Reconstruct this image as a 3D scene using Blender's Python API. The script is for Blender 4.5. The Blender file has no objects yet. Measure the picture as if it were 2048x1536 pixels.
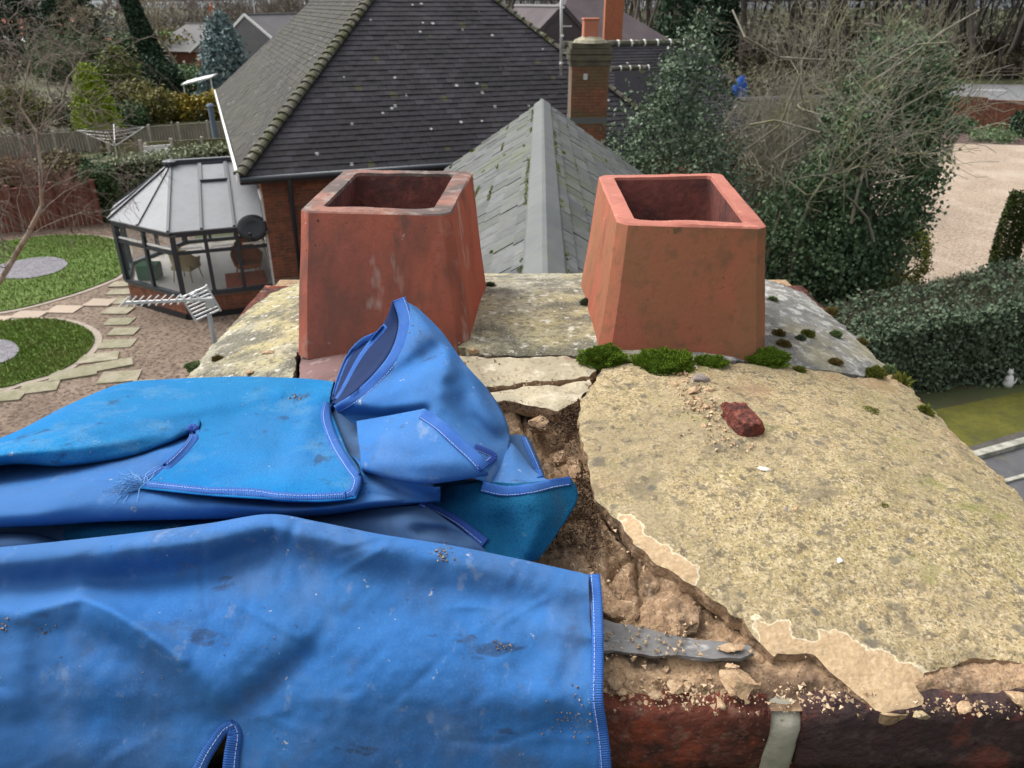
import bpy, math, random
import numpy as np
from mathutils import Vector, Matrix, noise as mnoise
from mathutils.geometry import delaunay_2d_cdt

SC = bpy.context.scene
COL = SC.collection
PI = math.pi
# ------------------------------------------------------------------ camera, sky, sun, exposure
CAM_H = 7.0
PITCH = math.radians(26.4)
FOC = 1539.0                                   # focal length in pixels of the 2048 px wide photograph
cam = bpy.data.cameras.new('camera')
cam.sensor_width = 36.0
cam.lens = 36.0 * FOC / 2048.0
cam.clip_start = 0.02
cam.clip_end = 3000.0
cam.dof.use_dof = True
cam.dof.focus_distance = 0.80
cam.dof.aperture_fstop = cam.lens / 1.5        # a phone's small lens: a few mm of aperture
camera = bpy.data.objects.new('camera', cam)
camera.location = (0, 0, CAM_H)
camera.rotation_euler = (PI / 2 - PITCH, 0, 0)
COL.objects.link(camera)
SC.camera = camera

SUN_EL, SUN_AZ = math.radians(52), math.radians(-62)     # azimuth from +Y towards +X: high on the left, a little ahead
world = bpy.data.worlds.new('World')
SC.world = world
world.use_nodes = True
wn, wl = world.node_tree.nodes, world.node_tree.links
wn.clear()
sky = wn.new('ShaderNodeTexSky')
sky.sky_type = 'NISHITA'
sky.sun_disc = False
sky.sun_elevation = SUN_EL
sky.sun_rotation = SUN_AZ
sky.air_density = 1.0
sky.dust_density = 6.0
sky.ozone_density = 0.6
hsv = wn.new('ShaderNodeHueSaturation')
hsv.inputs['Saturation'].default_value = 0.22              # a grey overcast sky
bg = wn.new('ShaderNodeBackground')
bg.inputs['Strength'].default_value = 0.15
wo = wn.new('ShaderNodeOutputWorld')
wl.new(sky.outputs[0], hsv.inputs['Color'])
wl.new(hsv.outputs[0], bg.inputs['Color'])
wl.new(bg.outputs[0], wo.inputs['Surface'])
sd = bpy.data.lights.new('sun', 'SUN')
sd.energy = 0.7
sd.angle = math.radians(60)
sd.color = (1.0, 0.97, 0.93)
sun = bpy.data.objects.new('sun', sd)
sun.rotation_euler = (Vector((math.sin(SUN_AZ) * math.cos(SUN_EL), math.cos(SUN_AZ) * math.cos(SUN_EL), math.sin(SUN_EL)))).to_track_quat('Z', 'Y').to_euler()
COL.objects.link(sun)
SC.view_settings.view_transform = 'Standard'
SC.view_settings.look = 'None'
SC.view_settings.gamma = 1.0
SC.view_settings.use_curve_mapping = False
SC.view_settings.exposure = 0.92
SC.render.engine = 'CYCLES'
SC.cycles.use_denoising = True
SC.cycles.max_bounces = 6
SC.cycles.diffuse_bounces = 3
SC.cycles.transparent_max_bounces = 6

# ------------------------------------------------------------------ measuring: photograph pixel -> place in the world
_c, _s = math.cos(PITCH), math.sin(PITCH)
def ray(px, py):
    u = (px - 1024.0) / FOC; v = -(py - 768.0) / FOC
    return np.array([u, _c + v * _s, -_s + v * _c])
def gz(px, py, z=0.0):
    r = ray(px, py); return np.array([0, 0, CAM_H]) + r * ((z - CAM_H) / r[2])
def gy(px, py, Y):
    r = ray(px, py); return np.array([0, 0, CAM_H]) + r * (Y / r[1])

# ------------------------------------------------------------------ objects
def link(o, parent=None):
    COL.objects.link(o)
    if parent is not None: o.parent = parent
    return o
def tag(o, label=None, cat=None, group=None, kind=None):
    if label: o['label'] = label
    if cat: o['category'] = cat
    if group: o['group'] = group
    if kind: o['kind'] = kind
    return o
def thing(name, label, cat, loc=(0, 0, 0), group=None, rz=0.0):
    o = bpy.data.objects.new(name, None)
    o.empty_display_size = 0.1
    o.location = loc; o.rotation_euler = (0, 0, rz)
    link(o); return tag(o, label, cat, group)
def unparented_matrix(o, parent):
    """the child keeps its world coordinates under a parent that stands elsewhere"""
    o.parent = parent
    o.matrix_parent_inverse = Matrix.LocRotScale(parent.location, parent.rotation_euler, parent.scale).inverted()
def np_mesh(name, V, F, mats, parent=None, smooth=False, fattr=None, midx=None, uv=None, world=True):
    """one mesh object out of vertex and face arrays (faces n x 3 or n x 4, or a list of tuples)"""
    me = bpy.data.meshes.new(name)
    V = np.asarray(V, dtype=np.float32)
    if isinstance(F, np.ndarray):
        n, k = F.shape
        me.vertices.add(len(V)); me.vertices.foreach_set('co', V.ravel())
        me.loops.add(n * k); me.loops.foreach_set('vertex_index', F.astype(np.int32).ravel())
        me.polygons.add(n)
        me.polygons.foreach_set('loop_start', np.arange(0, n * k, k, dtype=np.int32))
        me.update(calc_edges=True)
    else:
        me.from_pydata(V.tolist(), [], [tuple(int(i) for i in f) for f in F])
        me.update()
    if not isinstance(mats, (list, tuple)): mats = [mats]
    for m in mats: me.materials.append(m)
    if midx is not None: me.polygons.foreach_set('material_index', np.asarray(midx, dtype=np.int32))
    if smooth: me.polygons.foreach_set('use_smooth', np.ones(len(me.polygons), dtype=bool))
    if smooth and smooth is not True: me.set_sharp_from_angle(angle=smooth)
    if fattr is not None:
        a = me.attributes.new('rnd', 'FLOAT', 'FACE')
        a.data.foreach_set('value', np.asarray(fattr, dtype=np.float32))
    if uv is not None:
        l = me.uv_layers.new(name='UVMap')
        vi = np.empty(len(me.loops), dtype=np.int32); me.loops.foreach_get('vertex_index', vi)
        l.data.foreach_set('uv', np.asarray(uv, dtype=np.float32)[vi].ravel())
    o = bpy.data.objects.new(name, me)
    COL.objects.link(o)
    if parent is not None:
        if world: unparented_matrix(o, parent)
        else: o.parent = parent
    return o
class MB:
    """collects simple solids into one mesh"""
    def __init__(s): s.v = []; s.f = []; s.m = []
    def add(s, V, F, m=0):
        b = len(s.v)
        s.v += [tuple(map(float, p)) for p in V]
        s.f += [tuple(int(i) + b for i in f) for f in F]; s.m += [m] * len(F); return s
    def box(s, c, d, rz=0.0, ax=None, m=0, ch=0.0):
        """centre, full size; ax = optional 3 axes"""
        if ax is None: ax = [(math.cos(rz), math.sin(rz), 0), (-math.sin(rz), math.cos(rz), 0), (0, 0, 1)]
        ax = np.array(ax, float); c = np.array(c, float); h = np.array(d, float) / 2
        V = [c + ax[0] * h[0] * i + ax[1] * h[1] * j + ax[2] * h[2] * k for k in (-1, 1) for j in (-1, 1) for i in (-1, 1)]
        return s.add(V, [(0, 2, 3, 1), (4, 5, 7, 6), (0, 1, 5, 4), (2, 6, 7, 3), (0, 4, 6, 2), (1, 3, 7, 5)], m)
    def beam(s, a, b, w, h=None, up=(0, 0, 1), m=0):
        a = np.array(a, float); b = np.array(b, float); d = b - a; L = np.linalg.norm(d)
        if L < 1e-6: return s
        d /= L; u = np.array(up, float); x = np.cross(d, u)
        if np.linalg.norm(x) < 1e-4: x = np.cross(d, (1, 0, 0))
        x /= np.linalg.norm(x); z = np.cross(x, d)
        return s.box((a + b) / 2, (w, L, h or w), ax=[x, d, z], m=m)
    def tube(s, pts, r, n=8, m=0, cap=True):
        pts = [np.array(p, float) for p in pts]; rs = r if isinstance(r, (list, tuple)) else [r] * len(pts)
        V = []; F = []
        for i, p in enumerate(pts):
            d = pts[min(i + 1, len(pts) - 1)] - pts[max(i - 1, 0)]; d /= max(np.linalg.norm(d), 1e-9)
            x = np.cross(d, (0, 0, 1))
            if np.linalg.norm(x) < 0.05: x = np.cross(d, (1, 0, 0))
            x /= np.linalg.norm(x); y = np.cross(d, x)
            for k in range(n):
                t = 2 * PI * k / n; V.append(p + (x * math.cos(t) + y * math.sin(t)) * rs[i])
        for i in range(len(pts) - 1):
            for k in range(n):
                F.append((i * n + k, i * n + (k + 1) % n, (i + 1) * n + (k + 1) % n, (i + 1) * n + k))
        if cap:
            F.append(tuple(range(n))[::-1]); F.append(tuple((len(pts) - 1) * n + k for k in range(n)))
        return s.add(V, F, m)
    def poly(s, P, m=0): return s.add(P, [tuple(range(len(P)))], m)
    def slab(s, P, d, m=0):
        """polygon P extruded by the vector d"""
        P = [np.array(p, float) for p in P]; n = len(P); Q = [p + np.array(d, float) for p in P]
        return s.add(P + Q, [tuple(range(n))[::-1], tuple(range(n, 2 * n))] + [(i, (i + 1) % n, n + (i + 1) % n, n + i) for i in range(n)], m)
    def lathe(s, c, prof, n=16, m=0):
        V = []; F = []; c = np.array(c, float)
        for (r, z) in prof:
            for k in range(n):
                t = 2 * PI * k / n; V.append(c + (r * math.cos(t), r * math.sin(t), z))
        for i in range(len(prof) - 1):
            for k in range(n): F.append((i * n + k, i * n + (k + 1) % n, (i + 1) * n + (k + 1) % n, (i + 1) * n + k))
        F.append(tuple(range(n))[::-1]); F.append(tuple((len(prof) - 1) * n + k for k in range(n)))
        return s.add(V, F, m)
    def build(s, name, mats, parent=None, smooth=False):
        o = np_mesh(name, s.v, s.f, mats, parent, smooth, midx=s.m)
        return o
def recalc(o):
    import bmesh
    b = bmesh.new(); b.from_mesh(o.data); bmesh.ops.recalc_face_normals(b, faces=b.faces); b.to_mesh(o.data); b.free(); return o
def bevel(o, w, seg=2):
    md = o.modifiers.new('bevel', 'BEVEL'); md.width = w; md.segments = seg; md.limit_method = 'ANGLE'; return o

# ------------------------------------------------------------------ procedural materials
def mat(name, base, layers=(), rough=0.85, bump=(), spec=0.25, rnd=None, metal=0.0, coord='Object', alpha=None, transl=0.0):
    """layers: (scale, low, high, colour[, opacity, stretch, kind, detail]) mixed over base in turn, each by its own noise.
    rnd: (colour, colour) mixed by a random value per object ('o') or per face ('f')."""
    m = bpy.data.materials.new(name); m.use_nodes = True
    N, L = m.node_tree.nodes, m.node_tree.links
    P = N['Principled BSDF']
    P.inputs['Roughness'].default_value = rough
    P.inputs['Specular IOR Level'].default_value = spec
    P.inputs['Metallic'].default_value = metal
    tc = N.new('ShaderNodeTexCoord')
    if coord == 'World': src = N.new('ShaderNodeNewGeometry').outputs['Position']
    else: src = tc.outputs[coord]
    def rgb(c): return (*c, 1.0)
    col = None
    if rnd is not None:
        kind, c2 = rnd[0], rnd[1]
        mix = N.new('ShaderNodeMix'); mix.data_type = 'RGBA'
        mix.inputs[6].default_value = rgb(base); mix.inputs[7].default_value = rgb(c2)
        if kind == 'o': L.new(N.new('ShaderNodeObjectInfo').outputs['Random'], mix.inputs[0])
        else:
            at = N.new('ShaderNodeAttribute'); at.attribute_name = 'rnd'; L.new(at.outputs['Fac'], mix.inputs[0])
        col = mix.outputs[2]
    for ly in layers:
        sc, lo, hi, c = ly[:4]
        op = ly[4] if len(ly) > 4 else 1.0
        st = ly[5] if len(ly) > 5 and ly[5] else None
        kd = ly[6] if len(ly) > 6 else 'n'
        de = ly[7] if len(ly) > 7 else 4.0
        vec = src
        if st is not None or True:
            mp = N.new('ShaderNodeMapping'); L.new(vec, mp.inputs['Vector'])
            mp.inputs['Scale'].default_value = st or (1, 1, 1)
            mp.inputs['Location'].default_value = (sc * 0.37 % 7, sc * 1.31 % 5, sc * 0.77 % 3)
            vec = mp.outputs[0]
        if kd == 'v':
            t = N.new('ShaderNodeTexVoronoi'); t.inputs['Scale'].default_value = sc; t.inputs['Randomness'].default_value = 1.0
            out = t.outputs['Distance']
        elif kd == 'c':
            t = N.new('ShaderNodeTexVoronoi'); t.inputs['Scale'].default_value = sc
            sp = N.new('ShaderNodeSeparateColor'); L.new(t.outputs['Color'], sp.inputs[0]); out = sp.outputs[0]
        elif kd == 'e':
            t = N.new('ShaderNodeTexVoronoi'); t.feature = 'DISTANCE_TO_EDGE'; t.inputs['Scale'].default_value = sc; out = t.outputs['Distance']
        elif kd == 'k':
            t = N.new('ShaderNodeTexNoise'); t.inputs['Scale'].default_value = sc; t.inputs['Detail'].default_value = 6.0
            s1 = N.new('ShaderNodeMath'); s1.operation = 'SUBTRACT'; s1.inputs[1].default_value = .5; L.new(t.outputs['Fac'], s1.inputs[0])
            s2 = N.new('ShaderNodeMath'); s2.operation = 'ABSOLUTE'; L.new(s1.outputs[0], s2.inputs[0]); out = s2.outputs[0]
        else:
            t = N.new('ShaderNodeTexNoise'); t.inputs['Scale'].default_value = sc; t.inputs['Detail'].default_value = de
            t.inputs['Roughness'].default_value = 0.62; out = t.outputs['Fac']
        L.new(vec, t.inputs['Vector'])
        mr = N.new('ShaderNodeMapRange'); mr.inputs['From Min'].default_value = lo; mr.inputs['From Max'].default_value = hi
        mr.inputs['To Max'].default_value = op; mr.clamp = True
        if lo > hi:
            mr.inputs['From Min'].default_value = hi; mr.inputs['From Max'].default_value = lo
            mr.inputs['To Min'].default_value = op; mr.inputs['To Max'].default_value = 0.0
        L.new(out, mr.inputs['Value'])
        mix = N.new('ShaderNodeMix'); mix.data_type = 'RGBA'
        if col is None: mix.inputs[6].default_value = rgb(base)
        else: L.new(col, mix.inputs[6])
        mix.inputs[7].default_value = rgb(c); L.new(mr.outputs[0], mix.inputs[0]); col = mix.outputs[2]
    if col is None: P.inputs['Base Color'].default_value = rgb(base)
    else: L.new(col, P.inputs['Base Color'])
    nrm = None
    for b in bump:
        sc, stg, dist = b[:3]; kd = b[3] if len(b) > 3 else 'n'; st = b[4] if len(b) > 4 else None
        vec = src
        if st is not None:
            mp = N.new('ShaderNodeMapping'); L.new(vec, mp.inputs['Vector']); mp.inputs['Scale'].default_value = st; vec = mp.outputs[0]
        if kd == 'v': t = N.new('ShaderNodeTexVoronoi'); t.inputs['Scale'].default_value = sc; out = t.outputs['Distance']
        elif kd == 'w': t = N.new('ShaderNodeTexWave'); t.inputs['Scale'].default_value = sc; out = t.outputs['Fac']
        else: t = N.new('ShaderNodeTexNoise'); t.inputs['Scale'].default_value = sc; t.inputs['Detail'].default_value = 5; out = t.outputs['Fac']
        L.new(vec, t.inputs['Vector'])
        bp = N.new('ShaderNodeBump'); bp.inputs['Strength'].default_value = stg; bp.inputs['Distance'].default_value = dist
        L.new(out, bp.inputs['Height'])
        if nrm is not None: L.new(nrm, bp.inputs['Normal'])
        nrm = bp.outputs[0]
    if nrm is not None: L.new(nrm, P.inputs['Normal'])
    if alpha is not None:
        P.inputs['Alpha'].default_value = alpha
    return m

def rnd_dirs(rng, n):
    d = rng.normal(size=(n, 3)); return d / np.linalg.norm(d, axis=1)[:, None]
# ------------------------------------------------------------------ leaves and branches
def leaf_mesh(name, C, size, m, parent, rng, rnd, aspect=0.55, flat=0.0):
    """a small kite-shaped leaf at each centre"""
    n = len(C); nz = rnd_dirs(rng, n); nz[:, 2] += flat; nz /= np.linalg.norm(nz, axis=1)[:, None]
    t = np.cross(nz, rnd_dirs(rng, n)); t /= np.maximum(np.linalg.norm(t, axis=1)[:, None], 1e-6)
    b = np.cross(nz, t); s = np.asarray(size).reshape(-1, 1) * np.ones((n, 1))
    V = np.empty((n, 4, 3)); V[:, 0] = C - t * s; V[:, 1] = C + b * s * aspect - nz * s * .2; V[:, 2] = C + t * s; V[:, 3] = C - b * s * aspect - nz * s * .2
    return np_mesh(name, V.reshape(-1, 3), np.arange(4 * n).reshape(n, 4), m, parent, fattr=rnd)
def crown_points(rng, centre, radii, nclump, per, spread, inner=0.55, squash=None):
    d = rnd_dirs(rng, nclump); r = (inner + (1 - inner) * rng.random(nclump) ** 0.6)
    cc = np.array(centre) + d * r[:, None] * np.array(radii)
    if squash is not None: cc = squash(cc)
    C = np.repeat(cc, per, axis=0) + rng.normal(size=(nclump * per, 3)) * spread
    rn = np.clip(np.repeat(rng.random(nclump), per) * .75 + rng.random(nclump * per) * .35 - .05, 0, 1)
    return C, rn
def seg_mesh(name, S, m, parent=None, sides=4, rnd=None):
    """branches: rows of x0 y0 z0 x1 y1 z1 r0 r1"""
    S = np.asarray(S, float); n = len(S)
    a, b = S[:, 0:3], S[:, 3:6]; d = b - a; d /= np.maximum(np.linalg.norm(d, axis=1)[:, None], 1e-9)
    ref = np.where(np.abs(d[:, 2:3]) < .9, [[0, 0, 1.]], [[1., 0, 0]])
    x = np.cross(d, ref); x /= np.linalg.norm(x, axis=1)[:, None]; y = np.cross(d, x)
    V = np.empty((n, 2 * sides, 3))
    for k in range(sides):
        t = 2 * PI * k / sides; w = x * math.cos(t) + y * math.sin(t)
        V[:, k] = a + w * S[:, 6:7]; V[:, sides + k] = b + w * S[:, 7:8]
    q = np.array([[k, (k + 1) % sides, sides + (k + 1) % sides, sides + k] for k in range(sides)])
    F = (q[None] + (np.arange(n) * 2 * sides)[:, None, None]).reshape(-1, 4)
    return np_mesh(name, V.reshape(-1, 3), F, m, parent, smooth=True)
def branch_tree(rng, base, height, r0, levels=5, spread=0.6, up=0.25, kids=(2, 4), droop=0.0, nseg=3, first=0.35, lean=(0, 0), wob=.18, minr=.004):
    """segments of a bare tree by level"""
    out = [[] for _ in range(levels)]
    def grow(p, d, L, r, lv):
        step = L / nseg
        for i in range(nseg):
            d = d + rng.normal(size=3) * wob; d[2] += (up if lv < 3 else up * .5) * .3 - droop * lv * .12
            d /= np.linalg.norm(d); q = p + d * step; r2 = max(r * (1 - .5 / nseg * 1.0), minr)
            out[lv].append((*p, *q, r, r2)); p = q; r = r2
            if lv + 1 < levels and (lv > 0 or i >= nseg * first):
                for _ in range(rng.integers(*kids) if i == nseg - 1 else (1 if rng.random() < .85 else 0)):
                    e = d + rnd_dirs(rng, 1)[0] * spread * 1.5; e /= np.linalg.norm(e)
                    grow(p, e, L * (.55 + .25 * rng.random()), r * .62, lv + 1)
    d0 = np.array([lean[0], lean[1], 1.0]); grow(np.array(base, float), d0 / np.linalg.norm(d0), height * .48, r0, 0)
    return out
# ------------------------------------------------------------------ materials of the place
m_ground = mat('soil_and_grass', (.05, .055, .025), [(.15, .4, .62, (.07, .085, .03)), (1.2, .5, .7, (.06, .045, .03))], bump=[(6, .4, .05)])
m_gravel = mat('brown_gravel', (.145, .102, .074), [(13, .0, .9, (.29, .22, .165), .9, None, 'c'), (9, .45, .2, (.045, .032, .024), .85, None, 'v'), (.7, .42, .7, (.11, .078, .056), .5), (20, .58, .7, (.42, .35, .29), .6)], bump=[(40, .8, .03, 'v')])
m_drive = mat('pale_drive_gravel', (.34, .265, .195), [(7, .38, .60, (.19, .14, .10), .85), (.35, .5, .62, (.39, .32, .25), .8), (1.3, .48, .6, (.34, .26, .19), .45, (1, .35, 1)), (14, .5, .65, (.50, .43, .35), .8), (10, .4, .2, (.16, .12, .09), .5, None, 'v')], bump=[(24, .6, .03)])
m_slatechip = mat('purple_slate_chippings', (.13, .125, .14), [(14, .0, 1., (.26, .25, .27), .8, None, 'c'), (26, .3, .1, (.08, .07, .09), .8, None, 'v')], bump=[(30, .8, .03, 'v')])
m_lawn = mat('lawn_turf', (.10, .17, .028), [(.9, .42, .66, (.11, .17, .03), .8), (5, .5, .72, (.13, .14, .045), .5), (40, .4, .7, (.04, .09, .012), .6)], bump=[(60, .8, .03)])
m_grass = mat('grass_blade', (.10, .16, .026), [(.5, .44, .62, (.18, .19, .06), .75), (2.2, .52, .66, (.14, .15, .05), .6)], rnd=('f', (.15, .225, .04)), spec=.1, coord='World')
m_edge = mat('concrete_edging', (.33, .28, .23), [(12, .4, .7, (.2, .17, .13), .7)])
m_slab = mat('sandstone_paving', (.235, .22, .155), [(4, .4, .62, (.17, .165, .09), .8), (14, .5, .7, (.36, .33, .25), .5)], rnd=('o', (.30, .265, .20)), bump=[(25, .3, .01)])
m_pinkslab = mat('pink_paving', (.32, .26, .21), [(6, .4, .68, (.36, .28, .21), .8)], rnd=('o', (.42, .34, .27)))
m_tile = mat('dark_concrete_tile', (.026, .024, .029), [(.5, .42, .62, (.018, .017, .020), .8), (14, .55, .75, (.055, .052, .05), .5), (2.1, .105, .08, (.40, .41, .39), .85, None, 'v'), (2.6, .12, .07, (.022, .028, .010), .9, None, 'v'), (1.3, .14, .11, (.06, .065, .025), .7, None, 'v')], rough=.75, spec=.2, rnd=('f', (.046, .043, .050)), bump=[(30, .3, .01)], coord='World')
m_tile_side = mat('skylit_lichened_tile', (.040, .038, .034), [(.7, .42, .62, (.028, .026, .023), .7), (9, .5, .7, (.08, .077, .065), .6), (2.4, .10, .07, (.36, .37, .33), .8, None, 'v'), (1.7, .50, .66, (.055, .056, .030), .7)], rough=.8, spec=.15, rnd=('f', (.058, .055, .048)), bump=[(30, .3, .01)], coord='World')  # left slope's tile: lichen, plus sky light painted in as a paler base
m_hip = mat('mossy_hip_tile', (.095, .088, .07), [(3, .42, .6, (.055, .06, .02), .9), (7, .56, .7, (.3, .3, .25), .85), (13, .5, .7, (.04, .038, .03), .6)], bump=[(14, .5, .03)], coord='World')
m_slate = mat('grey_slate', (.050, .054, .056), [(2.1, .42, .66, (.085, .092, .072), .7, (1, .6, 1)), (11, .45, .7, (.030, .032, .036), .65), (1.1, .50, .68, (.075, .090, .034), .65), (40, .5, .75, (.13, .13, .115), .4), (5, .58, .70, (.14, .145, .125), .5, (1, .4, 1))], rough=.6, spec=.3, rnd=('o', (.115, .12, .12)), bump=[(18, .45, .008)], coord='World')
m_slate_stuff = mat('grey_slate_far', (.050, .054, .056), [(2.1, .42, .66, (.085, .092, .072), .7, (1, .6, 1)), (11, .45, .7, (.030, .032, .036), .65), (1.1, .50, .68, (.075, .090, .034), .65), (40, .5, .75, (.13, .13, .115), .4), (5, .58, .70, (.14, .145, .125), .5, (1, .4, 1))], rough=.6, spec=.3, rnd=('f', (.115, .12, .12)), bump=[(18, .45, .008)], coord='World')
m_ridge = mat('lead_ridge', (.088, .094, .097), [(3, .4, .66, (.125, .134, .125), .8), (20, .5, .7, (.11, .115, .115), .6), (5, .58, .7, (.13, .14, .09), .5)], rough=.6, spec=.3, rnd=('o', (.115, .122, .12)), bump=[(9, .4, .015)], coord='World')
m_brickfar = mat('house_brick', (.17, .065, .038), [(5, .4, .62, (.09, .045, .032), .8), (30, .5, .7, (.24, .11, .07), .5)], rnd=('o', (.27, .10, .055)), bump=[(40, .4, .006)], coord='World')
m_brickfar_s = mat('house_brick_far', (.17, .065, .038), [(5, .4, .62, (.09, .045, .032), .8)], rnd=('f', (.27, .10, .055)), coord='World')
m_mortarfar = mat('house_mortar', (.20, .15, .11), [(10, .4, .7, (.13, .1, .075), .7)])
m_grey_frame = mat('anthracite_frame', (.028, .036, .048), rough=.4, spec=.5)
m_black = mat('black_plastic', (.014, .016, .02), rough=.35, spec=.5)
m_white = mat('white_paint', (.72, .72, .70), [(6, .5, .75, (.5, .5, .47), .6)], rough=.5)
m_poly = mat('opal_polycarbonate', (.24, .25, .265), [(1.5, .42, .68, (.21, .215, .22), .7, (1, 1, .3)), (5, .5, .75, (.18, .185, .175), .5)], rough=.55, spec=.2)
m_glass = mat('window_glass', (.25, .29, .29), rough=.03, spec=.6, alpha=.09)
m_inside = mat('conservatory_floor', (.55, .52, .46), [(3, .4, .7, (.42, .40, .36), .6)], rough=.3)
m_metal = mat('dull_aluminium', (.55, .56, .56), [(20, .5, .8, (.35, .35, .34), .6)], rough=.45, metal=.3)
m_timber_fence = mat('weathered_fence', (.19, .165, .14), [(1.2, .45, .65, (.26, .23, .19), .7), (8, .45, .7, (.11, .095, .08), .6, (1, 1, .15))], coord='World')
m_green_fence = mat('algae_fence', (.16, .15, .085), [(.8, .4, .6, (.13, .15, .05), .8), (8, .45, .7, (.24, .21, .15), .5, (1, 1, .15))], coord='World')
m_red_fence = mat('red_stained_fence', (.20, .075, .052), [(2, .4, .65, (.14, .05, .04), .8), (9, .45, .7, (.27, .12, .09), .5)], coord='World')
m_post = mat('concrete_post', (.36, .33, .28), [(6, .4, .7, (.25, .23, .19), .7)])
m_asphalt = mat('asphalt', (.17, .175, .18), [(3, .4, .7, (.21, .215, .22), .7), (60, .5, .8, (.1, .1, .1), .5)], rough=.7)
m_line = mat('road_paint', (.75, .75, .73))
m_bark = mat('grey_bark', (.16, .135, .105), [(5, .45, .65, (.24, .215, .17), .7), (2, .5, .7, (.17, .17, .06), .6)], coord='World')
m_twig = mat('brown_twigs', (.16, .125, .105), [(.6, .4, .65, (.225, .185, .16), .8)], coord='World')
m_twig_red = mat('reddish_twigs', (.15, .075, .062), [(.8, .4, .65, (.19, .105, .085), .8)], coord='World')
m_twig_tan = mat('tan_twigs', (.23, .19, .13), [(.6, .4, .65, (.29, .25, .18), .8)], coord='World')
m_lichen_twig = mat('lichened_twigs', (.21, .195, .155), [(1.1, .46, .62, (.22, .205, .085), .7), (3, .5, .7, (.31, .30, .265), .7)], coord='World')
m_birch = mat('birch_bark', (.42, .36, .30), [(4, .5, .62, (.14, .10, .08), .9), (1.2, .45, .6, (.33, .22, .15), .7)], coord='World')
m_wood = mat('woodland_brown', (.14, .115, .098), [(.12, .4, .62, (.195, .165, .14), .9), (.5, .5, .7, (.066, .064, .04), .5)], coord='World')
def leafmat(name, a, b, rough=.65, extra=()):
    return mat(name, a, list(extra), rough=rough, spec=.14, rnd=('f', b))
m_ivy = leafmat('ivy_leaf', (0.051, 0.092, 0.047), (0.172, 0.247, 0.130))
m_holly = leafmat('holly_leaf', (0.043, 0.078, 0.046), (0.164, 0.211, 0.137), .35)
m_hedge = leafmat('hedge_leaf', (0.058, 0.092, 0.059), (0.179, 0.232, 0.146))
m_hedgetop = mat('clipped_twigs', (.12, .10, .075), [(2, .4, .65, (.085, .09, .045), .8)], coord='World')
m_varieg = leafmat('variegated_leaf', (0.110, 0.143, 0.077), (0.396, 0.418, 0.286))
m_gold = leafmat('golden_conifer', (0.138, 0.213, 0.015), (0.312, 0.400, 0.037))
m_dkcon = leafmat('dark_conifer', (0.019, 0.038, 0.024), (0.054, 0.089, 0.049))
m_blue = leafmat('blue_spruce', (0.091, 0.137, 0.137), (0.247, 0.325, 0.325))
m_olive = leafmat('olive_shrub', (0.094, 0.094, 0.031), (0.225, 0.206, 0.069))
m_yellow = leafmat('golden_shrub', (0.168, 0.138, 0.024), (0.360, 0.282, 0.048))
m_shrub = leafmat('green_shrub', (0.035, 0.070, 0.032), (0.101, 0.155, 0.068))
m_pale = leafmat('pale_green_shrub', (0.078, 0.130, 0.058), (0.182, 0.260, 0.130))
m_brownbush = leafmat('brown_bush', (0.105, 0.084, 0.049), (0.210, 0.175, 0.098))
m_topiary = leafmat('yellow_green_topiary', (0.091, 0.111, 0.016), (0.221, 0.234, 0.039))
m_moss = leafmat('moss', (.035, .075, .008), (.12, .19, .02), .8)
m_roof_red = mat('orange_pantile', (.42, .15, .09), [(1, .4, .65, (.33, .12, .08), .8)])
m_roof_grey = mat('grey_far_tiles', (.12, .115, .12), [(1, .4, .65, (.16, .155, .15), .8)], rnd=('o', (.17, .165, .165)))
m_roof_purple = mat('purple_brown_tiles', (.075, .060, .066), [(1, .4, .65, (.10, .083, .085), .8)], coord='World')
m_orange_brick = mat('orange_brick', (.36, .12, .06), [(7, .45, .65, (.22, .09, .05), .8)])
m_cream = mat('cream_render', (.55, .52, .46))
m_winglass = mat('far_window', (.05, .06, .07), rough=.1, spec=.6)
m_green = mat('green_sheet', (.05, .30, .11))
m_terra_far = mat('terracotta_far', (.42, .16, .10))

R = np.random.default_rng(11)
random.seed(5)

# ------------------------------------------------------------------ ground, gravel, lawns
def sheet(name, pts, m, z, kind='structure', th=0.0):
    P = [(p[0], p[1], z) for p in pts]
    n = len(P)
    if th:
        b = MB(); b.slab([(x, y, z - th) for x, y, _ in P], (0, 0, th)); o = recalc(b.build(name, m))
    else:
        o = np_mesh(name, P, [tuple(range(n))], m)
    o['kind'] = kind; return o
def smooth_loop(P, k=5):
    P = np.array([p[:2] for p in P]); n = len(P); out = []
    for i in range(n):
        a, b, c, d = P[(i - 1) % n], P[i], P[(i + 1) % n], P[(i + 2) % n]
        for j in range(k):
            t = j / k
            out.append(.5 * ((2 * b) + (c - a) * t + (2 * a - 5 * b + 4 * c - d) * t * t + (3 * b - 3 * c + d - a) * t ** 3))
    return [tuple(p) for p in out]
sheet('ground', [(-1500, -60), (1500, -60), (1500, 2600), (-1500, 2600)], m_ground, 0.0)
def gl(P, z=0.0): return [tuple(gz(px, py, z)[:2]) for px, py in P]
garden = [(-34, 3), (-1.5, 3), (-1.5, 21), (-9.5, 22.5), (-11.5, 27.4), (-14.3, 26.9), (-17.5, 25.5), (-34, 20)]
sheet('garden_gravel', garden, m_gravel, .004)
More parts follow.
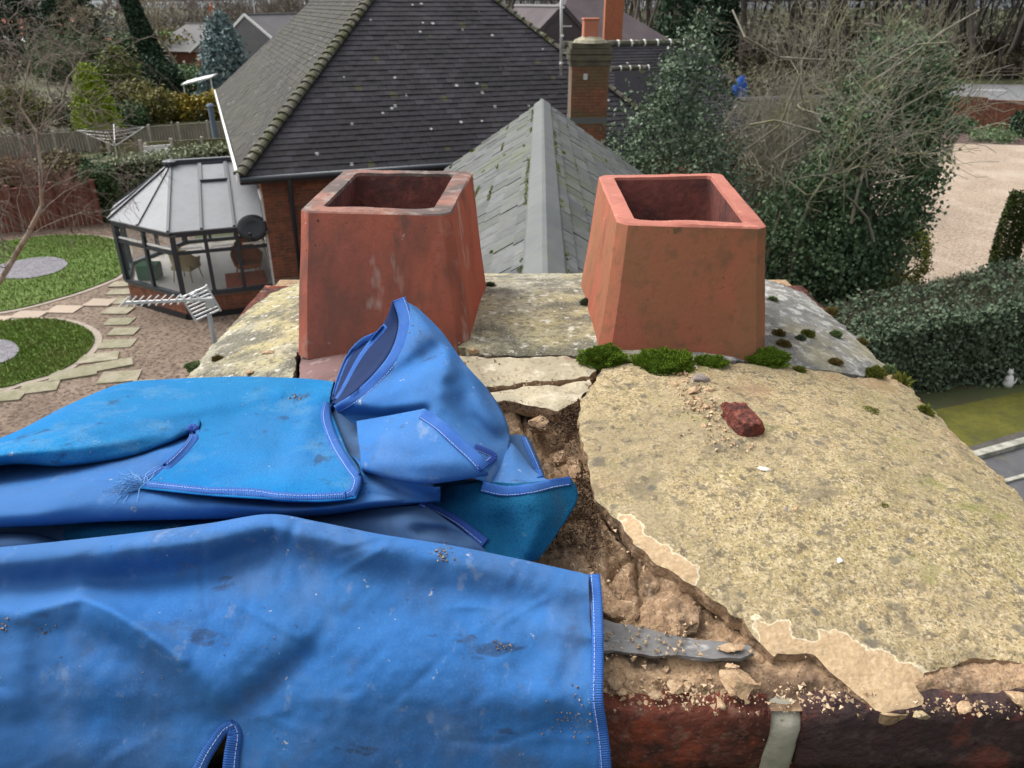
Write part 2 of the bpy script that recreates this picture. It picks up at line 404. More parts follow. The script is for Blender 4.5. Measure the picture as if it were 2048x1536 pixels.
def lawn(P, disc, label_n):
    L = smooth_loop(gl(P))
    ed = np.array(L); c = ed.mean(0); outer = [tuple(c + (p - c) * (1 + .16 / max(np.linalg.norm(p - c), .1))) for p in ed]
    sheet('lawn_edging', outer, m_edge, .02, th=.02)
    sheet('lawn', L, m_lawn, .045, th=.04)
    D = smooth_loop(gl(disc)); sheet('slate_chippings', D, m_slatechip, .062, th=.015)
    # grass blades
    lo, hi = ed.min(0), ed.max(0); Q = lo + (hi - lo) * R.random((26000, 2))
    def inside(Q, poly):
        r = np.zeros(len(Q), bool); p = np.array(poly); j = len(p) - 1
        for i in range(len(p)):
            k = ((p[i, 1] > Q[:, 1]) != (p[j, 1] > Q[:, 1])) & (Q[:, 0] < (p[j, 0] - p[i, 0]) * (Q[:, 1] - p[i, 1]) / (p[j, 1] - p[i, 1] + 1e-12) + p[i, 0])
            r ^= k; j = i
        return r
    Q = Q[inside(Q, ed) & ~inside(Q, D)]; n = len(Q)
    a = R.random(n) * 2 * PI; h = .03 + .05 * R.random(n); w = .012
    V = np.empty((n, 3, 3)); dx, dy = np.cos(a), np.sin(a)
    V[:, 0] = np.c_[Q[:, 0] - dx * w, Q[:, 1] - dy * w, np.full(n, .044)]; V[:, 1] = np.c_[Q[:, 0] + dx * w, Q[:, 1] + dy * w, np.full(n, .044)]
    l = R.normal(size=(n, 2)) * .02; V[:, 2] = np.c_[Q + l, .044 + h]
    patch = np.array([mnoise.noise(Vector((q[0] * .8, q[1] * .8, 0))) for q in Q]) * .5 + .5
    o = np_mesh('grass', V.reshape(-1, 3), np.arange(3 * n).reshape(n, 3), m_grass, fattr=np.clip(patch * .7 + R.random(n) * .3, 0, 1)); o['kind'] = 'stuff'
lawn([(0, 485), (100, 473), (180, 473), (235, 483), (254, 502), (246, 545), (200, 570), (120, 597), (0, 625), (-200, 640), (-260, 540), (-100, 490)],
     [(-30, 545), (0, 533), (70, 519), (115, 519), (136, 530), (115, 547), (60, 560), (0, 560), (-30, 556)], 1)
lawn([(0, 645), (90, 640), (150, 650), (184, 668), (187, 690), (160, 720), (110, 748), (50, 765), (0, 778), (-150, 790), (-250, 720), (-150, 660)],
     [(-60, 690), (-20, 684), (20, 686), (38, 700), (34, 715), (5, 730), (-60, 745), (-90, 715)], 2)
path = bpy.data.objects.new('garden_path', None); link(path); path['kind'] = 'structure'
def pave(px, py, w, d, rz, m):
    g = gz(px, py); b = MB(); q = []
    for (i, j) in ((-1, -1), (1, -1), (1, 1), (-1, 1)):
        x, y = i * w / 2 * (1 + random.uniform(-.06, .06)), j * d / 2 * (1 + random.uniform(-.06, .06))
        q.append((g[0] + x * math.cos(rz) - y * math.sin(rz), g[1] + x * math.sin(rz) + y * math.cos(rz), .004))
    b.slab(q, (0, 0, .03 + random.uniform(-.008, .008))); o = recalc(b.build('paving_slab', m)); unparented_matrix(o, path); return o
for (x, y, w, d, a) in [(246, 570, .62, .42, .1), (242, 585, .62, .42, .05), (241, 603, .62, .46, .03), (238, 623, .62, .46, .02), (239, 644, .62, .46, .04), (247, 665, .62, .46, .06), (234, 689, .72, .5, .12), (199, 717, .8, .5, .3), (228, 731, .75, .42, .5), (148, 749, .85, .52, .42), (241, 755, .78, .55, .2), (80, 776, .70, .5, .3), (15, 793, .64, .5, .2), (286, 771, .42, .4, .25), (-52, 809, .64, .5, .2)]:
    pave(x, y, w, d, a, m_slab)
for (x, y, w) in [(201, 607, .66), (129, 620, .72), (58, 631, .72), (-14, 642, .72)]:
    pave(x, y, w, .5, -.05, m_pinkslab)
drive = smooth_loop(gl([(1700, 300), (1880, 288), (2048, 291), (2350, 300), (2600, 420), (2500, 560), (2048, 560), (1800, 600), (1640, 560), (1640, 400)]))
sheet('gravel_drive', drive, m_drive, .012)
m_bed = mat('bark_bed', (.075, .045, .04), [(8, .4, .7, (.13, .085, .075), .8)], bump=[(10, .6, .05)])
sheet('flower_bed', gl([(1700, 262), (2400, 262), (2400, 292), (2048, 293), (1880, 290), (1700, 300)]), m_bed, .008)
m_mosslawn = mat('mossy_lawn', (.085, .085, .016), [(1.6, .42, .6, (.14, .13, .02), .85), (3, .52, .7, (.07, .06, .035), .7), (12, .5, .7, (.05, .07, .015), .6)], bump=[(20, .6, .04)])
sheet('moss_lawn', gl([(1700, 905), (1800, 835), (2048, 783), (2500, 700), (2500, 840), (2048, 862), (1900, 905)]), m_mosslawn, .006)
m_patio = mat('dark_patio', (.075, .07, .065), [(2, .4, .65, (.11, .10, .09), .8), (9, .5, .7, (.05, .05, .035), .6)])
sheet('patio', gl([(1700, 905), (1900, 903), (2048, 860), (2500, 838), (2500, 1200), (1700, 1200)]), m_patio, .005)

# road beyond the garden wall
rd = [gz(1500, 200)[:2], gz(2600, 215)[:2], gz(2600, 178)[:2], gz(1500, 163)[:2]]
sheet('road', rd, m_asphalt, .03)
for k in range(5):
    a = gz(1850 + k * 105, 178 + k * 2.2); b = gz(1905 + k * 105, 179.4 + k * 2.2)
    o = np_mesh('road_marking', [(a[0], a[1] - .1, .036), (b[0], b[1] - .1, .036), (b[0], b[1] + .25, .036), (a[0], a[1] + .25, .036)], [(0, 1, 2, 3)], m_line); o['kind'] = 'structure'
k0, k1 = gz(1500, 201.5), gz(2600, 216.5)
kb = MB(); kb.beam((k0[0], k0[1], .07), (k1[0], k1[1], .07), .2, .14); o = kb.build('kerb', m_edge); o['kind'] = 'structure'

# ------------------------------------------------------------------ brickwork: the pieces that show largest are single, the rest joined
BRICK_ME = {}
def brick_box(name, L, D, Hh, m):
    key = (name, round(L, 3), round(D, 3), round(Hh, 3), m.name)
    if key not in BRICK_ME:
        o = MB().box((0, 0, 0), (L, D, Hh)).build(name, m); BRICK_ME[key] = o.data; bpy.data.objects.remove(o)
    return BRICK_ME[key]
def brick_wall(parent, org, ex, W, Hh, m_single, m_joined, n_single=300, near=None, hole=None, L=.215, h=.065, j=.011, depth=.02, proud=.006):
    """bricks on the face of a wall; org = lower corner on the mortar face, ex = direction along it, outward = ex turned right"""
    ex = np.array([ex[0], ex[1], 0.]); ex /= np.linalg.norm(ex); en = np.array([ex[1], -ex[0], 0.]); org = np.array(org, float)
    items = []; rz = math.atan2(ex[1], ex[0])
    for r in range(int(Hh / (h + j))):
        x = -(L / 2 if r % 2 else 0)
        while x < W:
            a, b = max(x, 0), min(x + L, W)
            if b - a > .03:
                cx, cz = (a + b) / 2, (r + .5) * (h + j)
                if not (hole and hole(cx, cz)): items.append((cx, cz, b - a))
            x += L + j
    P = [org + ex * i[0] + np.array([0, 0, i[1]]) + en * (proud - depth / 2 + random.uniform(-.0015, .0015)) for i in items]
    if near is not None:
        order = sorted(range(len(P)), key=lambda i: np.linalg.norm(P[i] - near))
    else: order = list(range(len(P)))
    big = MB(); rn = []
    for k, i in enumerate(order):
        l = items[i][2]
        if k < n_single:
            o = bpy.data.objects.new('brick', brick_box('brick', l, depth, h, m_single)); o.location = P[i]; o.rotation_euler = (0, 0, rz + random.uniform(-.004, .004))
            COL.objects.link(o); unparented_matrix(o, parent)
        else:
            big.box(P[i], (l, depth, h), rz=rz); rn += [random.random()] * 6
    if big.v:
        o = np_mesh('brickwork', big.v, big.f, m_joined, parent, fattr=rn); o['kind'] = 'stuff'

# ------------------------------------------------------------------ the neighbouring house with the hipped roof
ROT = math.radians(20.5)
E1 = np.array([math.cos(ROT), math.sin(ROT), 0.]); E2 = np.array([-math.sin(ROT), math.cos(ROT), 0.]); EZ = np.array([0, 0, 1.])
C0 = gz(480, 353, 3.5); EAVE = 3.5; HW, HD, TP = 11.5, 19.5, .885
OH = .45
O0 = C0 + OH * (E1 + E2); O0[2] = 0
def HP(u, w, z): return O0 + E1 * u + E2 * w + EZ * z         # house frame: u along the front, w to the back
house = thing('house', 'large brick house with a dark hipped tile roof behind the chimney pots', 'house', tuple(O0))
ww, wd = HW - 2 * OH, HD - 2 * OH
b = MB(); b.slab([HP(0, 0, 0), HP(ww, 0, 0), HP(ww, wd, 0), HP(0, wd, 0)], (0, 0, EAVE - .12))
recalc(b.build('wall', m_mortarfar, house))
brick_wall(house, HP(0, 0, .9), E1, 7.0, EAVE - 1.1, m_brickfar, m_brickfar_s, 240, near=HP(.2, 0, 1.8))
wall_l = MB()
brick_wall(house, HP(0, 2.0, .0), -E2, 2.0, EAVE - .2, m_brickfar, m_brickfar_s, 40, near=HP(0, 0, 2.5))
roof = MB()
RZ = EAVE + HW / 2 * TP
def CP(u, w, z): return C0 + E1 * u + E2 * w + EZ * (z - EAVE)
A, B_, C_, D_ = CP(0, 0, EAVE), CP(HW, 0, EAVE), CP(HW, HD, EAVE), CP(0, HD, EAVE)
T1, T2 = CP(HW / 2, HW / 2, RZ), CP(HW / 2, HD - HW / 2, RZ)
lift = EZ * -.05
roof.add([A + lift, B_ + lift, C_ + lift, D_ + lift, T1 + lift, T2 + lift], [(0, 1, 4), (1, 2, 5, 4), (2, 3, 5), (3, 0, 4, 5), (3, 2, 1, 0)])
roof_o = roof.build('roof', m_tile, house)
def tile_plane(P0, eu, ev_h, width, run, left_k, right_k, m_single, m_st, n_single, gauge=.165, tw=.24, near=None):
    """courses of tiles from the eave corner P0 along eu; ev_h = horizontal direction up the slope; the edges close in by left_k and right_k per metre"""
    sl = math.sqrt(1 + TP * TP); evs = (ev_h + EZ * TP) / sl; nrm = np.cross(eu, evs); nrm /= np.linalg.norm(nrm)
    if nrm[2] < 0: nrm = -nrm
    rows = int(run * sl / gauge); items = []
    for r in range(rows):
        v = r * gauge; hh = (v + gauge * .5) / sl
        x0, x1 = hh * left_k, width - hh * right_k
        x = x0 - (tw * .5 if r % 2 else 0) - (x0 % tw)
        while x < x1:
            a, c = max(x + .003, x0), min(x + tw - .003, x1)
            if c - a > .04: items.append(((a + c) / 2, v, c - a))
            x += tw
    tl = gauge * 1.25; th = .014
    tilt = .10
    ax_v = evs * math.cos(tilt) - nrm * math.sin(tilt); ax_n = np.cross(eu, ax_v); ax_n = ax_n if ax_n[2] > 0 else -ax_n
    P = np.array([P0 + eu * i[0] + evs * (i[1] + tl / 2 - .03) + nrm * (.022 + random.uniform(-.004, .005)) for i in items])
    order = np.argsort(np.linalg.norm(P - np.array(near), axis=1))
    M = Matrix((eu, ax_v, ax_n)).transposed().to_4x4()
    big = MB(); rn = []
    base = None
    for k, i in enumerate(order):
        l = items[i][2]
        if k < n_single:
            if abs(l - (tw - .006)) > .02: me = brick_box('tile', l, tl, th, m_single)
            else: me = brick_box('tile', tw - .006, tl, th, m_single)
            o = bpy.data.objects.new('tile', me); o.matrix_world = Matrix.Translation(P[i]) @ M
            COL.objects.link(o); o.parent = roof_o
        else:
            big.box(P[i], (l, tl, th), ax=[eu, ax_v, ax_n]); rn += [random.random()] * 6
    o = np_mesh('tile_courses', big.v, big.f, m_st, fattr=rn); o.parent = roof_o; o['kind'] = 'stuff'
nearp = gz(800, 330, 3.6)
tile_plane(A, E1, E2, HW, HW / 2, 1, 1, m_tile, m_tile, 190, near=nearp)
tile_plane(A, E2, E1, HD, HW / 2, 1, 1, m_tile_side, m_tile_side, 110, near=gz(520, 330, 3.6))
def hip_row(P, Q, n, r=.13):
    P, Q = np.array(P), np.array(Q); d = (Q - P) / n; dn = d / np.linalg.norm(d)
    sd = np.cross(dn, EZ); sd /= np.linalg.norm(sd); up = np.cross(sd, dn)
    for k in range(n):
        a = P + d * k; c = a + d * 1.15; V = []; seg = 7
        for q, rr, li in ((a, r * 1.1, .035), (c, r * .82, .01)):
            for t in range(seg):
                th = PI * t / (seg - 1); V.append(q + sd * math.cos(th) * rr * 1.15 + up * (math.sin(th) * rr * .8 + li))
        F = [(t, t + 1, seg + t + 1, seg + t) for t in range(seg - 1)] + [tuple(range(seg))]
        o = np_mesh('hip_tile', V, F, m_hip); o.parent = roof_o
hip_row(A, A + (T1 - A) * .85, 36)
hip_row(B_, B_ + (T1 - B_) * .85, 30, .10)
hip_row(T1, T2, 12, .13)
# gutters, white fascia, downpipes
g = MB(); g.tube([A - E1 * .02 - E2 * .06 - EZ * .06, B_ - E2 * .06 - EZ * .06], .065, 8); g.build('gutter', m_grey_frame, house, True)
g = MB(); g.beam(A - E1 * .02 + E2 * .0 - EZ * .10 + E2 * .03, B_ - EZ * .10 + E2 * .03, .03, .2); g.build('fascia', m_black, house)
g = MB(); g.beam(A - E1 * .05 - EZ * .02 - E2 * .1, D_ - E1 * .05 - EZ * .02, .05, .20); g.build('white_fascia', m_white, house)
for u in (.62, 4.6):
    g = MB(); g.tube([HP(u, -OH - .02, EAVE - .1), HP(u, -.08, EAVE - .5), HP(u, -.08, .02)], .05, 8); g.build('downpipe', m_grey_frame, house, True)
g = MB(); g.box(HP(-.03, .55, 1.75), (.05, .9, 2.3), rz=ROT); wf = g.build('window', m_white, house)
g = MB(); g.box(HP(-.06, .55, 1.75), (.02, .76, 2.1), rz=ROT); g.build('pane', m_winglass, wf)
# the chimney on its front wall
chx = gy(1163, 200, 21.0); cu = np.dot(chx - O0, E1)
cp = HP(cu, -.28, 0); cw = .92
ch = MB(); ch.box((cp[0], cp[1], 2.9), (cw, .62, 5.8), rz=ROT * .0 + .06); cho = ch.build('chimney', m_mortarfar, house)
ctop = gy(1175, 112, cp[1])[2]
ex = np.array([math.cos(.06), math.sin(.06), 0]); en = np.array([ex[1], -ex[0], 0])
def far_bricks(org, exx, W, z0, z1):
    rows = int((z1 - z0) / .076)
    for r in range(rows):
        x = -(.113 if r % 2 else 0)
        while x < W - .02:
            a, c = max(x, 0), min(x + .215, W); nn = np.array([exx[1], -exx[0], 0])
            if c - a > .03:
                P = np.array(org) + exx * (a + c) / 2 + nn * .004; P = np.array([P[0], P[1], z0 + (r + .5) * .076])
                o = bpy.data.objects.new('brick', brick_box('brick', c - a, .02, .064, m_chim)); o.location = P; o.rotation_euler = (0, 0, math.atan2(exx[1], exx[0]))
                COL.objects.link(o); o.parent = cho
            x += .226
m_chim = mat('mossy_chimney_brick', (.20, .085, .05), [(1.4, .40, .58, (.12, .105, .05), .75), (6, .45, .65, (.13, .06, .04), .7)], rnd=('o', (.26, .105, .06)), coord='World')
far_bricks(np.array([cp[0], cp[1], 0]) - ex * cw / 2 + en * .31, ex, cw, 3.3, 5.62)
c2 = MB(); 
for zz, gr in ((5.66, .06), (5.78, .12), (5.92, .12), (6.05, .04)): c2.box((cp[0], cp[1], zz), (cw + gr, .62 + gr, .12), rz=.06)
m_soot = mat('sooty_cap', (.075, .068, .05), [(4, .4, .65, (.13, .12, .075), .8)])
o = c2.build('cap', m_soot); o.parent = cho
c3 = MB(); c3.lathe((cp[0], cp[1], 6.10), [(.42, 0), (.38, .07), (.2, .15), (.1, .17)], 14); o = c3.build('flaunching', mat('pale_flaunching', (.36, .33, .24), [(6, .4, .7, (.2, .19, .12), .8)])); o.scale = (1, 1, 1); o.parent = cho
c4 = MB(); V = []
c4.box((cp[0], cp[1], 6.42), (.36, .36, .46), rz=.06); c4.box((cp[0], cp[1], 6.63), (.40, .40, .05), rz=.06); o = bevel(c4.build('chimney_pot', m_terra_far), .02); o.parent = cho
c5 = MB(); c5.box((cp[0], cp[1], 4.32), (cw + .03, .65, .14), rz=.06); o = c5.build('lead_flashing', m_ridge); o.parent = cho
c6 = MB(); c6.box(np.array([cp[0], cp[1], 5.35]) + en * .32 - ex * .12, (.1, .03, .14), rz=.06); o = c6.build('metal_tag', m_metal); o.parent = cho
mast = thing('aerial_mast', 'thin pale aerial pole standing beside the mossy brick chimney', 'aerial mast', (cp[0] - .62, cp[1] - .1, 4.4))
ma = gy(1122, 150, cp[1] - .1); mb_ = gy(1122, -40, cp[1] - .1)
g = MB(); g.tube([ma, mb_ + EZ * .5], .035, 8); g.build('pole', m_metal, mast, True)
g = MB(); g.beam(ma + EZ * .5, (cp[0] - cw / 2, cp[1], ma[2] + .5), .03); g.beam(ma + EZ * 1.1, (cp[0] - cw / 2, cp[1], ma[2] + 1.1), .03); g.build('bracket', m_metal, mast)
for k in range(3):
    g = MB(); z = ma[2] + .25 + k * .62; g.lathe((ma[0], ma[1], z), [(.045, 0), (.045, .05)], 8); g.build('clamp', m_white, mast)
# lower wing of the house on the right
r0 = gy(1212, 90, 27.0); rz_ = r0[2]
wing = MB(); L0 = r0 - E1 * 1.5; L1 = r0 + E1 * 3.6; dep = 3.0
f0, f1 = L0 - E2 * dep - EZ * (dep * .8), L1 - E2 * dep - EZ * (dep * .8); q0, q1 = L0 + E2 * dep - EZ * dep * .8, L1 + E2 * dep - EZ * dep * .8
wing.add([f0, f1, L1, L0, q0, q1], [(0, 1, 2, 3), (3, 2, 5, 4), (1, 5, 2), (0, 3, 4)]); wing_o = wing.build('wing_roof', m_tile, house)
sl = math.sqrt(1 + .64); wc = MB(); rn = []
for r in range(30):
    v = r * .13; c = f0 + (E2 + EZ * .8) / sl * (v + .07); axv = (E2 + EZ * .8) / sl
    nn = np.cross(E1, axv)
    x = .12 * (r % 2)
    while x < 5.0:
        wc.box(c + E1 * (x + .12) + nn * .02, (.235, .16, .014), ax=[E1, axv - nn * .1, nn]); rn += [random.random()] * 6; x += .24
o = np_mesh('tile_courses', wc.v, wc.f, m_tile, fattr=rn); o.parent = wing_o; o['kind'] = 'stuff'
for k in range(10):
    g = MB(); a = L0 + E1 * (k * .48); g.tube([a + EZ * .03, a + E1 * .46 + EZ * .03], .11, 8, m=0); o = g.build('ridge_tile', m_hip); o.parent = wing_o
    g = MB(); g.tube([a + E1 * .44 + EZ * .03, a + E1 * .5 + EZ * .03], .125, 8); o = g.build('pointing', m_white); o.parent = wing_o
b = MB(); b.slab([HP(ww, 2.6, 0), HP(ww + 2.2, 2.6, 0), HP(ww + 2.2, 7, 0), HP(ww, 7, 0)], (0, 0, 3.2)); recalc(b.build('wing_wall', m_brickfar_s, house))
sr = gy(1222, 138, 23.6); 
for k in range(4):
    g = MB(); a = sr + E1 * (k * .3); g.tube([a, a + E1 * .29], .075, 8); o = g.build('ridge_tile', m_hip); o.parent = roof_o
    g = MB(); g.tube([a + E1 * .27, a + E1 * .31], .085, 8); o = g.build('pointing', m_white); o.parent = roof_o
g = MB(); g.slab([sr - EZ * .1 - E2 * .2, sr + E1 * 1.2 - EZ * .1 - E2 * .2, sr + E1 * 1.5 - E2 * 1.1 - EZ * 1.05, sr - E1 * .3 - E2 * 1.1 - EZ * 1.05], (0, 0, .06)); o = g.build('gablet', m_tile); o.parent = roof_o

# ------------------------------------------------------------------ conservatory on its left side
cons = thing('conservatory', 'dark framed conservatory with a pale ribbed roof on a low brick wall', 'conservatory', tuple(HP(-2.1, 2.5, 0)))
Bp = gz(377, 639); bu = np.dot(Bp - O0, E1); bw = np.dot(Bp - O0, E2)
Ap = gz(265, 606); au = np.dot(Ap - O0, E1); aw = np.dot(Ap - O0, E2)
ridge_w = aw + .75
CPL = [(0, bw), (bu, bw), (au, aw), (au, 2 * ridge_w - aw), (bu, 2 * ridge_w - bw), (0, 2 * ridge_w - bw)]
SILL, CE = .62, 2.12
K = [HP(u, w, 0) for u, w in CPL]
b = MB(); b.slab([k for k in K], (0, 0, SILL - .05)); recalc(b.build('dwarf_wall', m_mortarfar, cons))
b = MB(); ins = [HP(u * .96, ridge_w + (w - ridge_w) * .95, SILL - .045) for u, w in CPL]; b.poly(ins); b.build('floor', m_inside, cons)
for i, W in ((0, None), (1, None)):
    d = K[i] - K[i + 1]; L = np.linalg.norm(d)
    brick_wall(cons, K[i + 1] + EZ * .14, d / L, L, SILL - .18, m_brickfar, m_brickfar_s, 90)
g = MB()
for i in range(5): g.beam(K[i] + EZ * .07, K[i + 1] + EZ * .07, .1, .14)
g.build('plinth', m_black, cons)
for i in range(5):
    g = MB(); g.beam(K[i] + EZ * SILL, K[i + 1] + EZ * SILL, .11, .09); g.build('sill', m_grey_frame, cons)
    g = MB(); g.beam(K[i] + EZ * CE, K[i + 1] + EZ * CE, .12, .12); g.build('eave_beam', m_grey_frame, cons)
    d = K[i + 1] - K[i]; L = np.linalg.norm(d); d = d / L; nb = 3 if i in (0, 4) else 2
    for k in range(nb + 1):
        p = K[i] + d * L * k / nb
        if k in (0, nb) and i > 0 and k == 0: continue
        g = MB(); g.beam(p + EZ * SILL, p + EZ * CE, .085 if k not in (0, nb) else .12, up=(d[0], d[1], 0)); g.build('post', m_grey_frame, cons)
    tz = CE - .46
    g = MB(); g.beam(K[i] + EZ * tz, K[i + 1] + EZ * tz, .07, .07); g.build('transom', m_grey_frame, cons)
    for k in range(nb):
        p0, p1 = K[i] + d * L * k / nb, K[i] + d * L * (k + 1) / nb
        for z0, z1 in ((SILL + .04, tz - .03), (tz + .03, CE - .05)):
            g = MB(); g.slab([p0 + d * .04 + EZ * z0, p1 - d * .04 + EZ * z0, p1 - d * .04 + EZ * z1, p0 + d * .04 + EZ * z1], np.cross(d, EZ) * .01); recalc(g.build('pane', m_glass, cons))
        if z1: 
            g = MB(); g.beam(p0 + d * .1 + EZ * (tz + .1), p1 - d * .1 + EZ * (tz + .1), .05, .04); g.build('vent_rail', m_white if i < 3 else m_grey_frame, cons)
RG0, RG1 = HP(0, ridge_w, 3.28), HP(bu + .15, ridge_w, 3.28)
K2 = [HP(u * 1.03, ridge_w + (w - ridge_w) * 1.04, CE + .06) for u, w in CPL]
def rpan(P):
    g = MB(); g.slab(P, (0, 0, .03)); recalc(g.build('roof_panel', m_poly, cons))
def rbar(a, c, w=.06): 
    g = MB(); g.beam(a + EZ * .045, c + EZ * .045, w, .06); g.build('glazing_bar', m_grey_frame, cons)
lerp = lambda a, c, t: a + (c - a) * t
nb = 3
for k in range(nb):
    rpan([lerp(K2[0], K2[1], k / nb), lerp(K2[0], K2[1], (k + 1) / nb), lerp(RG0, RG1, (k + 1) / nb), lerp(RG0, RG1, k / nb)])
    rpan([lerp(K2[5], K2[4], k / nb), lerp(K2[5], K2[4], (k + 1) / nb), lerp(RG0, RG1, (k + 1) / nb), lerp(RG0, RG1, k / nb)])
for k in range(nb + 1):
    rbar(lerp(K2[0], K2[1], k / nb), lerp(RG0, RG1, k / nb)); rbar(lerp(K2[5], K2[4], k / nb), lerp(RG0, RG1, k / nb))
for i in (1, 2, 3):
    for k in range(2):
        rpan([lerp(K2[i], K2[i + 1], k / 2), lerp(K2[i], K2[i + 1], (k + 1) / 2), RG1])
        rbar(lerp(K2[i], K2[i + 1], (k + 1) / 2), RG1)
g = MB(); g.beam(RG0 + EZ * .06, RG1 + EZ * .06, .16, .12); g.lathe(tuple(RG1), [(.2, .02), (.2, .1), (.05, .14)], 10); g.build('ridge_beam', m_grey_frame, cons)
va, vb = lerp(K2[0], K2[1], 1 / 3 + .02), lerp(K2[0], K2[1], 2 / 3 - .02); ra, rb = lerp(RG0, RG1, 1 / 3 + .02), lerp(RG0, RG1, 2 / 3 - .02)
rv = MB()
for a, c in ((lerp(va, ra, .68), lerp(vb, rb, .68)), (lerp(va, ra, .95), lerp(vb, rb, .95)), (lerp(va, ra, .68), lerp(va, ra, .95)), (lerp(vb, rb, .68), lerp(vb, rb, .95))): rv.beam(a + EZ * .06, c + EZ * .06, .06, .07)
rvo = rv.build('roof_vent', m_grey_frame, cons)
g = MB(); g.slab([lerp(va, ra, .7) + EZ * .05, lerp(vb, rb, .7) + EZ * .05, lerp(vb, rb, .93) + EZ * .05, lerp(va, ra, .93) + EZ * .05], (0, 0, .015)); recalc(g.build('pane', m_poly, rvo))
# what stands inside it
FZ = SILL - .04
m_cane = mat('cream_cane', (.42, .35, .20), [(20, .4, .7, (.3, .24, .13), .7)]); m_orange = mat('orange_wood', (.42, .13, .03), [(6, .4, .7, (.30, .09, .02), .7)])
def armchair(label, p, rz, m):
    t = thing('armchair', label, 'armchair', tuple(p), rz=rz); t.rotation_euler = (0, 0, rz)
    g = MB(); g.box((0, 0, .35), (.55, .52, .12)); o = bevel(g.build('seat', m), .03); o.parent = t
    g = MB(); V = []; F = []; n = 14
    for k in range(n):
        a = PI * (-.08 + 1.16 * k / (n - 1)); hh = .62 + .35 * math.sin(min(max(a, 0), PI)) ** 2
        for r, z in ((.34, .35), (.40, hh), (.36, hh), (.30, .35)): V.append((r * math.cos(a), r * math.sin(a) * .85 - .02, z))
    for k in range(n - 1):
        for q in range(4): F.append((k * 4 + q, k * 4 + (q + 1) % 4, k * 4 + 4 + (q + 1) % 4, k * 4 + 4 + q))
    g.add(V, F); o = g.build('backrest', m); o.parent = t; recalc(o)
    for i in (-1, 1):
        for k in (-1, 1):
            g = MB(); g.tube([(i * .22, k * .2, .3), (i * .26, k * .24, 0)], .018, 6); o = g.build('leg', m); o.parent = t
c_ = HP(bu + .1, aw - .35, FZ); armchair('cream cane tub armchair behind the conservatory corner post', c_, 2.6 + ROT, m_cane)
c_ = HP(-.55, bw + .95, FZ + .02); armchair('orange wooden armchair on the orange rug in the conservatory', c_, .6, m_orange)
g = MB(); q = [HP(-1.15, bw + .35, FZ), HP(-.15, bw + .35, FZ), HP(-.15, bw + 1.5, FZ), HP(-1.15, bw + 1.5, FZ)]; g.slab(q, (0, 0, .015)); tag(recalc(g.build('rug', mat('orange_rug', (.45, .10, .03), [(9, .45, .65, (.3, .07, .03), .7)]))), 'orange rug on the conservatory floor by the house wall', 'rug')
g = MB(); g.box((0, 0, .2), (.5, .45, .4)); o = bevel(g.build('storage_box', mat('dark_green', (.03, .12, .06))), .03); o.location = HP(au + .55, aw + .1, FZ); tag(o, 'dark green storage box inside the conservatory at its outer corner', 'storage box')
dish = thing('satellite_dish', 'black satellite dish on the corner of the brick house wall', 'satellite dish', tuple(gy(507, 455, K[0][1] - .4)))
dc = gy(505, 456, K[0][1] - .35); dd = np.array([.15, -1, .35]); dd /= np.linalg.norm(dd); dx = np.cross(dd, EZ); dx /= np.linalg.norm(dx); dz = np.cross(dx, dd)
V = [dc + dd * -.07]; F = []; n = 20
for r in (.5, 1.0):
    for k in range(n):
        a = 2 * PI * k / n; V.append(dc + dx * math.cos(a) * .36 * r + dz * math.sin(a) * .32 * r + dd * (-.07 + .07 * r * r))
F = [(0, 1 + k, 1 + (k + 1) % n) for k in range(n)] + [(1 + k, 1 + n + k, 1 + n + (k + 1) % n, 1 + (k + 1) % n) for k in range(n)]
o = np_mesh('reflector', V, F, m_black, dish, True); md = o.modifiers.new('thick', 'SOLIDIFY'); md.thickness = .012
g = MB(); g.tube([dc - dz * .3, dc - dz * .2 + dd * .4], .012, 6); g.build('arm', m_black, dish)
g = MB(); g.box(dc - dz * .18 + dd * .42, (.07, .1, .07)); g.build('receiver', m_black, dish)
g = MB(); g.tube([dc - dd * .07, dc - dd * .16 - dz * .1, HP(.02, -.02, dc[2] - .1)], .02, 6); g.build('bracket', m_black, dish)

# ------------------------------------------------------------------ the slate-roofed building the chimney stands on
RX0, RX1 = gy(1090, 565, 5.0), gy(1085, 203, 15.0)
RIDZ = RX1[2]; RY0, RY1 = .45, 15.0
rdx = (RX1[0] - gz(1090, 565, RIDZ)[0]) / (15.0 - gz(1090, 565, RIDZ)[1])
def RXat(y): return RX1[0] + rdx * (y - 15.0)
SP = .685; SPAN = 2.75
ED = np.array([rdx, 1, 0]); ED /= np.linalg.norm(ED); ES = np.array([ED[1], -ED[0], 0])
own = thing('slate_roofed_building', 'brick building under a mossy grey slate gable roof beyond the chimney', 'building', (RXat(7), 7, 0))
ra0, ra1 = np.array([RXat(RY0), RY0, RIDZ]), np.array([RXat(RY1), RY1, RIDZ])
b = MB(); ov = SPAN - .25
b.slab([ra0 - ES * ov - EZ * RIDZ + ED * .05, ra0 + ES * ov - EZ * RIDZ + ED * .05, ra1 + ES * ov - EZ * RIDZ - ED * .15, ra1 - ES * ov - EZ * RIDZ - ED * .15], (0, 0, RIDZ - SPAN * SP - .05))
for e in (ra0 + ED * .05, ra1 - ED * .15):
    b.slab([e - ES * ov - EZ * (SPAN * SP + .05), e + ES * ov - EZ * (SPAN * SP + .05), e - EZ * .12], ED * .1)
recalc(b.build('wall', m_brickfar_s, own))
rb_ = MB()
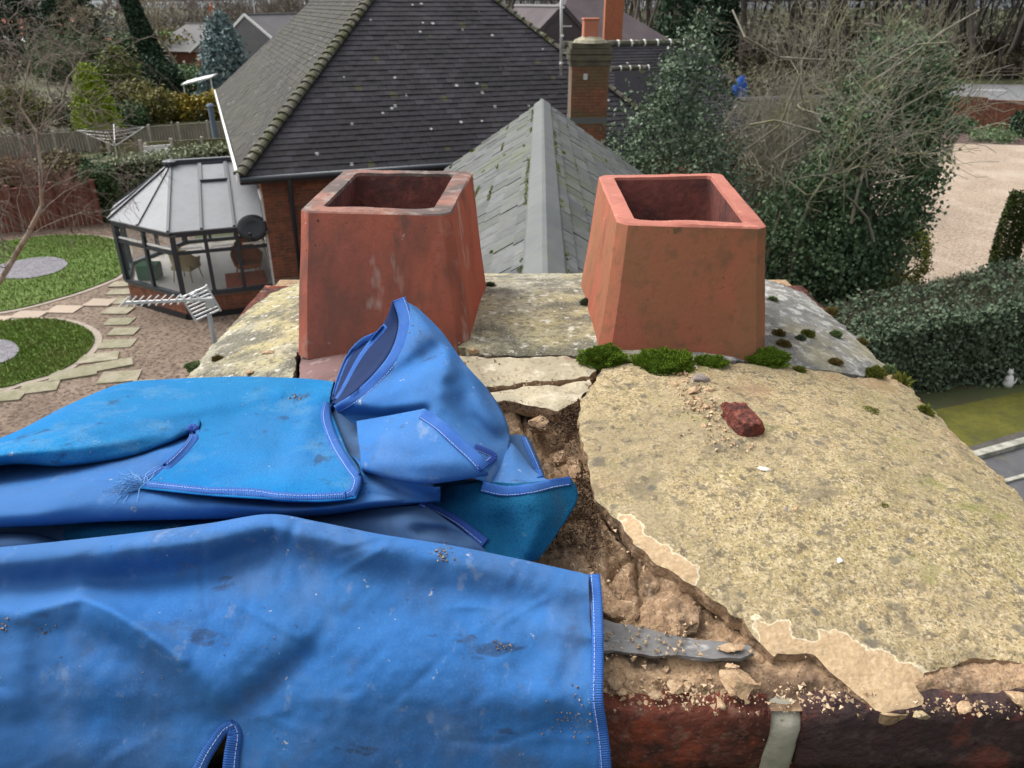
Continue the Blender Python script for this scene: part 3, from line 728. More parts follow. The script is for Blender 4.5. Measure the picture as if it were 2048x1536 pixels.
for sg in (-1, 1):
    rb_.slab([ra0 - EZ * .06, ra1 - EZ * .06, ra1 + ES * sg * SPAN - EZ * (SPAN * SP + .06), ra0 + ES * sg * SPAN - EZ * (SPAN * SP + .06)], (0, 0, -.06))
own_roof = recalc(rb_.build('roof', m_black, own))
sl = math.sqrt(1 + SP * SP); items = []
GA, SW = .215, .33
for sg in (-1, 1):
    dn = (ES * sg - EZ * SP) / sl; nn = np.cross(ED, dn); nn = nn if nn[2] > 0 else -nn
    rows = int(SPAN * sl / GA)
    for r in range(rows):
        y = .02 - (SW / 2 if r % 2 else 0)
        while y < RY1 - RY0:
            a, c = max(y, 0), min(y + SW - .010, RY1 - RY0)
            if c - a > .05:
                p = ra0 + ED * ((a + c) / 2) + dn * (.04 + (r + .45) * GA) + nn * (.018 + random.uniform(-.004, .006))
                items.append((sg, c - a, p, dn, nn))
            y += SW
def vis_key(it):
    p = it[2]
    if p[1] < 3.9: return 1e3 + p[1]
    return abs(p[1] - 6.3) * .8 + abs((it[0] * (p - np.array([RXat(p[1]), p[1], 0])).dot(ES))) * 1.6
items.sort(key=vis_key)
big = MB(); rn = []
for k, (sg, l, p, dn, nn) in enumerate(items):
    tilt = .075; v = dn * math.cos(tilt) + nn * math.sin(tilt) * 1.0; n2 = np.cross(ED, v); n2 = n2 if n2[2] > 0 else -n2
    if k < 300:
        o = bpy.data.objects.new('slate', brick_box('slate', l, GA * 1.3, .012, m_slate))
        rz = random.uniform(-.012, .012); e = ED * math.cos(rz) + v * math.sin(rz); v2 = np.cross(n2, e)
        o.matrix_world = Matrix.Translation(p) @ Matrix((e, v2, n2)).transposed().to_4x4(); COL.objects.link(o); o.parent = own_roof
    else:
        big.box(p, (l, GA * 1.3, .012), ax=[ED, v, n2]); rn += [random.random()] * 6
o = np_mesh('slates', big.v, big.f, m_slate_stuff, fattr=rn); o.parent = own_roof; o['kind'] = 'stuff'
yy = RY0 + 1.3; n = 0
while yy < RY1:
    L = .86; y2 = min(yy + L, RY1 + .06); a = np.array([RXat(yy), yy, RIDZ + .035]); c = np.array([RXat(y2), y2, RIDZ + .035 ])
    V = []
    for q, up in ((a, random.uniform(-.004, .004)), (c, random.uniform(.0, .010))):
        for sg, w, z in ((-1, .16, -.16 * SP), (-1, .145, -.145 * SP + .015), (-1, .018, .0), (1, .018, .0), (1, .145, -.145 * SP + .015), (1, .16, -.16 * SP)):
            V.append(q + ES * sg * w + EZ * (z + up))
    o = np_mesh('ridge_capping', V, [(i, i + 1, 7 + i, 6 + i) for i in range(5)] + [(0, 1, 2, 3, 4, 5), (11, 10, 9, 8, 7, 6)], m_ridge); o.parent = own_roof; yy = y2 + .006; n += 1
# flat roof extension and ivy hedge on the right
fr = [gz(1925, 922, 2.3), gz(2400, 790, 2.3), gz(2400, 1300, 2.3), gz(1700, 1300, 2.3)]
ext = thing('flat_roof_extension', 'low extension with a grey felt flat roof and a pale lichened edge', 'extension', tuple(fr[0][:2]) + (0,))
b = MB(); b.slab([(p[0], p[1], 0) for p in fr], (0, 0, 2.2)); recalc(b.build('wall', m_brickfar_s, ext))
m_felt = mat('grey_felt', (.085, .085, .09), [(2, .4, .65, (.12, .12, .12), .8), (9, .5, .7, (.055, .055, .058), .6), (1.2, .6, .7, (.12, .11, .05), .6)])
b = MB(); b.slab([(p[0], p[1], 2.2) for p in fr], (0, 0, .1)); recalc(b.build('roof', m_felt, ext))
b = MB(); b.beam(fr[0] + EZ * .03, fr[1] + EZ * .03, .10, .06); b.beam(lerp(fr[0], fr[3], .27) + EZ * .01, lerp(fr[1], fr[2], .20) + EZ * .01, .05, .03); b.build('edge_trim', mat('pale_lichened_edge', (.36, .35, .30), [(7, .42, .6, (.16, .16, .12), .85)]), ext)

# moss along the edges of the ridge and along some courses
rg = np.random.default_rng(77); MC = []; MR = []
for sg, off in ((-1, .17), (1, .17), (-1, .62), (-1, .84), (-1, 1.27), (1, .42), (1, 1.05), (-1, 1.70), (1, 1.48)):
    for k in range(900):
        y = RY0 + 3.4 + (RY1 - RY0 - 3.5) * rg.random(); mk = mnoise.noise(Vector((y * 1.5, off * 9, sg))) + .3 * mnoise.noise(Vector((y * 6, off, sg)))
        if mk < (.12 if off < .3 else .28): continue
        o_ = off + rg.normal() * .012; MC.append(np.array([RXat(y), y, RIDZ + .035]) + ES * sg * o_ - EZ * o_ * SP); MR.append(rg.random())
if MC: tag(leaf_mesh('moss_growth', np.array(MC), .020 * np.ones(len(MC)), leafmat('slate_moss', (.09, .105, .025), (.17, .19, .06)), own_roof, rg, np.array(MR)), kind='stuff')
# ------------------------------------------------------------------ fences, garden things
def fence_line(P, Q, npan, hgt, m_panel, label, post_h=None, m_p=None, board=.14, gravel=True):
    P, Q = np.array(P, float), np.array(Q, float); P[2] = Q[2] = 0; d = (Q - P) / npan; dn = d / np.linalg.norm(d)
    t = thing('fence', label, 'fence', tuple((P + Q) / 2)); nb = max(4, int(np.linalg.norm(d) / board)); nn = np.cross(dn, EZ)
    for k in range(npan + 1):
        g = MB(); p = P + d * k - np.cross(dn, EZ) * -.0; g.beam(p + nn * .03, p + nn * .03 + EZ * (post_h or hgt + .16), .13); g.build('post', m_p or m_post, t)
    for k in range(npan):
        g = MB()
        for i in range(nb):
            p = P + d * k + d * (i + .5) / nb; hh = hgt + random.uniform(-.012, .012); w = np.linalg.norm(d) / nb
            g.box(p + EZ * hh / 2 + nn * random.uniform(-.008, .008), (w - .012, .018, hh), rz=math.atan2(dn[1], dn[0]))
        g.beam(P + d * k + EZ * (hgt + .03), P + d * (k + 1) + EZ * (hgt + .03), .06, .04)
        o = g.build('panel', m_panel, t)
f1a, f1b = gz(-20, 320), gz(475, 280)
fence_line(f1a, f1b, 8, 1.0, m_timber_fence, 'long grey weathered board fence with concrete posts beyond the garden')
f2a, f2b = gz(228, 338), gz(470, 323)
fence_line(f2a, f2b, 4, 1.08, m_green_fence, 'green algae stained board fence in front of the grey fence')
f3a, f3b = gz(-140, 480), gz(203, 448)
fence_line(f3a, f3b, 4, 1.4, m_red_fence, 'dark red stained board fence at the back of the gravel garden', m_p=m_red_fence)
def rotary(label, p):
    t = thing('rotary_dryer', label, 'clothes dryer', tuple(p)); p = np.array(p)
    g = MB(); g.tube([p, p + EZ * 1.5], .03, 8); g.build('pole', m_metal, t)
    for k in range(4):
        a = PI / 2 * k + .35; e = p + EZ * 2.05 + np.array([math.cos(a), math.sin(a), 0]) * 1.35
        g = MB(); g.tube([p + EZ * 1.3, e], .022, 6); g.build('arm', m_metal, t)
    g = MB()
    for r in (.5, .75, 1.0):
        for k in range(4):
            a, c = PI / 2 * k + .35, PI / 2 * (k + 1) + .35
            g.tube([p + EZ * (1.3 + .75 * r) + np.array([math.cos(a), math.sin(a), 0]) * 1.35 * r, p + EZ * (1.3 + .75 * r) + np.array([math.cos(c), math.sin(c), 0]) * 1.35 * r], .006, 3)
    g.build('line', m_metal, t)
rotary('grey rotary clothes dryer with raised arms before the green fence', gz(243, 352))
t = thing('garden_urn', 'small white garden urn by the variegated hedge', 'urn', tuple(gz(268, 345)))
g = MB(); g.lathe((0, 0, 0), [(.2, 0), (.2, .08), (.07, .16), (.06, .32), (.2, .5), (.28, .62), (.25, .64)], 14); o = g.build('bowl', m_white, None, True); o.parent = t
t = thing('garden_statue', 'small pale garden statue in front of the green fence', 'statue', tuple(gz(301, 338)))
g = MB(); g.lathe((0, 0, 0), [(.16, 0), (.16, .3), (.1, .34), (.14, .55), (.17, .8), (.08, .95), (.10, 1.05), (.08, 1.15), (.02, 1.2)], 10); o = g.build('figure', m_post, None, True); o.parent = t
t = thing('garden_bench', 'white garden seat showing over the variegated hedge', 'bench', tuple(gz(325, 340)), rz=.5)
for nm, c, d in (('seat', (0, 0, .45), (1.2, .5, .06)), ('backrest', (0, .26, .8), (1.2, .05, .55)), ('leg', (-.55, 0, .21), (.07, .45, .42)), ('leg', (.55, 0, .21), (.07, .45, .42))):
    g = MB(); g.box(c, d); o = g.build(nm, m_white); o.parent = t
t = thing('stove_flue', 'blue grey flue pipe beside the white edged house eave', 'flue pipe', tuple(gz(438, 318)))
fp = gz(438, 318); g = MB(); g.tube([fp, fp + EZ * 2.5], .13, 10); g.tube([fp + EZ * 2.5, fp + EZ * 2.6], [.2, .12], 10); g.build('pipe', mat('blue_grey_metal', (.13, .17, .23)), t)
t = thing('white_awning', 'white sloping canopy among the shrubs left of the big roof', 'canopy', tuple(gz(405, 215)))
q = gz(405, 215); g = MB(); g.slab([q + (-1.3, 0, 1.5), q + (.9, .3, 2.0), q + (1.1, 1.2, 2.2), q + (-1.1, .9, 1.7)], (0, 0, .1)); g.build('roof_sheet', m_white, t)
for dx, dy, h in ((-1.2, .2, 1.5), (.8, .4, 2.0)):
    g = MB(); g.beam(q + (dx, dy, 0), q + (dx, dy, h), .08); g.build('post', m_white, t)
t = thing('cat_figurine', 'small white cat figurine at the foot of the ivy hedge', 'figurine', tuple(gz(2014, 772))); t.scale = (.6, .6, .72)
g = MB(); g.lathe((0, 0, 0), [(.15, 0), (.17, .08), (.15, .2), (.10, .32), (.07, .36)], 12); o = g.build('body', m_white, None, True); o.parent = t
g = MB(); g.lathe((-.03, 0, .34), [(.03, 0), (.09, .05), (.095, .1), (.06, .16), (.01, .18)], 12); o = g.build('head', m_white, None, True); o.parent = t
for i in (-1, 1):
    g = MB(); g.tube([(-.03 + i * .05, 0, .46), (-.03 + i * .065, 0, .56)], [.035, .005], 5); o = g.build('ear', m_white); o.parent = t
g = MB(); g.tube([(.12, .02, .05), (.24, 0, .12), (.26, 0, .25)], [.04, .03, .015], 6); o = g.build('tail', m_white); o.parent = t
# garden wall by the road
wa = [gz(1790, 250), gz(1870, 253), gz(1960, 258), gz(2035, 262), gz(2300, 270)]
gw = thing('garden_wall', 'long low red brick garden wall between driveway and road', 'wall', tuple(wa[2]))
for i in range(4):
    a, c = wa[i], wa[i + 1]; d = c - a; L = np.linalg.norm(d); hh = 1.75 - .12 * abs(i - 1)
    g = MB(); g.beam(a + EZ * hh / 2, c + EZ * hh / 2, .23, hh); g.build('wall_run', m_mortarfar, gw)
    brick_wall(gw, a + np.array([d[1], -d[0], 0]) / L * .12, d / L, L, hh, m_brickfar, m_brickfar_s, 40, near=gz(1950, 258))
    g = MB(); g.beam(a + EZ * (hh + .04), c + EZ * (hh + .04), .3, .08); g.build('coping', m_brickfar_s, gw)
t = thing('gate_pillar', 'square red brick gate pillar at the end of the low garden wall', 'pillar', tuple(wa[3]))
g = MB(); g.box(wa[3] + (.25, -.1, 1.15), (.55, .55, 2.3)); g.build('shaft', m_brickfar_s, t); g = MB(); g.box(wa[3] + (.25, -.1, 2.34), (.68, .68, .09)); g.build('cap', m_brickfar_s, t)
# railing beyond the road
a, c = gz(1780, 158), gz(2400, 163); t = thing('roadside_railing', 'thin brown roadside rail fence in front of the bare wood', 'fence', tuple((a + c) / 2))
for k in range(16):
    p = lerp(a, c, k / 15); g = MB(); g.beam(p, p + EZ * 1.15, .08); g.build('post', m_twig, t)
for z in (.45, .8, 1.1):
    g = MB(); g.beam(a + EZ * z, c + EZ * z, .05, .07); g.build('rail', m_twig, t)

# ------------------------------------------------------------------ far houses
def far_house(name, label, p, w, d, ev, rh, rz, mw, mr, chim=None, gable=True, win=2, mbarge=None):
    t = thing(name, label, 'house', (p[0], p[1], 0), rz=rz)
    def add(nm, b, m, par=t): o = b.build(nm, m); o.parent = par; return o
    b = MB(); b.box((0, 0, ev / 2), (w, d, ev)); recalc(add('wall', b, mw))
    b = MB(); o_ = .35; e = 0 if gable else d / 2 * .95
    V = [(-w / 2 - o_, -d / 2 - o_, ev - .1), (w / 2 + o_, -d / 2 - o_, ev - .1), (w / 2 + o_, d / 2 + o_, ev - .1), (-w / 2 - o_, d / 2 + o_, ev - .1), (-w / 2 - o_ + e, 0, ev + rh), (w / 2 + o_ - e, 0, ev + rh)]
    b.add(V, [(0, 1, 5, 4), (2, 3, 4, 5), (0, 4, 3), (1, 2, 5), (3, 2, 1, 0)]); rf = recalc(add('roof', b, mr))
    b = MB(); b.tube([V[4], V[5]], .11, 6); o = b.build('ridge', m_roof_grey); o.parent = rf
    if gable:
        for sx in (-1, 1):
            b = MB(); x = sx * (w / 2 + o_ + .03); b.beam((x, -d / 2 - o_, ev - .1), (x, 0, ev + rh), .06, .2); b.beam((x, d / 2 + o_, ev - .1), (x, 0, ev + rh), .06, .2); o = b.build('bargeboard', mbarge or m_white); o.parent = rf
    for k in range(win):
        x = (k + .5) / win * w - w / 2
        b = MB(); b.box((x, -d / 2 - .03, ev * .58), (1.3, .08, 1.1)); f = add('window', b, m_white)
        b = MB(); b.box((x, -d / 2 - .075, ev * .58), (1.1, .03, .9)); o = b.build('pane', m_winglass); o.parent = f
    if chim:
        b = MB(); b.box((chim, .2, ev + rh * .5 + .9), (.7, .6, rh + 1.6)); c = b.build('chimney', m_orange_brick); c.parent = rf
        b = MB(); b.lathe((chim, .2, ev + rh + 1.65), [(.16, 0), (.13, .4), (.15, .45)], 10); o = b.build('chimney_pot', m_terra_far); o.parent = c
    return t
def at(px, Y): p = gy(px, 60, Y); return p
far_house('red_roofed_house', 'distant low house with an orange red roof beside the dark cedar', at(82, 120), 9, 6, 3.0, 2.0, .1, m_cream, m_roof_red)
far_house('grey_roofed_bungalow', 'distant grey roofed bungalow with an orange chimney behind the olive trees', at(405, 92), 9.5, 7, 2.4, 2.5, -.25, m_brickfar_s, m_roof_grey, chim=1.5, gable=False)
far_house('brick_gabled_house', 'small red brick gabled house behind the blue spruce', at(482, 78), 5, 7, 3.0, 2.2, 1.2, m_orange_brick, m_roof_grey)
far_house('tiled_house', 'pale grey tiled house just left of the big hipped roof', at(560, 72), 7.5, 9, 2.9, 3.2, 1.15, m_cream, m_roof_grey, win=3)
far_house('orange_roofed_house', 'distant low house with a thin orange roof behind the bare trees', at(243, 105), 7, 5, 1.8, 1.3, .0, m_cream, m_roof_red)
far_house('brown_roofed_house', 'purple brown hipped roof house behind the mossy brick chimney', at(1165, 56), 14, 13, 2.7, 4.6, ROT + .1, m_brickfar_s, m_roof_purple, gable=False)
ck = gy(1225, 60, 50.0); t = thing('brick_chimney', 'tall bright orange brick chimney behind the mossy brick chimney', 'chimney', (ck[0], ck[1], 0))
b = MB(); b.box((ck[0], ck[1], 4.0), (1.05, .9, 8.0)); b.build('stack', m_orange_brick, t); b = MB(); b.box((ck[0], ck[1], 8.05), (1.2, 1.05, .3)); b.build('cap', m_orange_brick, t)
gb = gy(1075, 30, 46.0); far_house('orange_gabled_house', 'orange brick gable end showing above the right hip of the big roof', (gb[0], gb[1]), 6, 6, 3.9, 2.9, ROT + 1.57, m_orange_brick, m_roof_purple, win=1, mbarge=m_roof_purple)
m_roof_garage = mat('garage_tiles', (.045, .042, .039), [(1.2, .4, .65, (.065, .062, .055), .8), (7, .5, .7, (.026, .024, .023), .6, (.3, 1, 1))], coord='World')
far_house('garage', 'grey roofed garage half hidden behind the lichened bare branches', at(1570, 30), 4.6, 6.5, 2.2, 1.6, .25, m_brickfar_s, m_roof_garage, mbarge=m_roof_purple)
t = thing('white_shed', 'long white shed roof at the far left edge of the gardens', 'shed', tuple(at(45, 112)))
p = at(45, 112); b = MB(); b.box((p[0], p[1], 1.1), (11, 3.5, 2.2)); b.build('wall', m_cream, t); b = MB(); b.slab([(p[0] - 5.8, p[1] - 2, 2.2), (p[0] + 5.8, p[1] - 2, 2.2), (p[0] + 5.8, p[1] + 2, 2.7), (p[0] - 5.8, p[1] + 2, 2.7)], (0, 0, .15)); b.build('roof', m_white, t)
t = thing('green_shed', 'far green roofed shed in front of the distant town', 'shed', tuple(at(352, 118)))
p = at(352, 118); b = MB(); b.box((p[0], p[1], 1.4), (4.5, 3, 2.8)); b.build('wall', m_cream, t); b = MB(); b.box((p[0], p[1], 2.95), (5, 3.4, .5)); b.build('roof', m_green, t)
bc = thing('blue_cover', 'crumpled blue cover half hidden behind the holly tree', 'blue cover', tuple(gy(1455, 130, 36)))
p = gy(1486, 134, 36.0); V = []; F = []
for i in range(9):
    for j in range(13):
        a = PI * i / 8; c_ = 2 * PI * j / 12; k = .42 + .40 * mnoise.noise(Vector((i * .9, j * .9 % 12 * .9, 2)))
        V.append((p[0] + .8 * math.sin(a) * math.cos(c_) * k, p[1] + .5 * math.sin(a) * math.sin(c_) * k, (p[2] - .1) * (.8 + .2 * math.cos(a)) * (.9 + .1 * k)))
for i in range(8):
    for j in range(12): F.append((i * 13 + j, i * 13 + j + 1, i * 13 + 14 + j, i * 13 + 13 + j))
np_mesh('sheet', V, F, mat('far_blue_cover', (.025, .08, .30)), bc, True)
for k, (px, lab) in enumerate(((514, 'slim grey street lamp behind the pale tiled house'),)):
    p = at(px, 95); t = thing('street_lamp', lab, 'street lamp', (p[0], p[1], 0)); g = MB(); g.tube([(p[0], p[1], 0), (p[0], p[1], 9)], [.09, .06], 6); g.build('post', m_metal, t); g = MB(); g.box((p[0] + .5, p[1], 9), (1.1, .2, .12)); g.build('lamp_head', m_metal, t)
# distant town and low hills at the skyline
hb_ = MB(); rr = np.random.default_rng(3)
V = []; F = []
for i in range(61):
    x = -900 + 30 * i; h = 5.5 + 3.5 * mnoise.noise(Vector((x * .006, 3.3, 0))) + 1.5 * mnoise.noise(Vector((x * .03, 1.3, 0)))
    V += [(x, 1000, 0), (x, 1040, max(h, 2) + 3), (x, 1200, 0)]
for i in range(60): F += [(3 * i, 3 * i + 3, 3 * i + 4, 3 * i + 1), (3 * i + 1, 3 * i + 4, 3 * i + 5, 3 * i + 2)]
o = np_mesh('hills', V, F, mat('far_hill', (.10, .115, .12), [(.02, .4, .65, (.15, .16, .165), .8)], coord='World'), smooth=True); o['kind'] = 'structure'

# ------------------------------------------------------------------ trees and shrubs
def shrub(name, label, cat, c, rad, n_cl, per, sp, size, m, seed, parent_trunk=True, group=None, base_z=0.0, squash=None, inner=.5, trunk_r=.05, aspect=.55):
    rng = np.random.default_rng(seed); t = thing(name, label, cat, (c[0], c[1], base_z), group)
    C, rn = crown_points(rng, c, rad, n_cl, per, sp, inner, squash); C[:, 2] = np.maximum(C[:, 2], base_z + .02)
    leaf_mesh('crown', C, size * (.7 + .6 * rng.random(len(C))), m, t, rng, rn, aspect)
    if parent_trunk:
        S = []
        for k in range(7):
            e = np.array(c) + rnd_dirs(rng, 1)[0] * np.array(rad) * .75; S.append((c[0] + rng.normal() * .05, c[1] + rng.normal() * .05, base_z, *e, trunk_r, trunk_r * .35))
        seg_mesh('trunk', S, m_bark, t, 5)
    return t
def conifer(name, label, p, h, r, m, seed, n=2600, size=.12, group=None, taper=.85, sway=.0):
    rng = np.random.default_rng(seed); t = thing(name, label, 'conifer', (p[0], p[1], 0), group)
    ncl = n // 16; z = rng.random(ncl) ** 1.25; a = rng.random(ncl) * 2 * PI; rr_ = r * (1 - z) ** taper * (.55 + .5 * rng.random(ncl) ** .5)
    cc = np.c_[p[0] + rr_ * np.cos(a) + sway * z, p[1] + rr_ * np.sin(a), .15 + z * (h - .1)]
    C = np.repeat(cc, 16, axis=0) + rng.normal(size=(ncl * 16, 3)) * (.09 * r + .05)
    rn = np.clip(np.repeat(rng.random(ncl), 16) * .7 + rng.random(ncl * 16) * .35, 0, 1)
    leaf_mesh('crown', C, size * (.7 + .6 * rng.random(len(C))), m, t, rng, rn, .45, flat=.3)
    seg_mesh('trunk', [(p[0], p[1], 0, p[0] + sway * .8, p[1], h * .85, r * .10 + .03, .02)], m_bark, t, 6); return t
def bare(name, label, p, h, r0, mt, mb, seed, levels=5, group=None, cat='bare tree', **kw):
    rng = np.random.default_rng(seed); t = thing(name, label, cat, (p[0], p[1], 0), group)
    lv = branch_tree(rng, (p[0], p[1], 0), h, r0, levels, **kw)
    seg_mesh('trunk', lv[0] + lv[1], mb, t, 6); seg_mesh('twigs', [s for l in lv[2:] for s in l], mt, t, 3); return t
def ztop(py, Y): return gy(1024, py, Y)[2]
def place(px, pyb): return gz(px, pyb)
# left gardens
g_ = place(200, 264); conifer('golden_conifer', 'bright yellow green cone shaped conifer standing behind the fence', g_, ztop(138, g_[1]), 1.2, m_gold, 1, 15000, .10, taper=.62)
g_ = place(250, 218); conifer('loose_conifer', 'loose yellow green conifer behind the bright green cone', g_, ztop(104, g_[1]), 2.2, leafmat('loose_conifer_leaf', (.045, .075, .02), (.17, .19, .05)), 2, 5200, .17, taper=.6)
g_ = place(462, 205); conifer('blue_spruce', 'blue grey spruce growing against the left roof edge', g_, ztop(32, g_[1]), 2.3, m_blue, 3, 6500, .18, taper=.7)
g_ = at(140, 88); conifer('dark_cedar', 'tall dark cedar in front of the far red roof', g_, 9.8, 3.6, m_dkcon, 4, 6000, .3, taper=.6)
g_ = at(32, 96); conifer('dark_fir', 'dark fir at the far upper left beside the cedar', g_, 9.6, 3.2, m_dkcon, 5, 5000, .3, taper=.6)
def sh(px, pyb, w, pt, m, seed, name, label, dep=None, n=150, per=22, size=.09, inner=.5, cat='shrub', sp=None):
    c = place(px, pyb); z = max(ztop(pt, c[1]), .6); rx = w / 2 / FOC * c[1] * 1.0
    return shrub(name, label, cat, (c[0], c[1] + rx * .6, z * .5), (rx, (dep or rx * .8), z * .52), n, per, sp or rx * .13, size * c[1] / 45 + .03, m, seed, inner=inner)
sh(168, 262, 70, 222, m_dkcon, 21, 'dark_shrub', 'dark green shrub at the foot of the bright green cone')
sh(240, 258, 90, 218, m_shrub, 22, 'green_shrub', 'blue green low shrub right of the bright green cone')
sh(270, 232, 80, 170, m_olive, 23, 'olive_shrub', 'tall olive brown shrub behind the low blue green shrub')
sh(305, 246, 90, 186, m_olive, 24, 'olive_shrub', 'broad olive shrub just behind the middle of the grey fence', n=180)
sh(360, 242, 80, 198, m_yellow, 25, 'golden_shrub', 'golden yellow shrub behind the grey fence posts', n=170)
sh(425, 240, 60, 190, m_yellow, 26, 'golden_shrub', 'golden shrub under the white sloping canopy')
sh(305, 198, 100, 130, m_dkcon, 27, 'dark_shrub', 'large dark green shrub behind the olive shrubs', n=220)
sh(375, 192, 130, 148, m_pale, 28, 'pale_shrub', 'pale green spreading shrub left of the blue spruce', n=220)
sh(350, 148, 130, 66, m_olive, 29, 'olive_tree', 'broad olive green tree below the grey roofed bungalow', n=240, cat='tree')
sh(395, 140, 90, 70, m_shrub, 30, 'dark_bush', 'dark rounded bush beside the broad olive green tree', n=200, cat='bush')
sh(255, 140, 110, 72, m_shrub, 31, 'dark_bush', 'dark green bush mass below the thin orange roof', n=200, cat='bush')
sh(130, 168, 150, 82, m_shrub, 32, 'evergreen_bush', 'wide dark evergreen bush behind the grey bare trees', n=260, cat='bush')
sh(235, 330, 56, 268, m_brownbush, 33, 'brown_shrub', 'round reddish brown shrub in front of the grey fence', n=150)
sh(205, 405, 90, 318, m_shrub, 34, 'green_shrub', 'green shrub behind the right end of the red fence', n=190)
sh(120, 405, 130, 320, m_brownbush, 35, 'brown_shrub', 'wide grey brown shrub behind the red fence', n=200)
sh(40, 270, 90, 180, leafmat('lime_leaf', (.06, .07, .03), (.20, .21, .06)), 36, 'lime_shrub', 'yellow green shrub among twigs at the left edge', n=130)
sh(20, 420, 100, 330, m_brownbush, 38, 'brown_shrub', 'brown shrub behind the red fence at the left edge', n=150)
# variegated hedge and dark ivy by the conservatory
def hedge_box(name, label, P, Q, dep, h, m, seed, n, size, top=None, rag=.08, cat='hedge', clump=10, rise=None):
    rng = np.random.default_rng(seed); P, Q = np.array(P, float), np.array(Q, float); P[2] = Q[2] = 0; L = np.linalg.norm(Q - P); e = (Q - P) / L; nn = np.array([-e[1], e[0], 0])
    t = thing(name, label, cat, tuple((P + Q) / 2)); ncl = n // clump
    u = rng.random(ncl) * L; s = rng.random(ncl); fr_ = s < .62; tp = s > .78
    v = np.where(fr_, rng.random(ncl) * .22, rng.random(ncl) * dep); z = np.where(fr_, rng.random(ncl) * h, np.where(tp, h - rng.random(ncl) * .15, rng.random(ncl) * h))
    bulge = np.array([mnoise.noise(Vector((a * .9, b * .9, seed))) for a, b in zip(u, z)])
    cc = P + e * u[:, None] + nn * (v + bulge * .22 * fr_)[:, None] + EZ * (z + bulge * .10)[:, None]
    if rise: cc[:, 2] *= rise[0] + (rise[1] - rise[0]) * u / L
    C = np.repeat(cc, clump, axis=0) + rng.normal(size=(ncl * clump, 3)) * rag; C[:, 2] = np.maximum(C[:, 2], .01)
    rn = np.clip(np.repeat(rng.random(ncl), clump) * .75 + rng.random(len(C)) * .3, 0, 1)
    leaf_mesh('foliage', C, size * (.6 + .8 * rng.random(len(C))), m, t, rng, rn, .7)
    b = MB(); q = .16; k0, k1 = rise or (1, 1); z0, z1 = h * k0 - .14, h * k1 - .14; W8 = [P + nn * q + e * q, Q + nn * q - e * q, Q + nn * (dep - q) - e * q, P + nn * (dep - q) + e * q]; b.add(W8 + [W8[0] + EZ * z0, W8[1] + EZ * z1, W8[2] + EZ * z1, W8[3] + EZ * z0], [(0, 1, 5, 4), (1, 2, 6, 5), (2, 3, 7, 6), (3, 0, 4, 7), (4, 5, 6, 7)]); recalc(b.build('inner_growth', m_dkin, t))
    if top:
        S = []
        for _ in range(6500):
            uu = rng.random(); p = P + e * uu * L + nn * (.12 + .88 * rng.random()) * dep + EZ * (h * (k0 + (k1 - k0) * uu) - .08); d = rnd_dirs(rng, 1)[0] * .16; d[2] = abs(d[2]) * .9 + .02; S.append((*p, *(p + d), .006, .003))
        seg_mesh('clipped_twigs', S, top, t, 3)
    return t
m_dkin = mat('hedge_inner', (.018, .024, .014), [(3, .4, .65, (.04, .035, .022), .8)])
hedge_box('variegated_hedge', 'pale variegated ivy hedge behind the conservatory roof', gz(228, 430), gz(480, 388), 1.3, ztop(348, gz(228, 430)[1]) + .35, m_varieg, 41, 9000, .06)
hedge_box('ivy_hedge', 'short dark ivy hedge between red fence and conservatory', gz(192, 448), gz(250, 440), 1.0, 1.75, m_shrub, 42, 4000, .06)
# right side
hp, hq = gz(1660, 808), gz(2420, 712)
hedge_box('clipped_ivy_hedge', 'thick clipped dark ivy hedge in front of the gravel drive', hp, hq, 1.75, 1.92, m_hedge, 43, 60000, .040, m_hedgetop, .07, rise=(.66, 1.30))
c = gz(1808, 600); shrub('topiary_dome', 'low yellow green clipped dome behind the ivy hedge', 'topiary', (c[0] + .05, c[1] + .9, .85), (.74, .74, 1.0), 340, 22, .07, .035, m_topiary, 44, inner=.9)
p = gz(1990, 585); rng = np.random.default_rng(45); t = thing('cypress_column', 'narrow dark cypress column rising behind the ivy hedge', 'cypress', tuple(p)); n = 9000; z = rng.random(n); a = rng.random(n) * 2 * PI
rr_ = .30 * (.75 + .35 * np.sin(z * PI)) * (.75 + .25 * rng.random(n) ** .5); tp_ = gy(2044, 384, p[1])
C = np.c_[p[0] + rr_ * np.cos(a) + (tp_[0] - p[0]) * z, p[1] + rr_ * np.sin(a), z * tp_[2]]; C += rng.normal(size=C.shape) * .02
leaf_mesh('crown', C, .045 * np.ones(n), leafmat('cypress_leaf', (.02, .035, .008), (.07, .085, .02)), t, rng, rng.random(n), .4, .3); seg_mesh('trunk', [(*p, *(p + (tp_ - p) * .95), .08, .02)], m_bark, t, 6)
sh(1925, 266, 52, 241, m_shrub, 46, 'round_bush', 'small round green bush in the bed by the garden wall', size=.05, n=120, cat='bush', inner=.8)
sh(2000, 286, 100, 270, m_pale, 47, 'ground_cover_shrub', 'low pale green spreading shrub in the bark bed', n=70, size=.04)
sh(2046, 275, 44, 228, m_dkcon, 48, 'dark_bush', 'dark bush at the right edge below the gate pillar', n=130, cat='bush')
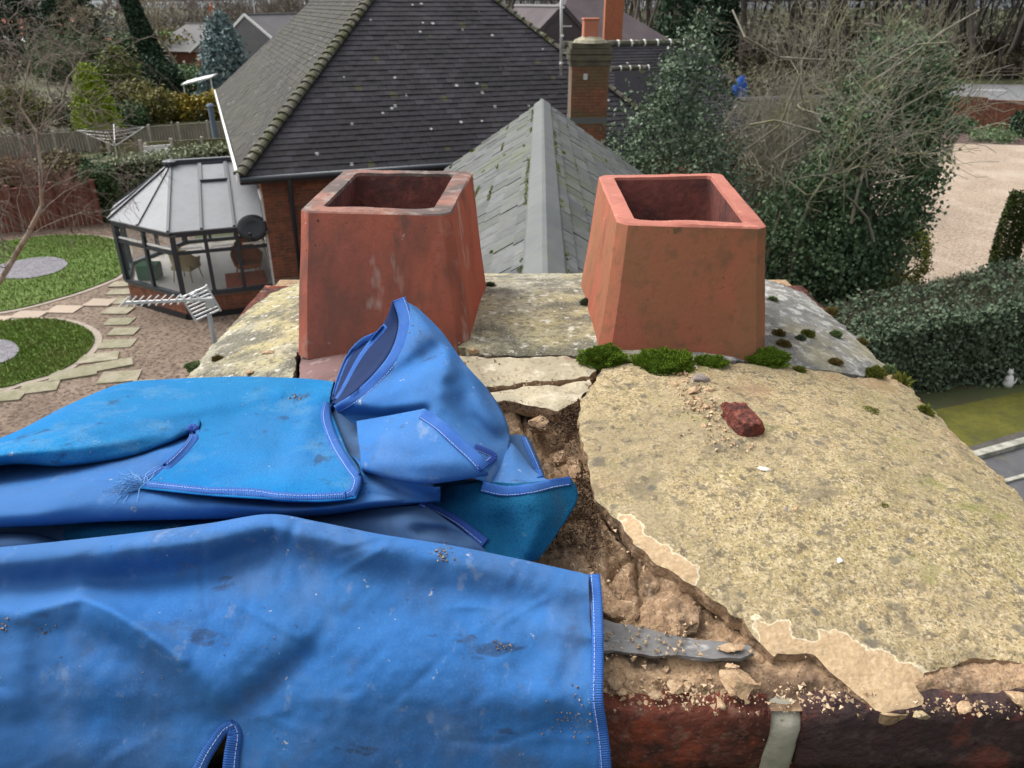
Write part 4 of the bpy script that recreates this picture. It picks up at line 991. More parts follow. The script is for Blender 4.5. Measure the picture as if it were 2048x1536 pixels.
# holly tree
hc = gy(1345, 240, 17.2); rng = np.random.default_rng(51); t = thing('holly_tree', 'grey green holly tree between the slate roof and the ivy clad tree', 'holly tree', (hc[0], hc[1], 0))
def hsq(cc):
    z = cc[:, 2]; k = np.clip((7.4 - z) / 4.2, .12, 1.0) ** .75; cc[:, 0] = hc[0] + .1 * (z - 3) + (cc[:, 0] - hc[0]) * k; cc[:, 1] = hc[1] + (cc[:, 1] - hc[1]) * k; return cc
C, rn = crown_points(rng, (hc[0], hc[1], 3.4), (1.9, 1.6, 3.5), 560, 34, .17, .25, hsq); C[:, 2] = np.maximum(C[:, 2], .05)
leaf_mesh('crown', C, .046 * (.7 + .6 * rng.random(len(C))), m_holly, t, rng, rn, .6)
lv = branch_tree(rng, (hc[0], hc[1], 0), 5.6, .10, 4, spread=.3, up=.6); seg_mesh('trunk', lv[0] + lv[1], m_bark, t, 5)
# ivy-clad tree
ic = gy(1720, 330, 18.2); rng = np.random.default_rng(52); t = thing('ivy_clad_tree', 'big bare tree smothered in dark ivy with lichened twigs on top', 'tree', (ic[0], ic[1], 0))
C1, r1 = crown_points(rng, (ic[0] + .55, ic[1] + .3, 3.6), (1.45, 1.3, 3.0), 520, 46, .20, .5)
C2, r2 = crown_points(rng, (ic[0] - 1.0, ic[1] - .3, 1.8), (1.5, 1.2, 2.0), 360, 40, .18, .4)
C3, r3 = crown_points(rng, (ic[0] - .62, ic[1] - .75, 3.3), (.36, .36, 1.7), 90, 40, .13, .4)
C4, r4 = crown_points(rng, (ic[0] - .35, ic[1] + .2, 1.3), (1.75, 1.2, 1.5), 260, 40, .18, .4)
C = np.r_[C1, C2, C3, C4]; rn = np.r_[r1, r2, r3, r4]; C[:, 2] = np.maximum(C[:, 2], .05)
leaf_mesh('ivy', C, .050 * (.7 + .6 * rng.random(len(C))), m_ivy, t, rng, rn, .75)
S0, S1 = [], []
for k in range(9):
    p0 = (ic[0] - .5 + rng.normal() * .7, ic[1] - .5 + rng.normal() * .35, 1.4 + rng.random() * 2.4)
    lv = branch_tree(np.random.default_rng(70 + k), p0, 4.0 + 1.3 * rng.random(), .042, 5, spread=.75, up=.35, lean=(rng.normal() * .75, -.1 + rng.normal() * .4), wob=.28, minr=.0042)
    S0 += lv[0] + lv[1]; S1 += [s for l in lv[2:] for s in l]
for k, (dx_, hh_) in enumerate(((-2.2, 5.2), (-1.5, 5.8), (-2.7, 4.4))):
    lv = branch_tree(np.random.default_rng(94 + k), (ic[0] + dx_, ic[1] - .9, .3), hh_, .05, 5, spread=.5, up=.6, lean=(-.15 + .1 * k, -.05), wob=.22, minr=.0055); S0 += lv[0] + lv[1]; S1 += [s for l in lv[2:] for s in l]
lv = branch_tree(np.random.default_rng(90), (ic[0] - 1.9, ic[1] - .6, 0.2), 6.2, .08, 5, spread=.6, up=.5, lean=(-.1, 0), wob=.2, minr=.006); S0 += lv[0] + lv[1]; S1 += [s for l in lv[2:] for s in l]
for q in ([(1960, 20), (1890, 60), (1810, 120), (1730, 170)], [(1930, 110), (1900, 85), (1830, 90), (1740, 140)], [(1465, 20), (1490, 75), (1560, 115), (1650, 120)], [(1500, 250), (1550, 240), (1640, 265)], [(1490, 300), (1560, 250), (1600, 150)], [(1700, 295), (1745, 310), (1760, 350), (1740, 370), (1830, 352)], [(1700, 295), (1730, 330), (1735, 375)], [(1560, 350), (1545, 320), (1620, 265)]):
    pp = [gy(x, y, ic[1] - 1.5 + rng.normal() * .3) for x, y in q]
    for a, c in zip(pp[:-1], pp[1:]): S0.append((*a, *c, .021, .018))
seg_mesh('trunk', [(ic[0] - .2, ic[1], 0, ic[0] - .1, ic[1] - .1, 2.2, .2, .16), (ic[0] - .1, ic[1] - .1, 2.2, ic[0] + .4, ic[1], 5.2, .16, .06), (ic[0] - .1, ic[1] - .1, 2.2, ic[0] - .6, ic[1] - .6, 4.8, .13, .05)], m_bark, t, 8)
seg_mesh('branch', S0, m_lichen_twig, t, 5); seg_mesh('twigs', S1, m_lichen_twig, t, 3)
# left birch with hanging twigs, its trunk outside the picture
rng = np.random.default_rng(61); bt = [gy(-60, 650, 13.5), gy(10, 545, 13.6), gy(55, 470, 13.7), gy(84, 412, 13.8), gy(80, 330, 13.9), gy(74, 265, 14.0), gy(40, 215, 14.1), gy(60, 120, 14.2)]
t = thing('birch_tree', 'leafless birch reaching over the lawns from the left edge', 'birch', tuple(gz(-220, 700)[:2]) + (0,))
S0 = [(*gz(-220, 760), *bt[0], .08, .058)]; rads = [.058, .050, .043, .036, .030, .024, .018, .011]
for i in range(7): S0.append((*bt[i], *bt[i + 1], rads[i], rads[i + 1]))
S1 = []
for i in range(1, 8):
    for k in range(8 if i < 5 else 4):
        lv = branch_tree(rng, lerp(bt[i], bt[min(i + 1, 7)], rng.random()) if i < 7 else bt[i], (1.7 + 1.3 * rng.random()) * (1 if i < 5 else .6), .011, 4, spread=.55, up=-.05, droop=.55, lean=(.9 * rng.normal() - (.6 if i > 4 else 0), .8 * rng.normal()), wob=.16, minr=.0035)
        S1 += [s for l in lv for s in l]
seg_mesh('trunk', S0, m_birch, t, 7); seg_mesh('twigs', S1, m_twig, t, 3)
bare('bare_tree', 'pinkish grey bare tree behind the left end of the grey fence', place(60, 262), 6.6, .16, m_twig, m_bark, 62, 6, spread=.6, kids=(2, 4))
bare('bare_tree', 'grey bare tree between the left edge and the bright green cone', place(120, 240), 6.2, .14, m_twig, m_bark, 63, 6, spread=.62, kids=(2, 4))
bare('bare_tree', 'bare tan brown tree a little left of the bright green cone', place(112, 228), 4.4, .10, m_twig_tan, m_bark, 69, 6, spread=.6, kids=(2, 3))
bare('bare_tree', 'round tan bare tree right of the dark cedar', at(190, 82), 8.2, .2, m_twig_tan, m_bark, 64, 6, spread=.75, kids=(2, 4), minr=.012)
bare('bare_tree', 'tan bare tree above the broad olive green tree', at(345, 84), 8.6, .2, m_twig_tan, m_bark, 65, 6, spread=.6, kids=(2, 4), minr=.012)
bare('red_twigged_shrub', 'reddish bare shrub in front of the dark red fence', gz(60, 478), 2.2, .03, m_twig_red, m_twig_red, 66, 5, cat='shrub', spread=.4, kids=(3, 5), first=0)
bare('red_twigged_shrub', 'reddish bare shrub at the right end of the dark red fence', gz(145, 466), 1.9, .03, m_twig_red, m_twig_red, 67, 5, cat='shrub', spread=.4, kids=(3, 5), first=0)
p = at(285, 72); rng = np.random.default_rng(68); t = thing('ivy_trunked_tree', 'tall tree with an ivy covered leaning trunk and bare crown', 'tree', (p[0], p[1], 0)); n = 9000; z = rng.random(n) ** .9; a = rng.random(n) * 2 * PI
rr_ = (1.1 - .55 * z) * (.6 + .5 * rng.random(n)); C = np.c_[p[0] + 1.0 - 2.2 * z + rr_ * np.cos(a), p[1] + rr_ * np.sin(a), z * 9.5]; leaf_mesh('ivy', C, .15 * np.ones(n), m_dkcon, t, rng, rng.random(n), .7)
lv = branch_tree(rng, (p[0] + 1, p[1], 0), 13, .35, 5, spread=.6, lean=(-.25, 0), minr=.015); seg_mesh('trunk', lv[0] + lv[1], m_bark, t, 6); seg_mesh('twigs', lv[2] + lv[3] + lv[4], m_twig_tan, t, 3)
# background belts of trees: one mass each
def belt(name, x0, x1, y0, y1, n, h, m, seed, minr=.03):
    rng = np.random.default_rng(seed); protos = []
    for k in range(5):
        lv = branch_tree(np.random.default_rng(seed + k), (0, 0, 0), 1.0, .014, 5, spread=.5, up=.5, kids=(2, 4), minr=.0016); protos.append(np.array([s for l in lv for s in l]))
    out = []
    for i in range(n):
        S = protos[i % 5].copy(); a = rng.random() * 6.28; sc = h * (.75 + .5 * rng.random()); ca, sa = math.cos(a), math.sin(a)
        for o_ in (0, 3):
            x, y = S[:, o_].copy(), S[:, o_ + 1].copy(); S[:, o_] = (ca * x - sa * y) * sc; S[:, o_ + 1] = (sa * x + ca * y) * sc; S[:, o_ + 2] *= sc
        px, py = x0 + (x1 - x0) * rng.random(), y0 + (y1 - y0) * rng.random()
        S[:, [0, 3]] += px; S[:, [1, 4]] += py; S[:, 6:] = np.maximum(S[:, 6:] * sc, minr); out.append(S)
    o = seg_mesh(name, np.concatenate(out), m, None, 3); o['kind'] = 'stuff'; return o
belt('bare_woodland', 10, 125, 86, 120, 230, 18, m_wood, 200, .045)
belt('bare_woodland', -34, 14, 120, 150, 60, 17, m_wood, 210, .04)
o = belt('distant_trees', -190, -40, 170, 380, 90, 6.0, m_twig, 220, .05)
# undergrowth and evergreens in the wood
rng = np.random.default_rng(230); C, rn = crown_points(rng, (60, 100, 1.0), (60, 10, 1.8), 900, 12, .6, .0); C[:, 2] = np.abs(C[:, 2]); o = leaf_mesh('undergrowth', C, .35 * np.ones(len(C)), leafmat('undergrowth_leaf', (.05, .045, .025), (.11, .095, .055)), None, rng, rn); o['kind'] = 'stuff'
rng = np.random.default_rng(231); C, rn = crown_points(rng, (-95, 210, 1.0), (75, 80, 3.0), 1300, 12, 1.0, .0); C[:, 2] = np.abs(C[:, 2]); o = leaf_mesh('distant_shrubbery', C, .55 * np.ones(len(C)), leafmat('distant_leaf', (.07, .075, .065), (.17, .165, .13)), None, rng, rn); o['kind'] = 'stuff'
rng = np.random.default_rng(232); C, rn = crown_points(rng, (-52, 98, .6), (34, 26, 1.8), 420, 14, .6, .0); C[:, 2] = np.abs(C[:, 2]); o = leaf_mesh('garden_undergrowth', C, .32 * np.ones(len(C)), leafmat('garden_leaf', (.065, .072, .042), (.17, .165, .10)), None, rng, rn); o['kind'] = 'stuff'
rng = np.random.default_rng(233); C, rn = crown_points(rng, (-28, 56, .2), (14, 8, .8), 260, 14, .4, .0); C[:, 2] = np.abs(C[:, 2]); o = leaf_mesh('garden_undergrowth', C, .16 * np.ones(len(C)), leafmat('garden_leaf_near', (.05, .052, .03), (.12, .11, .065)), None, rng, rn); o['kind'] = 'stuff'
conifer('woodland_spruce', 'dark spruce in the bare wood above the holly tree', at(1348, 80), 12.5, 2.2, m_dkcon, 240, 4000, .28, taper=.7)
conifer('woodland_spruce', 'dark evergreen in the wood above the lichened twigs', at(1402, 84), 13, 2.6, m_dkcon, 241, 4000, .28, taper=.7)
conifer('woodland_spruce', 'dark evergreen hidden by twigs beside the woodland spruces', at(1440, 90), 12, 2.4, m_dkcon, 242, 4000, .28, taper=.7)

# the tangle of bare twigs that closes the wood
rng = np.random.default_rng(260); n = 52000
def thicket(name, n, lo, hi, hmax, r, seed, m):
    rng = np.random.default_rng(seed); p = np.array(lo) + (np.array(hi) - np.array(lo)) * rng.random((n, 3)); p[:, 2] = hmax * rng.random(n) ** 1.15
    d = rng.normal(size=(n, 3)) * np.array([.55, .55, .5]) + np.array([0, 0, .75]); d /= np.linalg.norm(d, axis=1)[:, None]; L = (.8 + 2.2 * rng.random(n))[:, None]
    o = seg_mesh(name, np.c_[p, p + d * L, r * (.6 + .8 * rng.random(n)), r * .4 * np.ones(n)], m, None, 3); o['kind'] = 'stuff'
thicket('woodland_thicket', 52000, (6, 98, 0), (150, 122, 0), 19, .032, 260, m_wood)
thicket('distant_thicket', 16000, (-60, 130, 0), (20, 160, 0), 15, .045, 261, m_wood)
sheet('woodland_floor', [(-20, 84), (200, 84), (240, 200), (-40, 200)], mat('leaf_litter', (.075, .058, .042), [(.3, .4, .62, (.10, .08, .055), .8), (1.5, .5, .7, (.05, .05, .028), .6)], coord='World'), .01)

def leaf_belt(name, P, Q, w, h, n, size, m, seed):
    rng = np.random.default_rng(seed); P, Q = np.array(P, float), np.array(Q, float); C, rn = crown_points(rng, (0, 0, 0), (1, 1, 1), n, 14, .0, .0); u = rng.random(n)
    cc = P + (Q - P) * u[:, None] + np.c_[rng.normal(size=n) * w, rng.normal(size=n) * w, np.zeros(n)]; hh = h * (.6 + .5 * np.array([mnoise.noise(Vector((a * 14, seed, 0))) for a in u])); cc[:, 2] = hh * rng.random(n) ** .8 + .1
    C = np.repeat(cc, 14, axis=0) + rng.normal(size=(n * 14, 3)) * .22; C[:, 2] = np.abs(C[:, 2]); o = leaf_mesh(name, C, size * np.ones(len(C)), m, None, rng, rn); o['kind'] = 'stuff'
leaf_belt('roadside_bushes', gz(1380, 215), gz(1850, 222), 1.0, 3.4, 900, .16, leafmat('roadside_leaf', (.06, .06, .035), (.15, .14, .09)), 270)
leaf_belt('roadside_bushes', gz(1500, 150), gz(2300, 158), 1.6, 2.6, 900, .22, leafmat('verge_leaf', (.065, .055, .035), (.14, .12, .08)), 271)

tw = np.random.default_rng(280); n = 5600; q0, q1 = gy(1478, 300, 20.0), gy(1650, 300, 20.5)
p = q0 + (q1 - q0) * tw.random((n, 1)) + tw.normal(size=(n, 3)) * np.array([.2, .5, 0]); p[:, 2] = 4.6 * tw.random(n) ** .8; d = tw.normal(size=(n, 3)) * .55 + np.array([0, 0, .7]); d /= np.linalg.norm(d, axis=1)[:, None]
o = seg_mesh('twig_thicket', np.c_[p, p + d * (.25 + .6 * tw.random((n, 1))), .007 * (.5 + tw.random(n)), .003 * np.ones(n)], m_lichen_twig, None, 3); o['kind'] = 'stuff'
# ================================================================== the chimney stack in front
DS = .49                                         # height of the camera over the middle of the stack's top
EX0, EX1, EY0, EY1 = -.515, .605, .452, 1.60
BRZ = CAM_H - .53                                # top of the highest brick course
def fe(a): t = min(max(a / .46, 0.), 1.); return 1 - (1 - t) ** 2.2
def dome(x, y):
    f = min(fe(x - EX0), fe(EX1 - x)) * .5 + fe(x - EX0) * fe(EX1 - x) * .5
    g = fe(y - EY0) * fe(EY1 - y)
    return CAM_H - .527 + .074 * f * g + .004 * mnoise.noise(Vector((x * 5, y * 5, 1.7)))
def T(px, py, h): return gz(px, py, CAM_H - DS + h)
def top(px, py, h=0.0):
    z = CAM_H - .48
    for _ in range(14):
        p = gz(px, py, z); z = z * .4 + (dome(p[0], p[1]) + h) * .6
    p = gz(px, py, z); return p
m_brick = mat('old_stack_brick', (.165, .055, .038), [(9, .42, .60, (.036, .026, .025), .88), (24, .51, .66, (.30, .070, .038), .75), (70, .52, .68, (.055, .034, .03), .7), (60, .56, .70, (.26, .16, .12), .5), (200, .56, .68, (.34, .17, .12), .4), (7, .60, .72, (.06, .075, .02), .5)], rough=1.0, spec=.05, rnd=('o', (.12, .048, .040)), bump=[(35, .8, .006), (140, 1.0, .003)], coord='World')
m_mortar = mat('grey_cement_pointing', (.33, .315, .25), [(14, .46, .66, (.15, .145, .08), .8), (150, .5, .75, (.33, .31, .24), .5), (90, .62, .72, (.05, .045, .03), .6)], bump=[(160, .5, .002)], coord='World')
m_bedm = mat('crumbling_lime_mortar', (.36, .24, .14), [(7, .40, .60, (.235, .15, .088), .7), (22, .52, .64, (.070, .048, .034), .8), (130, .48, .68, (.47, .34, .22), .65), (300, .54, .66, (.10, .065, .04), .7), (11, .58, .68, (.10, .062, .042), .8)], rough=.95, bump=[(60, .9, .006), (220, .8, .003)], coord='World')
m_yellow = mat('yellow_flaunching_mortar', (.365, .28, .148), [(4.5, .40, .62, (.30, .23, .115), .8), (2.6, .52, .66, (.27, .24, .09), .5), (70, .46, .66, (.52, .43, .27), .5), (95, .52, .61, (.15, .122, .078), .72), (260, .52, .62, (.58, .49, .34), .6), (380, .53, .61, (.095, .078, .05), .72), (7, .50, .66, (.25, .205, .125), .6), (3.2, .54, .64, (.23, .20, .10), .35), (28, .56, .66, (.15, .125, .085), .6), (55, .60, .66, (.085, .072, .055), .7), (19, .12, .07, (.10, .095, .085), .75, None, 'v'), (11, .60, .68, (.16, .175, .045), .5), (35, .60, .68, (.11, .10, .08), .75), (6, .60, .70, (.30, .19, .11), .5)], rough=.95, spec=.15, bump=[(50, .3, .004), (190, .7, .0025), (15, .4, .008)], coord='World')
m_rear = mat('lichened_grey_flaunching', (.30, .285, .215), [(5, .42, .60, (.36, .31, .14), .75), (13, .46, .60, (.085, .082, .068), .8), (60, .58, .64, (.58, .56, .49), .75), (110, .50, .62, (.085, .08, .06), .7), (300, .54, .64, (.42, .40, .33), .5), (3, .55, .7, (.22, .21, .07), .55)], rough=.95, spec=.15, bump=[(50, .5, .005), (170, .8, .003)], coord='World')
m_rear_r = mat('white_lichened_flaunching', (.20, .197, .18), [(7, .42, .58, (.105, .103, .095), .75), (50, .52, .62, (.48, .47, .44), .75, (1, .7, 1)), (16, .54, .66, (.42, .41, .37), .5), (110, .54, .64, (.09, .086, .075), .6), (300, .54, .66, (.45, .44, .41), .4), (5, .52, .66, (.27, .24, .13), .6)], rough=.95, spec=.15, bump=[(50, .5, .005), (170, .8, .003)], coord='World')
m_palebit = mat('pale_broken_flaunching', (.46, .40, .28), [(8, .42, .6, (.30, .26, .18), .75), (30, .54, .66, (.66, .59, .46), .7), (110, .54, .68, (.16, .125, .08), .6), (14, .62, .7, (.19, .10, .06), .6)], rough=.95, spec=.15, bump=[(60, .5, .004), (190, .8, .0026)], coord='World')
m_fresh = mat('fresh_broken_mortar', (.55, .405, .235), [(16, .42, .62, (.47, .33, .185), .6), (160, .5, .72, (.66, .53, .36), .4), (70, .66, .74, (.20, .15, .09), .7), (26, .60, .70, (.72, .64, .48), .6)], rough=.95, spec=.12, bump=[(200, .5, .0015)], coord='World')
m_lead = mat('grey_slate_strip', (.17, .168, .165), [(11, .42, .6, (.10, .097, .093), .8, (1, 3, 1)), (30, .55, .68, (.42, .41, .39), .8, (1, 2.5, 1)), (60, .6, .7, (.26, .19, .12), .7)], rough=.5, spec=.45, bump=[(30, .5, .004)], coord='World')

# where the plate broke freshly its weathered skin is missing: a mark with its own outline, stored on the mesh
def add_fresh(m, c1, c2):
    N, L = m.node_tree.nodes, m.node_tree.links; P = N['Principled BSDF']; old = P.inputs['Base Color'].links[0].from_socket
    at = N.new('ShaderNodeAttribute'); at.attribute_name = 'fresh'; g = N.new('ShaderNodeNewGeometry')
    n1 = N.new('ShaderNodeTexNoise'); n1.inputs['Scale'].default_value = 62; n1.inputs['Detail'].default_value = 6; L.new(g.outputs['Position'], n1.inputs['Vector'])
    n2 = N.new('ShaderNodeTexNoise'); n2.inputs['Scale'].default_value = 210; n2.inputs['Detail'].default_value = 3; L.new(g.outputs['Position'], n2.inputs['Vector'])
    ad = N.new('ShaderNodeMath'); ad.operation = 'MULTIPLY_ADD'; ad.inputs[1].default_value = 1.5; ad.inputs[2].default_value = -.75; L.new(n1.outputs['Fac'], ad.inputs[0])
    a2 = N.new('ShaderNodeMath'); a2.operation = 'ADD'; L.new(at.outputs['Fac'], a2.inputs[0]); L.new(ad.outputs[0], a2.inputs[1])
    def mr(src, lo, hi):
        q = N.new('ShaderNodeMapRange'); q.inputs['From Min'].default_value = lo; q.inputs['From Max'].default_value = hi; L.new(src, q.inputs['Value']); return q.outputs[0]
    col = N.new('ShaderNodeMix'); col.data_type = 'RGBA'; col.inputs[6].default_value = (*c1, 1); col.inputs[7].default_value = (*c2, 1); L.new(mr(n2.outputs['Fac'], .42, .66), col.inputs[0])
    rim = N.new('ShaderNodeMix'); rim.data_type = 'RGBA'; L.new(old, rim.inputs[6]); rim.inputs[7].default_value = (.55, .475, .33, 1); L.new(mr(a2.outputs[0], .40, .46), rim.inputs[0])
    fin = N.new('ShaderNodeMix'); fin.data_type = 'RGBA'; L.new(rim.outputs[2], fin.inputs[6]); L.new(col.outputs[2], fin.inputs[7]); L.new(mr(a2.outputs[0], .50, .56), fin.inputs[0])
    L.new(fin.outputs[2], P.inputs['Base Color'])
add_fresh(m_yellow, (.40, .285, .165), (.48, .355, .22))

stack = thing('chimney_stack', 'old red brick chimney stack with a broken yellow mortar top under the blue sheet', 'chimney stack', (.04, 1.02, RIDZ - .6))
b = MB(); b.box(((EX0 + EX1) / 2, (EY0 + EY1) / 2, (BRZ + RIDZ - 1.6) / 2), (EX1 - EX0 - .03, EY1 - EY0 - .03, BRZ - RIDZ + 1.6 - .012)); b.build('mortar_core', m_bedm, stack)
def rough_brick(L, D, Hh, seed, name='brick'):
    import bmesh
    bm = bmesh.new(); bmesh.ops.create_cube(bm, size=1.0)
    bmesh.ops.subdivide_edges(bm, edges=bm.edges[:], cuts=4, use_grid_fill=True)
    for v in bm.verts:
        p = v.co; n = [0, 0, 0]
        for a in range(3):
            s = (L, D, Hh)[a]; p[a] *= s
        q = Vector((p.x * 26 + seed, p.y * 26, p.z * 26)); nv = Vector((mnoise.noise(q), mnoise.noise(q + Vector((9, 3, 1))), mnoise.noise(q + Vector((2, 7, 5)))))
        edge = sum(1 for a in range(3) if abs(abs(p[a]) - (L, D, Hh)[a] / 2) < 1e-4)
        p += nv * (.0014 if edge == 1 else .0026)
        if edge >= 2: p *= 1 - .012
    me = bpy.data.meshes.new(name); bm.to_mesh(me); bm.free(); me.materials.append(m_brick)
    for f in me.polygons: f.use_smooth = True
    return me
SB = [rough_brick(.216, .105, .071, k * 3.1) for k in range(5)]
m_brick_dk = mat('sooty_stack_brick', (.085, .045, .042), [(8, .44, .62, (.042, .032, .033), .8), (18, .52, .66, (.20, .062, .042), .75), (70, .54, .68, (.12, .085, .075), .5), (12, .66, .74, (.06, .075, .02), .5)], rough=1.0, spec=.05, bump=[(35, .8, .006), (140, 1.0, .003)], coord='World')
SBd = []
for bme in SB[:3]:
    dme = bme.copy(); dme.materials[0] = m_brick_dk; SBd.append(dme)
SBh = [rough_brick(.102, .105, .071, 50 + k * 3.1) for k in range(3)]
def put_brick(c, rz, half=False):
    o = bpy.data.objects.new('brick', random.choice(SBh if half else SB)); o.location = c; o.rotation_euler = (random.uniform(-.008, .008), random.uniform(-.006, .006), rz + random.uniform(-.01, .01))
    COL.objects.link(o); unparented_matrix(o, stack); return o
CR = .082
def course(r):
    z = BRZ - .0355 - r * CR; off = 0 if r % 2 == 0 else .121
    x0 = .0025 + .108 - .242 * 3 + off
    for k in range(6):
        x = x0 + .242 * k
        if x - .1 > EX1 or x + .1 < EX0: continue
        if x + .11 > EX1 + .01: put_brick((EX1 - .052, EY0 + .0525, z), 0, True); continue
        if x - .11 < EX0 - .01: put_brick((EX0 + .052, EY0 + .0525, z), 0, True); continue
        o_ = put_brick((x, EY0 + .0525, z), 0)
        if r == 0 and x > .24: o_.data = SBd[1]; o_['label'] = 'soot darkened purple brown brick'
    for sx in (EX0 + .0525, EX1 - .0525):
        for k in range(4): put_brick((sx, EY0 + .125 + .12 + .242 * k + off * .5, z), PI / 2)
    for k in range(4): put_brick((EX0 + .22 + .242 * k + off * .5, EY1 - .0525, z), 0)
for r in range(12): course(r)
# rounded cement pointing in the joints of the top course
def pointing(x, w, y, z0, z1, lean=0.0, bulge=.012):
    V = []; F = []; nu, nv = 7, 12
    for j in range(nv):
        t = j / (nv - 1)
        for i in range(nu):
            s = i / (nu - 1) * 2 - 1; prof = math.sqrt(max(0, 1 - s * s)); e = math.sin(min(t * 3, 1) * PI / 2)
            zz = lerp(z0, z1, t); n = .002 * mnoise.noise(Vector((s * 3, zz * 60, x * 9)))
            V.append((x + s * w / 2 * (1 + .05 * mnoise.noise(Vector((zz * 40, x, 0)))) + lean * (1 - t), y - bulge * prof * (1 if t < .93 else (1 - t) / .07) + n + (.03 * max(0, t - .8) / .2), zz))
    for j in range(nv - 1):
        for i in range(nu - 1): F.append((j * nu + i, j * nu + i + 1, j * nu + nu + i + 1, j * nu + nu + i))
    return np_mesh('pointing', V, F, m_mortar, stack, True)
jx = gz(1578, 1440, CAM_H - .54)[0]
pointing(jx - .001, .031, EY0 + .004, BRZ - .085, BRZ + .003, -.004, .007)
pointing(jx - .242, .02, EY0 + .006, BRZ - .085, BRZ - .004); pointing(jx + .242, .02, EY0 + .006, BRZ - .085, BRZ - .004)

def dist_poly(Q, P):
    """distance of points Q to the closed line P"""
    d = np.full(len(Q), 1e9)
    for i in range(len(P)):
        a, b = P[i - 1], P[i]; ab = b - a; L = max(ab @ ab, 1e-12); t = np.clip(((Q - a) @ ab) / L, 0, 1)
        d = np.minimum(d, np.linalg.norm(Q - (a + t[:, None] * ab), axis=1))
    return d
def in_poly(Q, P):
    r = np.zeros(len(Q), bool); j = len(P) - 1
    for i in range(len(P)):
        k = ((P[i, 1] > Q[:, 1]) != (P[j, 1] > Q[:, 1])) & (Q[:, 0] < (P[j, 0] - P[i, 0]) * (Q[:, 1] - P[i, 1]) / (P[j, 1] - P[i, 1] + 1e-15) + P[i, 0])
        r ^= k; j = i
    return r
def crust(name, outline, mats, step=.008, th=.016, zoff=0.0, parent=None, rough=.0016, jag=.0022, seed=0, facemat=None, zfun=None, curl=.004, label=None, fresh=None):
    """a broken plate of mortar: outline in plan, its top following the dome, its broken edge as deep as th"""
    P = np.array([p[:2] for p in outline], float); B = []
    for i in range(len(P)):
        a, b_ = P[i], P[(i + 1) % len(P)]; n = max(1, int(np.linalg.norm(b_ - a) / (step * .6)))
        for k in range(n):
            q = a + (b_ - a) * k / n; nv = Vector((q[0] * 70, q[1] * 70, seed)); B.append(q + np.array([mnoise.noise(nv), mnoise.noise(nv + Vector((5, 9, 2)))]) * jag * 1.8)
    B = np.array(B); lo, hi = B.min(0), B.max(0)
    gx, gy_ = np.meshgrid(np.arange(lo[0], hi[0], step), np.arange(lo[1], hi[1], step)); Q = np.c_[gx.ravel(), gy_.ravel()]
    rg = np.random.default_rng(seed + 5); Q = Q + (rg.random(Q.shape) - .5) * step * .6
    Q = Q[in_poly(Q, B)]; Q = Q[dist_poly(Q, B) > step * .45]
    nB = len(B); pts = [Vector(p) for p in B] + [Vector(p) for p in Q]
    vs, es, fs, ov, oe, of = delaunay_2d_cdt(pts, [(i, (i + 1) % nB) for i in range(nB)], [], 1, 1e-6)
    W = np.array([(v.x, v.y) for v in vs]); D = dist_poly(W, B); V = []
    zf = zfun or dome
    for (x, y), d in zip(W, D):
        q = Vector((x, y, seed * .1)); z = zf(x, y) + zoff + rough * (mnoise.noise(q * 34) + .6 * mnoise.noise(q * 95)) - curl * math.exp(-d / .007)
        V.append((x, y, z))
    F = [tuple(f) for f in fs]
    cnt = {}
    for f in F:
        for k in range(len(f)):
            e = (f[k], f[(k + 1) % len(f)]); cnt.setdefault(tuple(sorted(e)), []).append(e)
    bd = [e[0] for e in cnt.values() if len(e) == 1]; low = {}; mid = {}
    for a, c in bd:
        for v in (a, c):
            if v not in low:
                x, y, z = V[v]; n1 = mnoise.noise(Vector((x * 120, y * 120, 3))); mid[v] = len(V); V.append((x + n1 * .0018, y + .0015 * mnoise.noise(Vector((x * 90, y * 90, 8))), z - th * .5)); low[v] = len(V); V.append((x, y + .003, z - th))
    nf = len(F)
    for a, c in bd: F += [(c, a, mid[a], mid[c]), (mid[c], mid[a], low[a], low[c])]
    mi = [0] * nf + [len(mats) - 1] * (len(F) - nf)
    if facemat is not None:
        for i in range(nf):
            cx = np.mean([V[v] for v in F[i]], axis=0); mi[i] = facemat(cx)
    o = np_mesh(name, V, F, mats, parent, math.radians(48), midx=mi)
    if fresh is not None:
        VV = np.array(V)[:, :2]; sd = np.zeros(len(VV))
        for pl in fresh: sd = np.maximum(sd, np.clip(.5 + np.where(in_poly(VV, pl), 1, -1) * dist_poly(VV, pl) / .016, 0, 1))
        at = o.data.attributes.new('fresh', 'FLOAT', 'POINT'); at.data.foreach_set('value', sd.astype(np.float32))
    if label: o['label'] = label
    return o
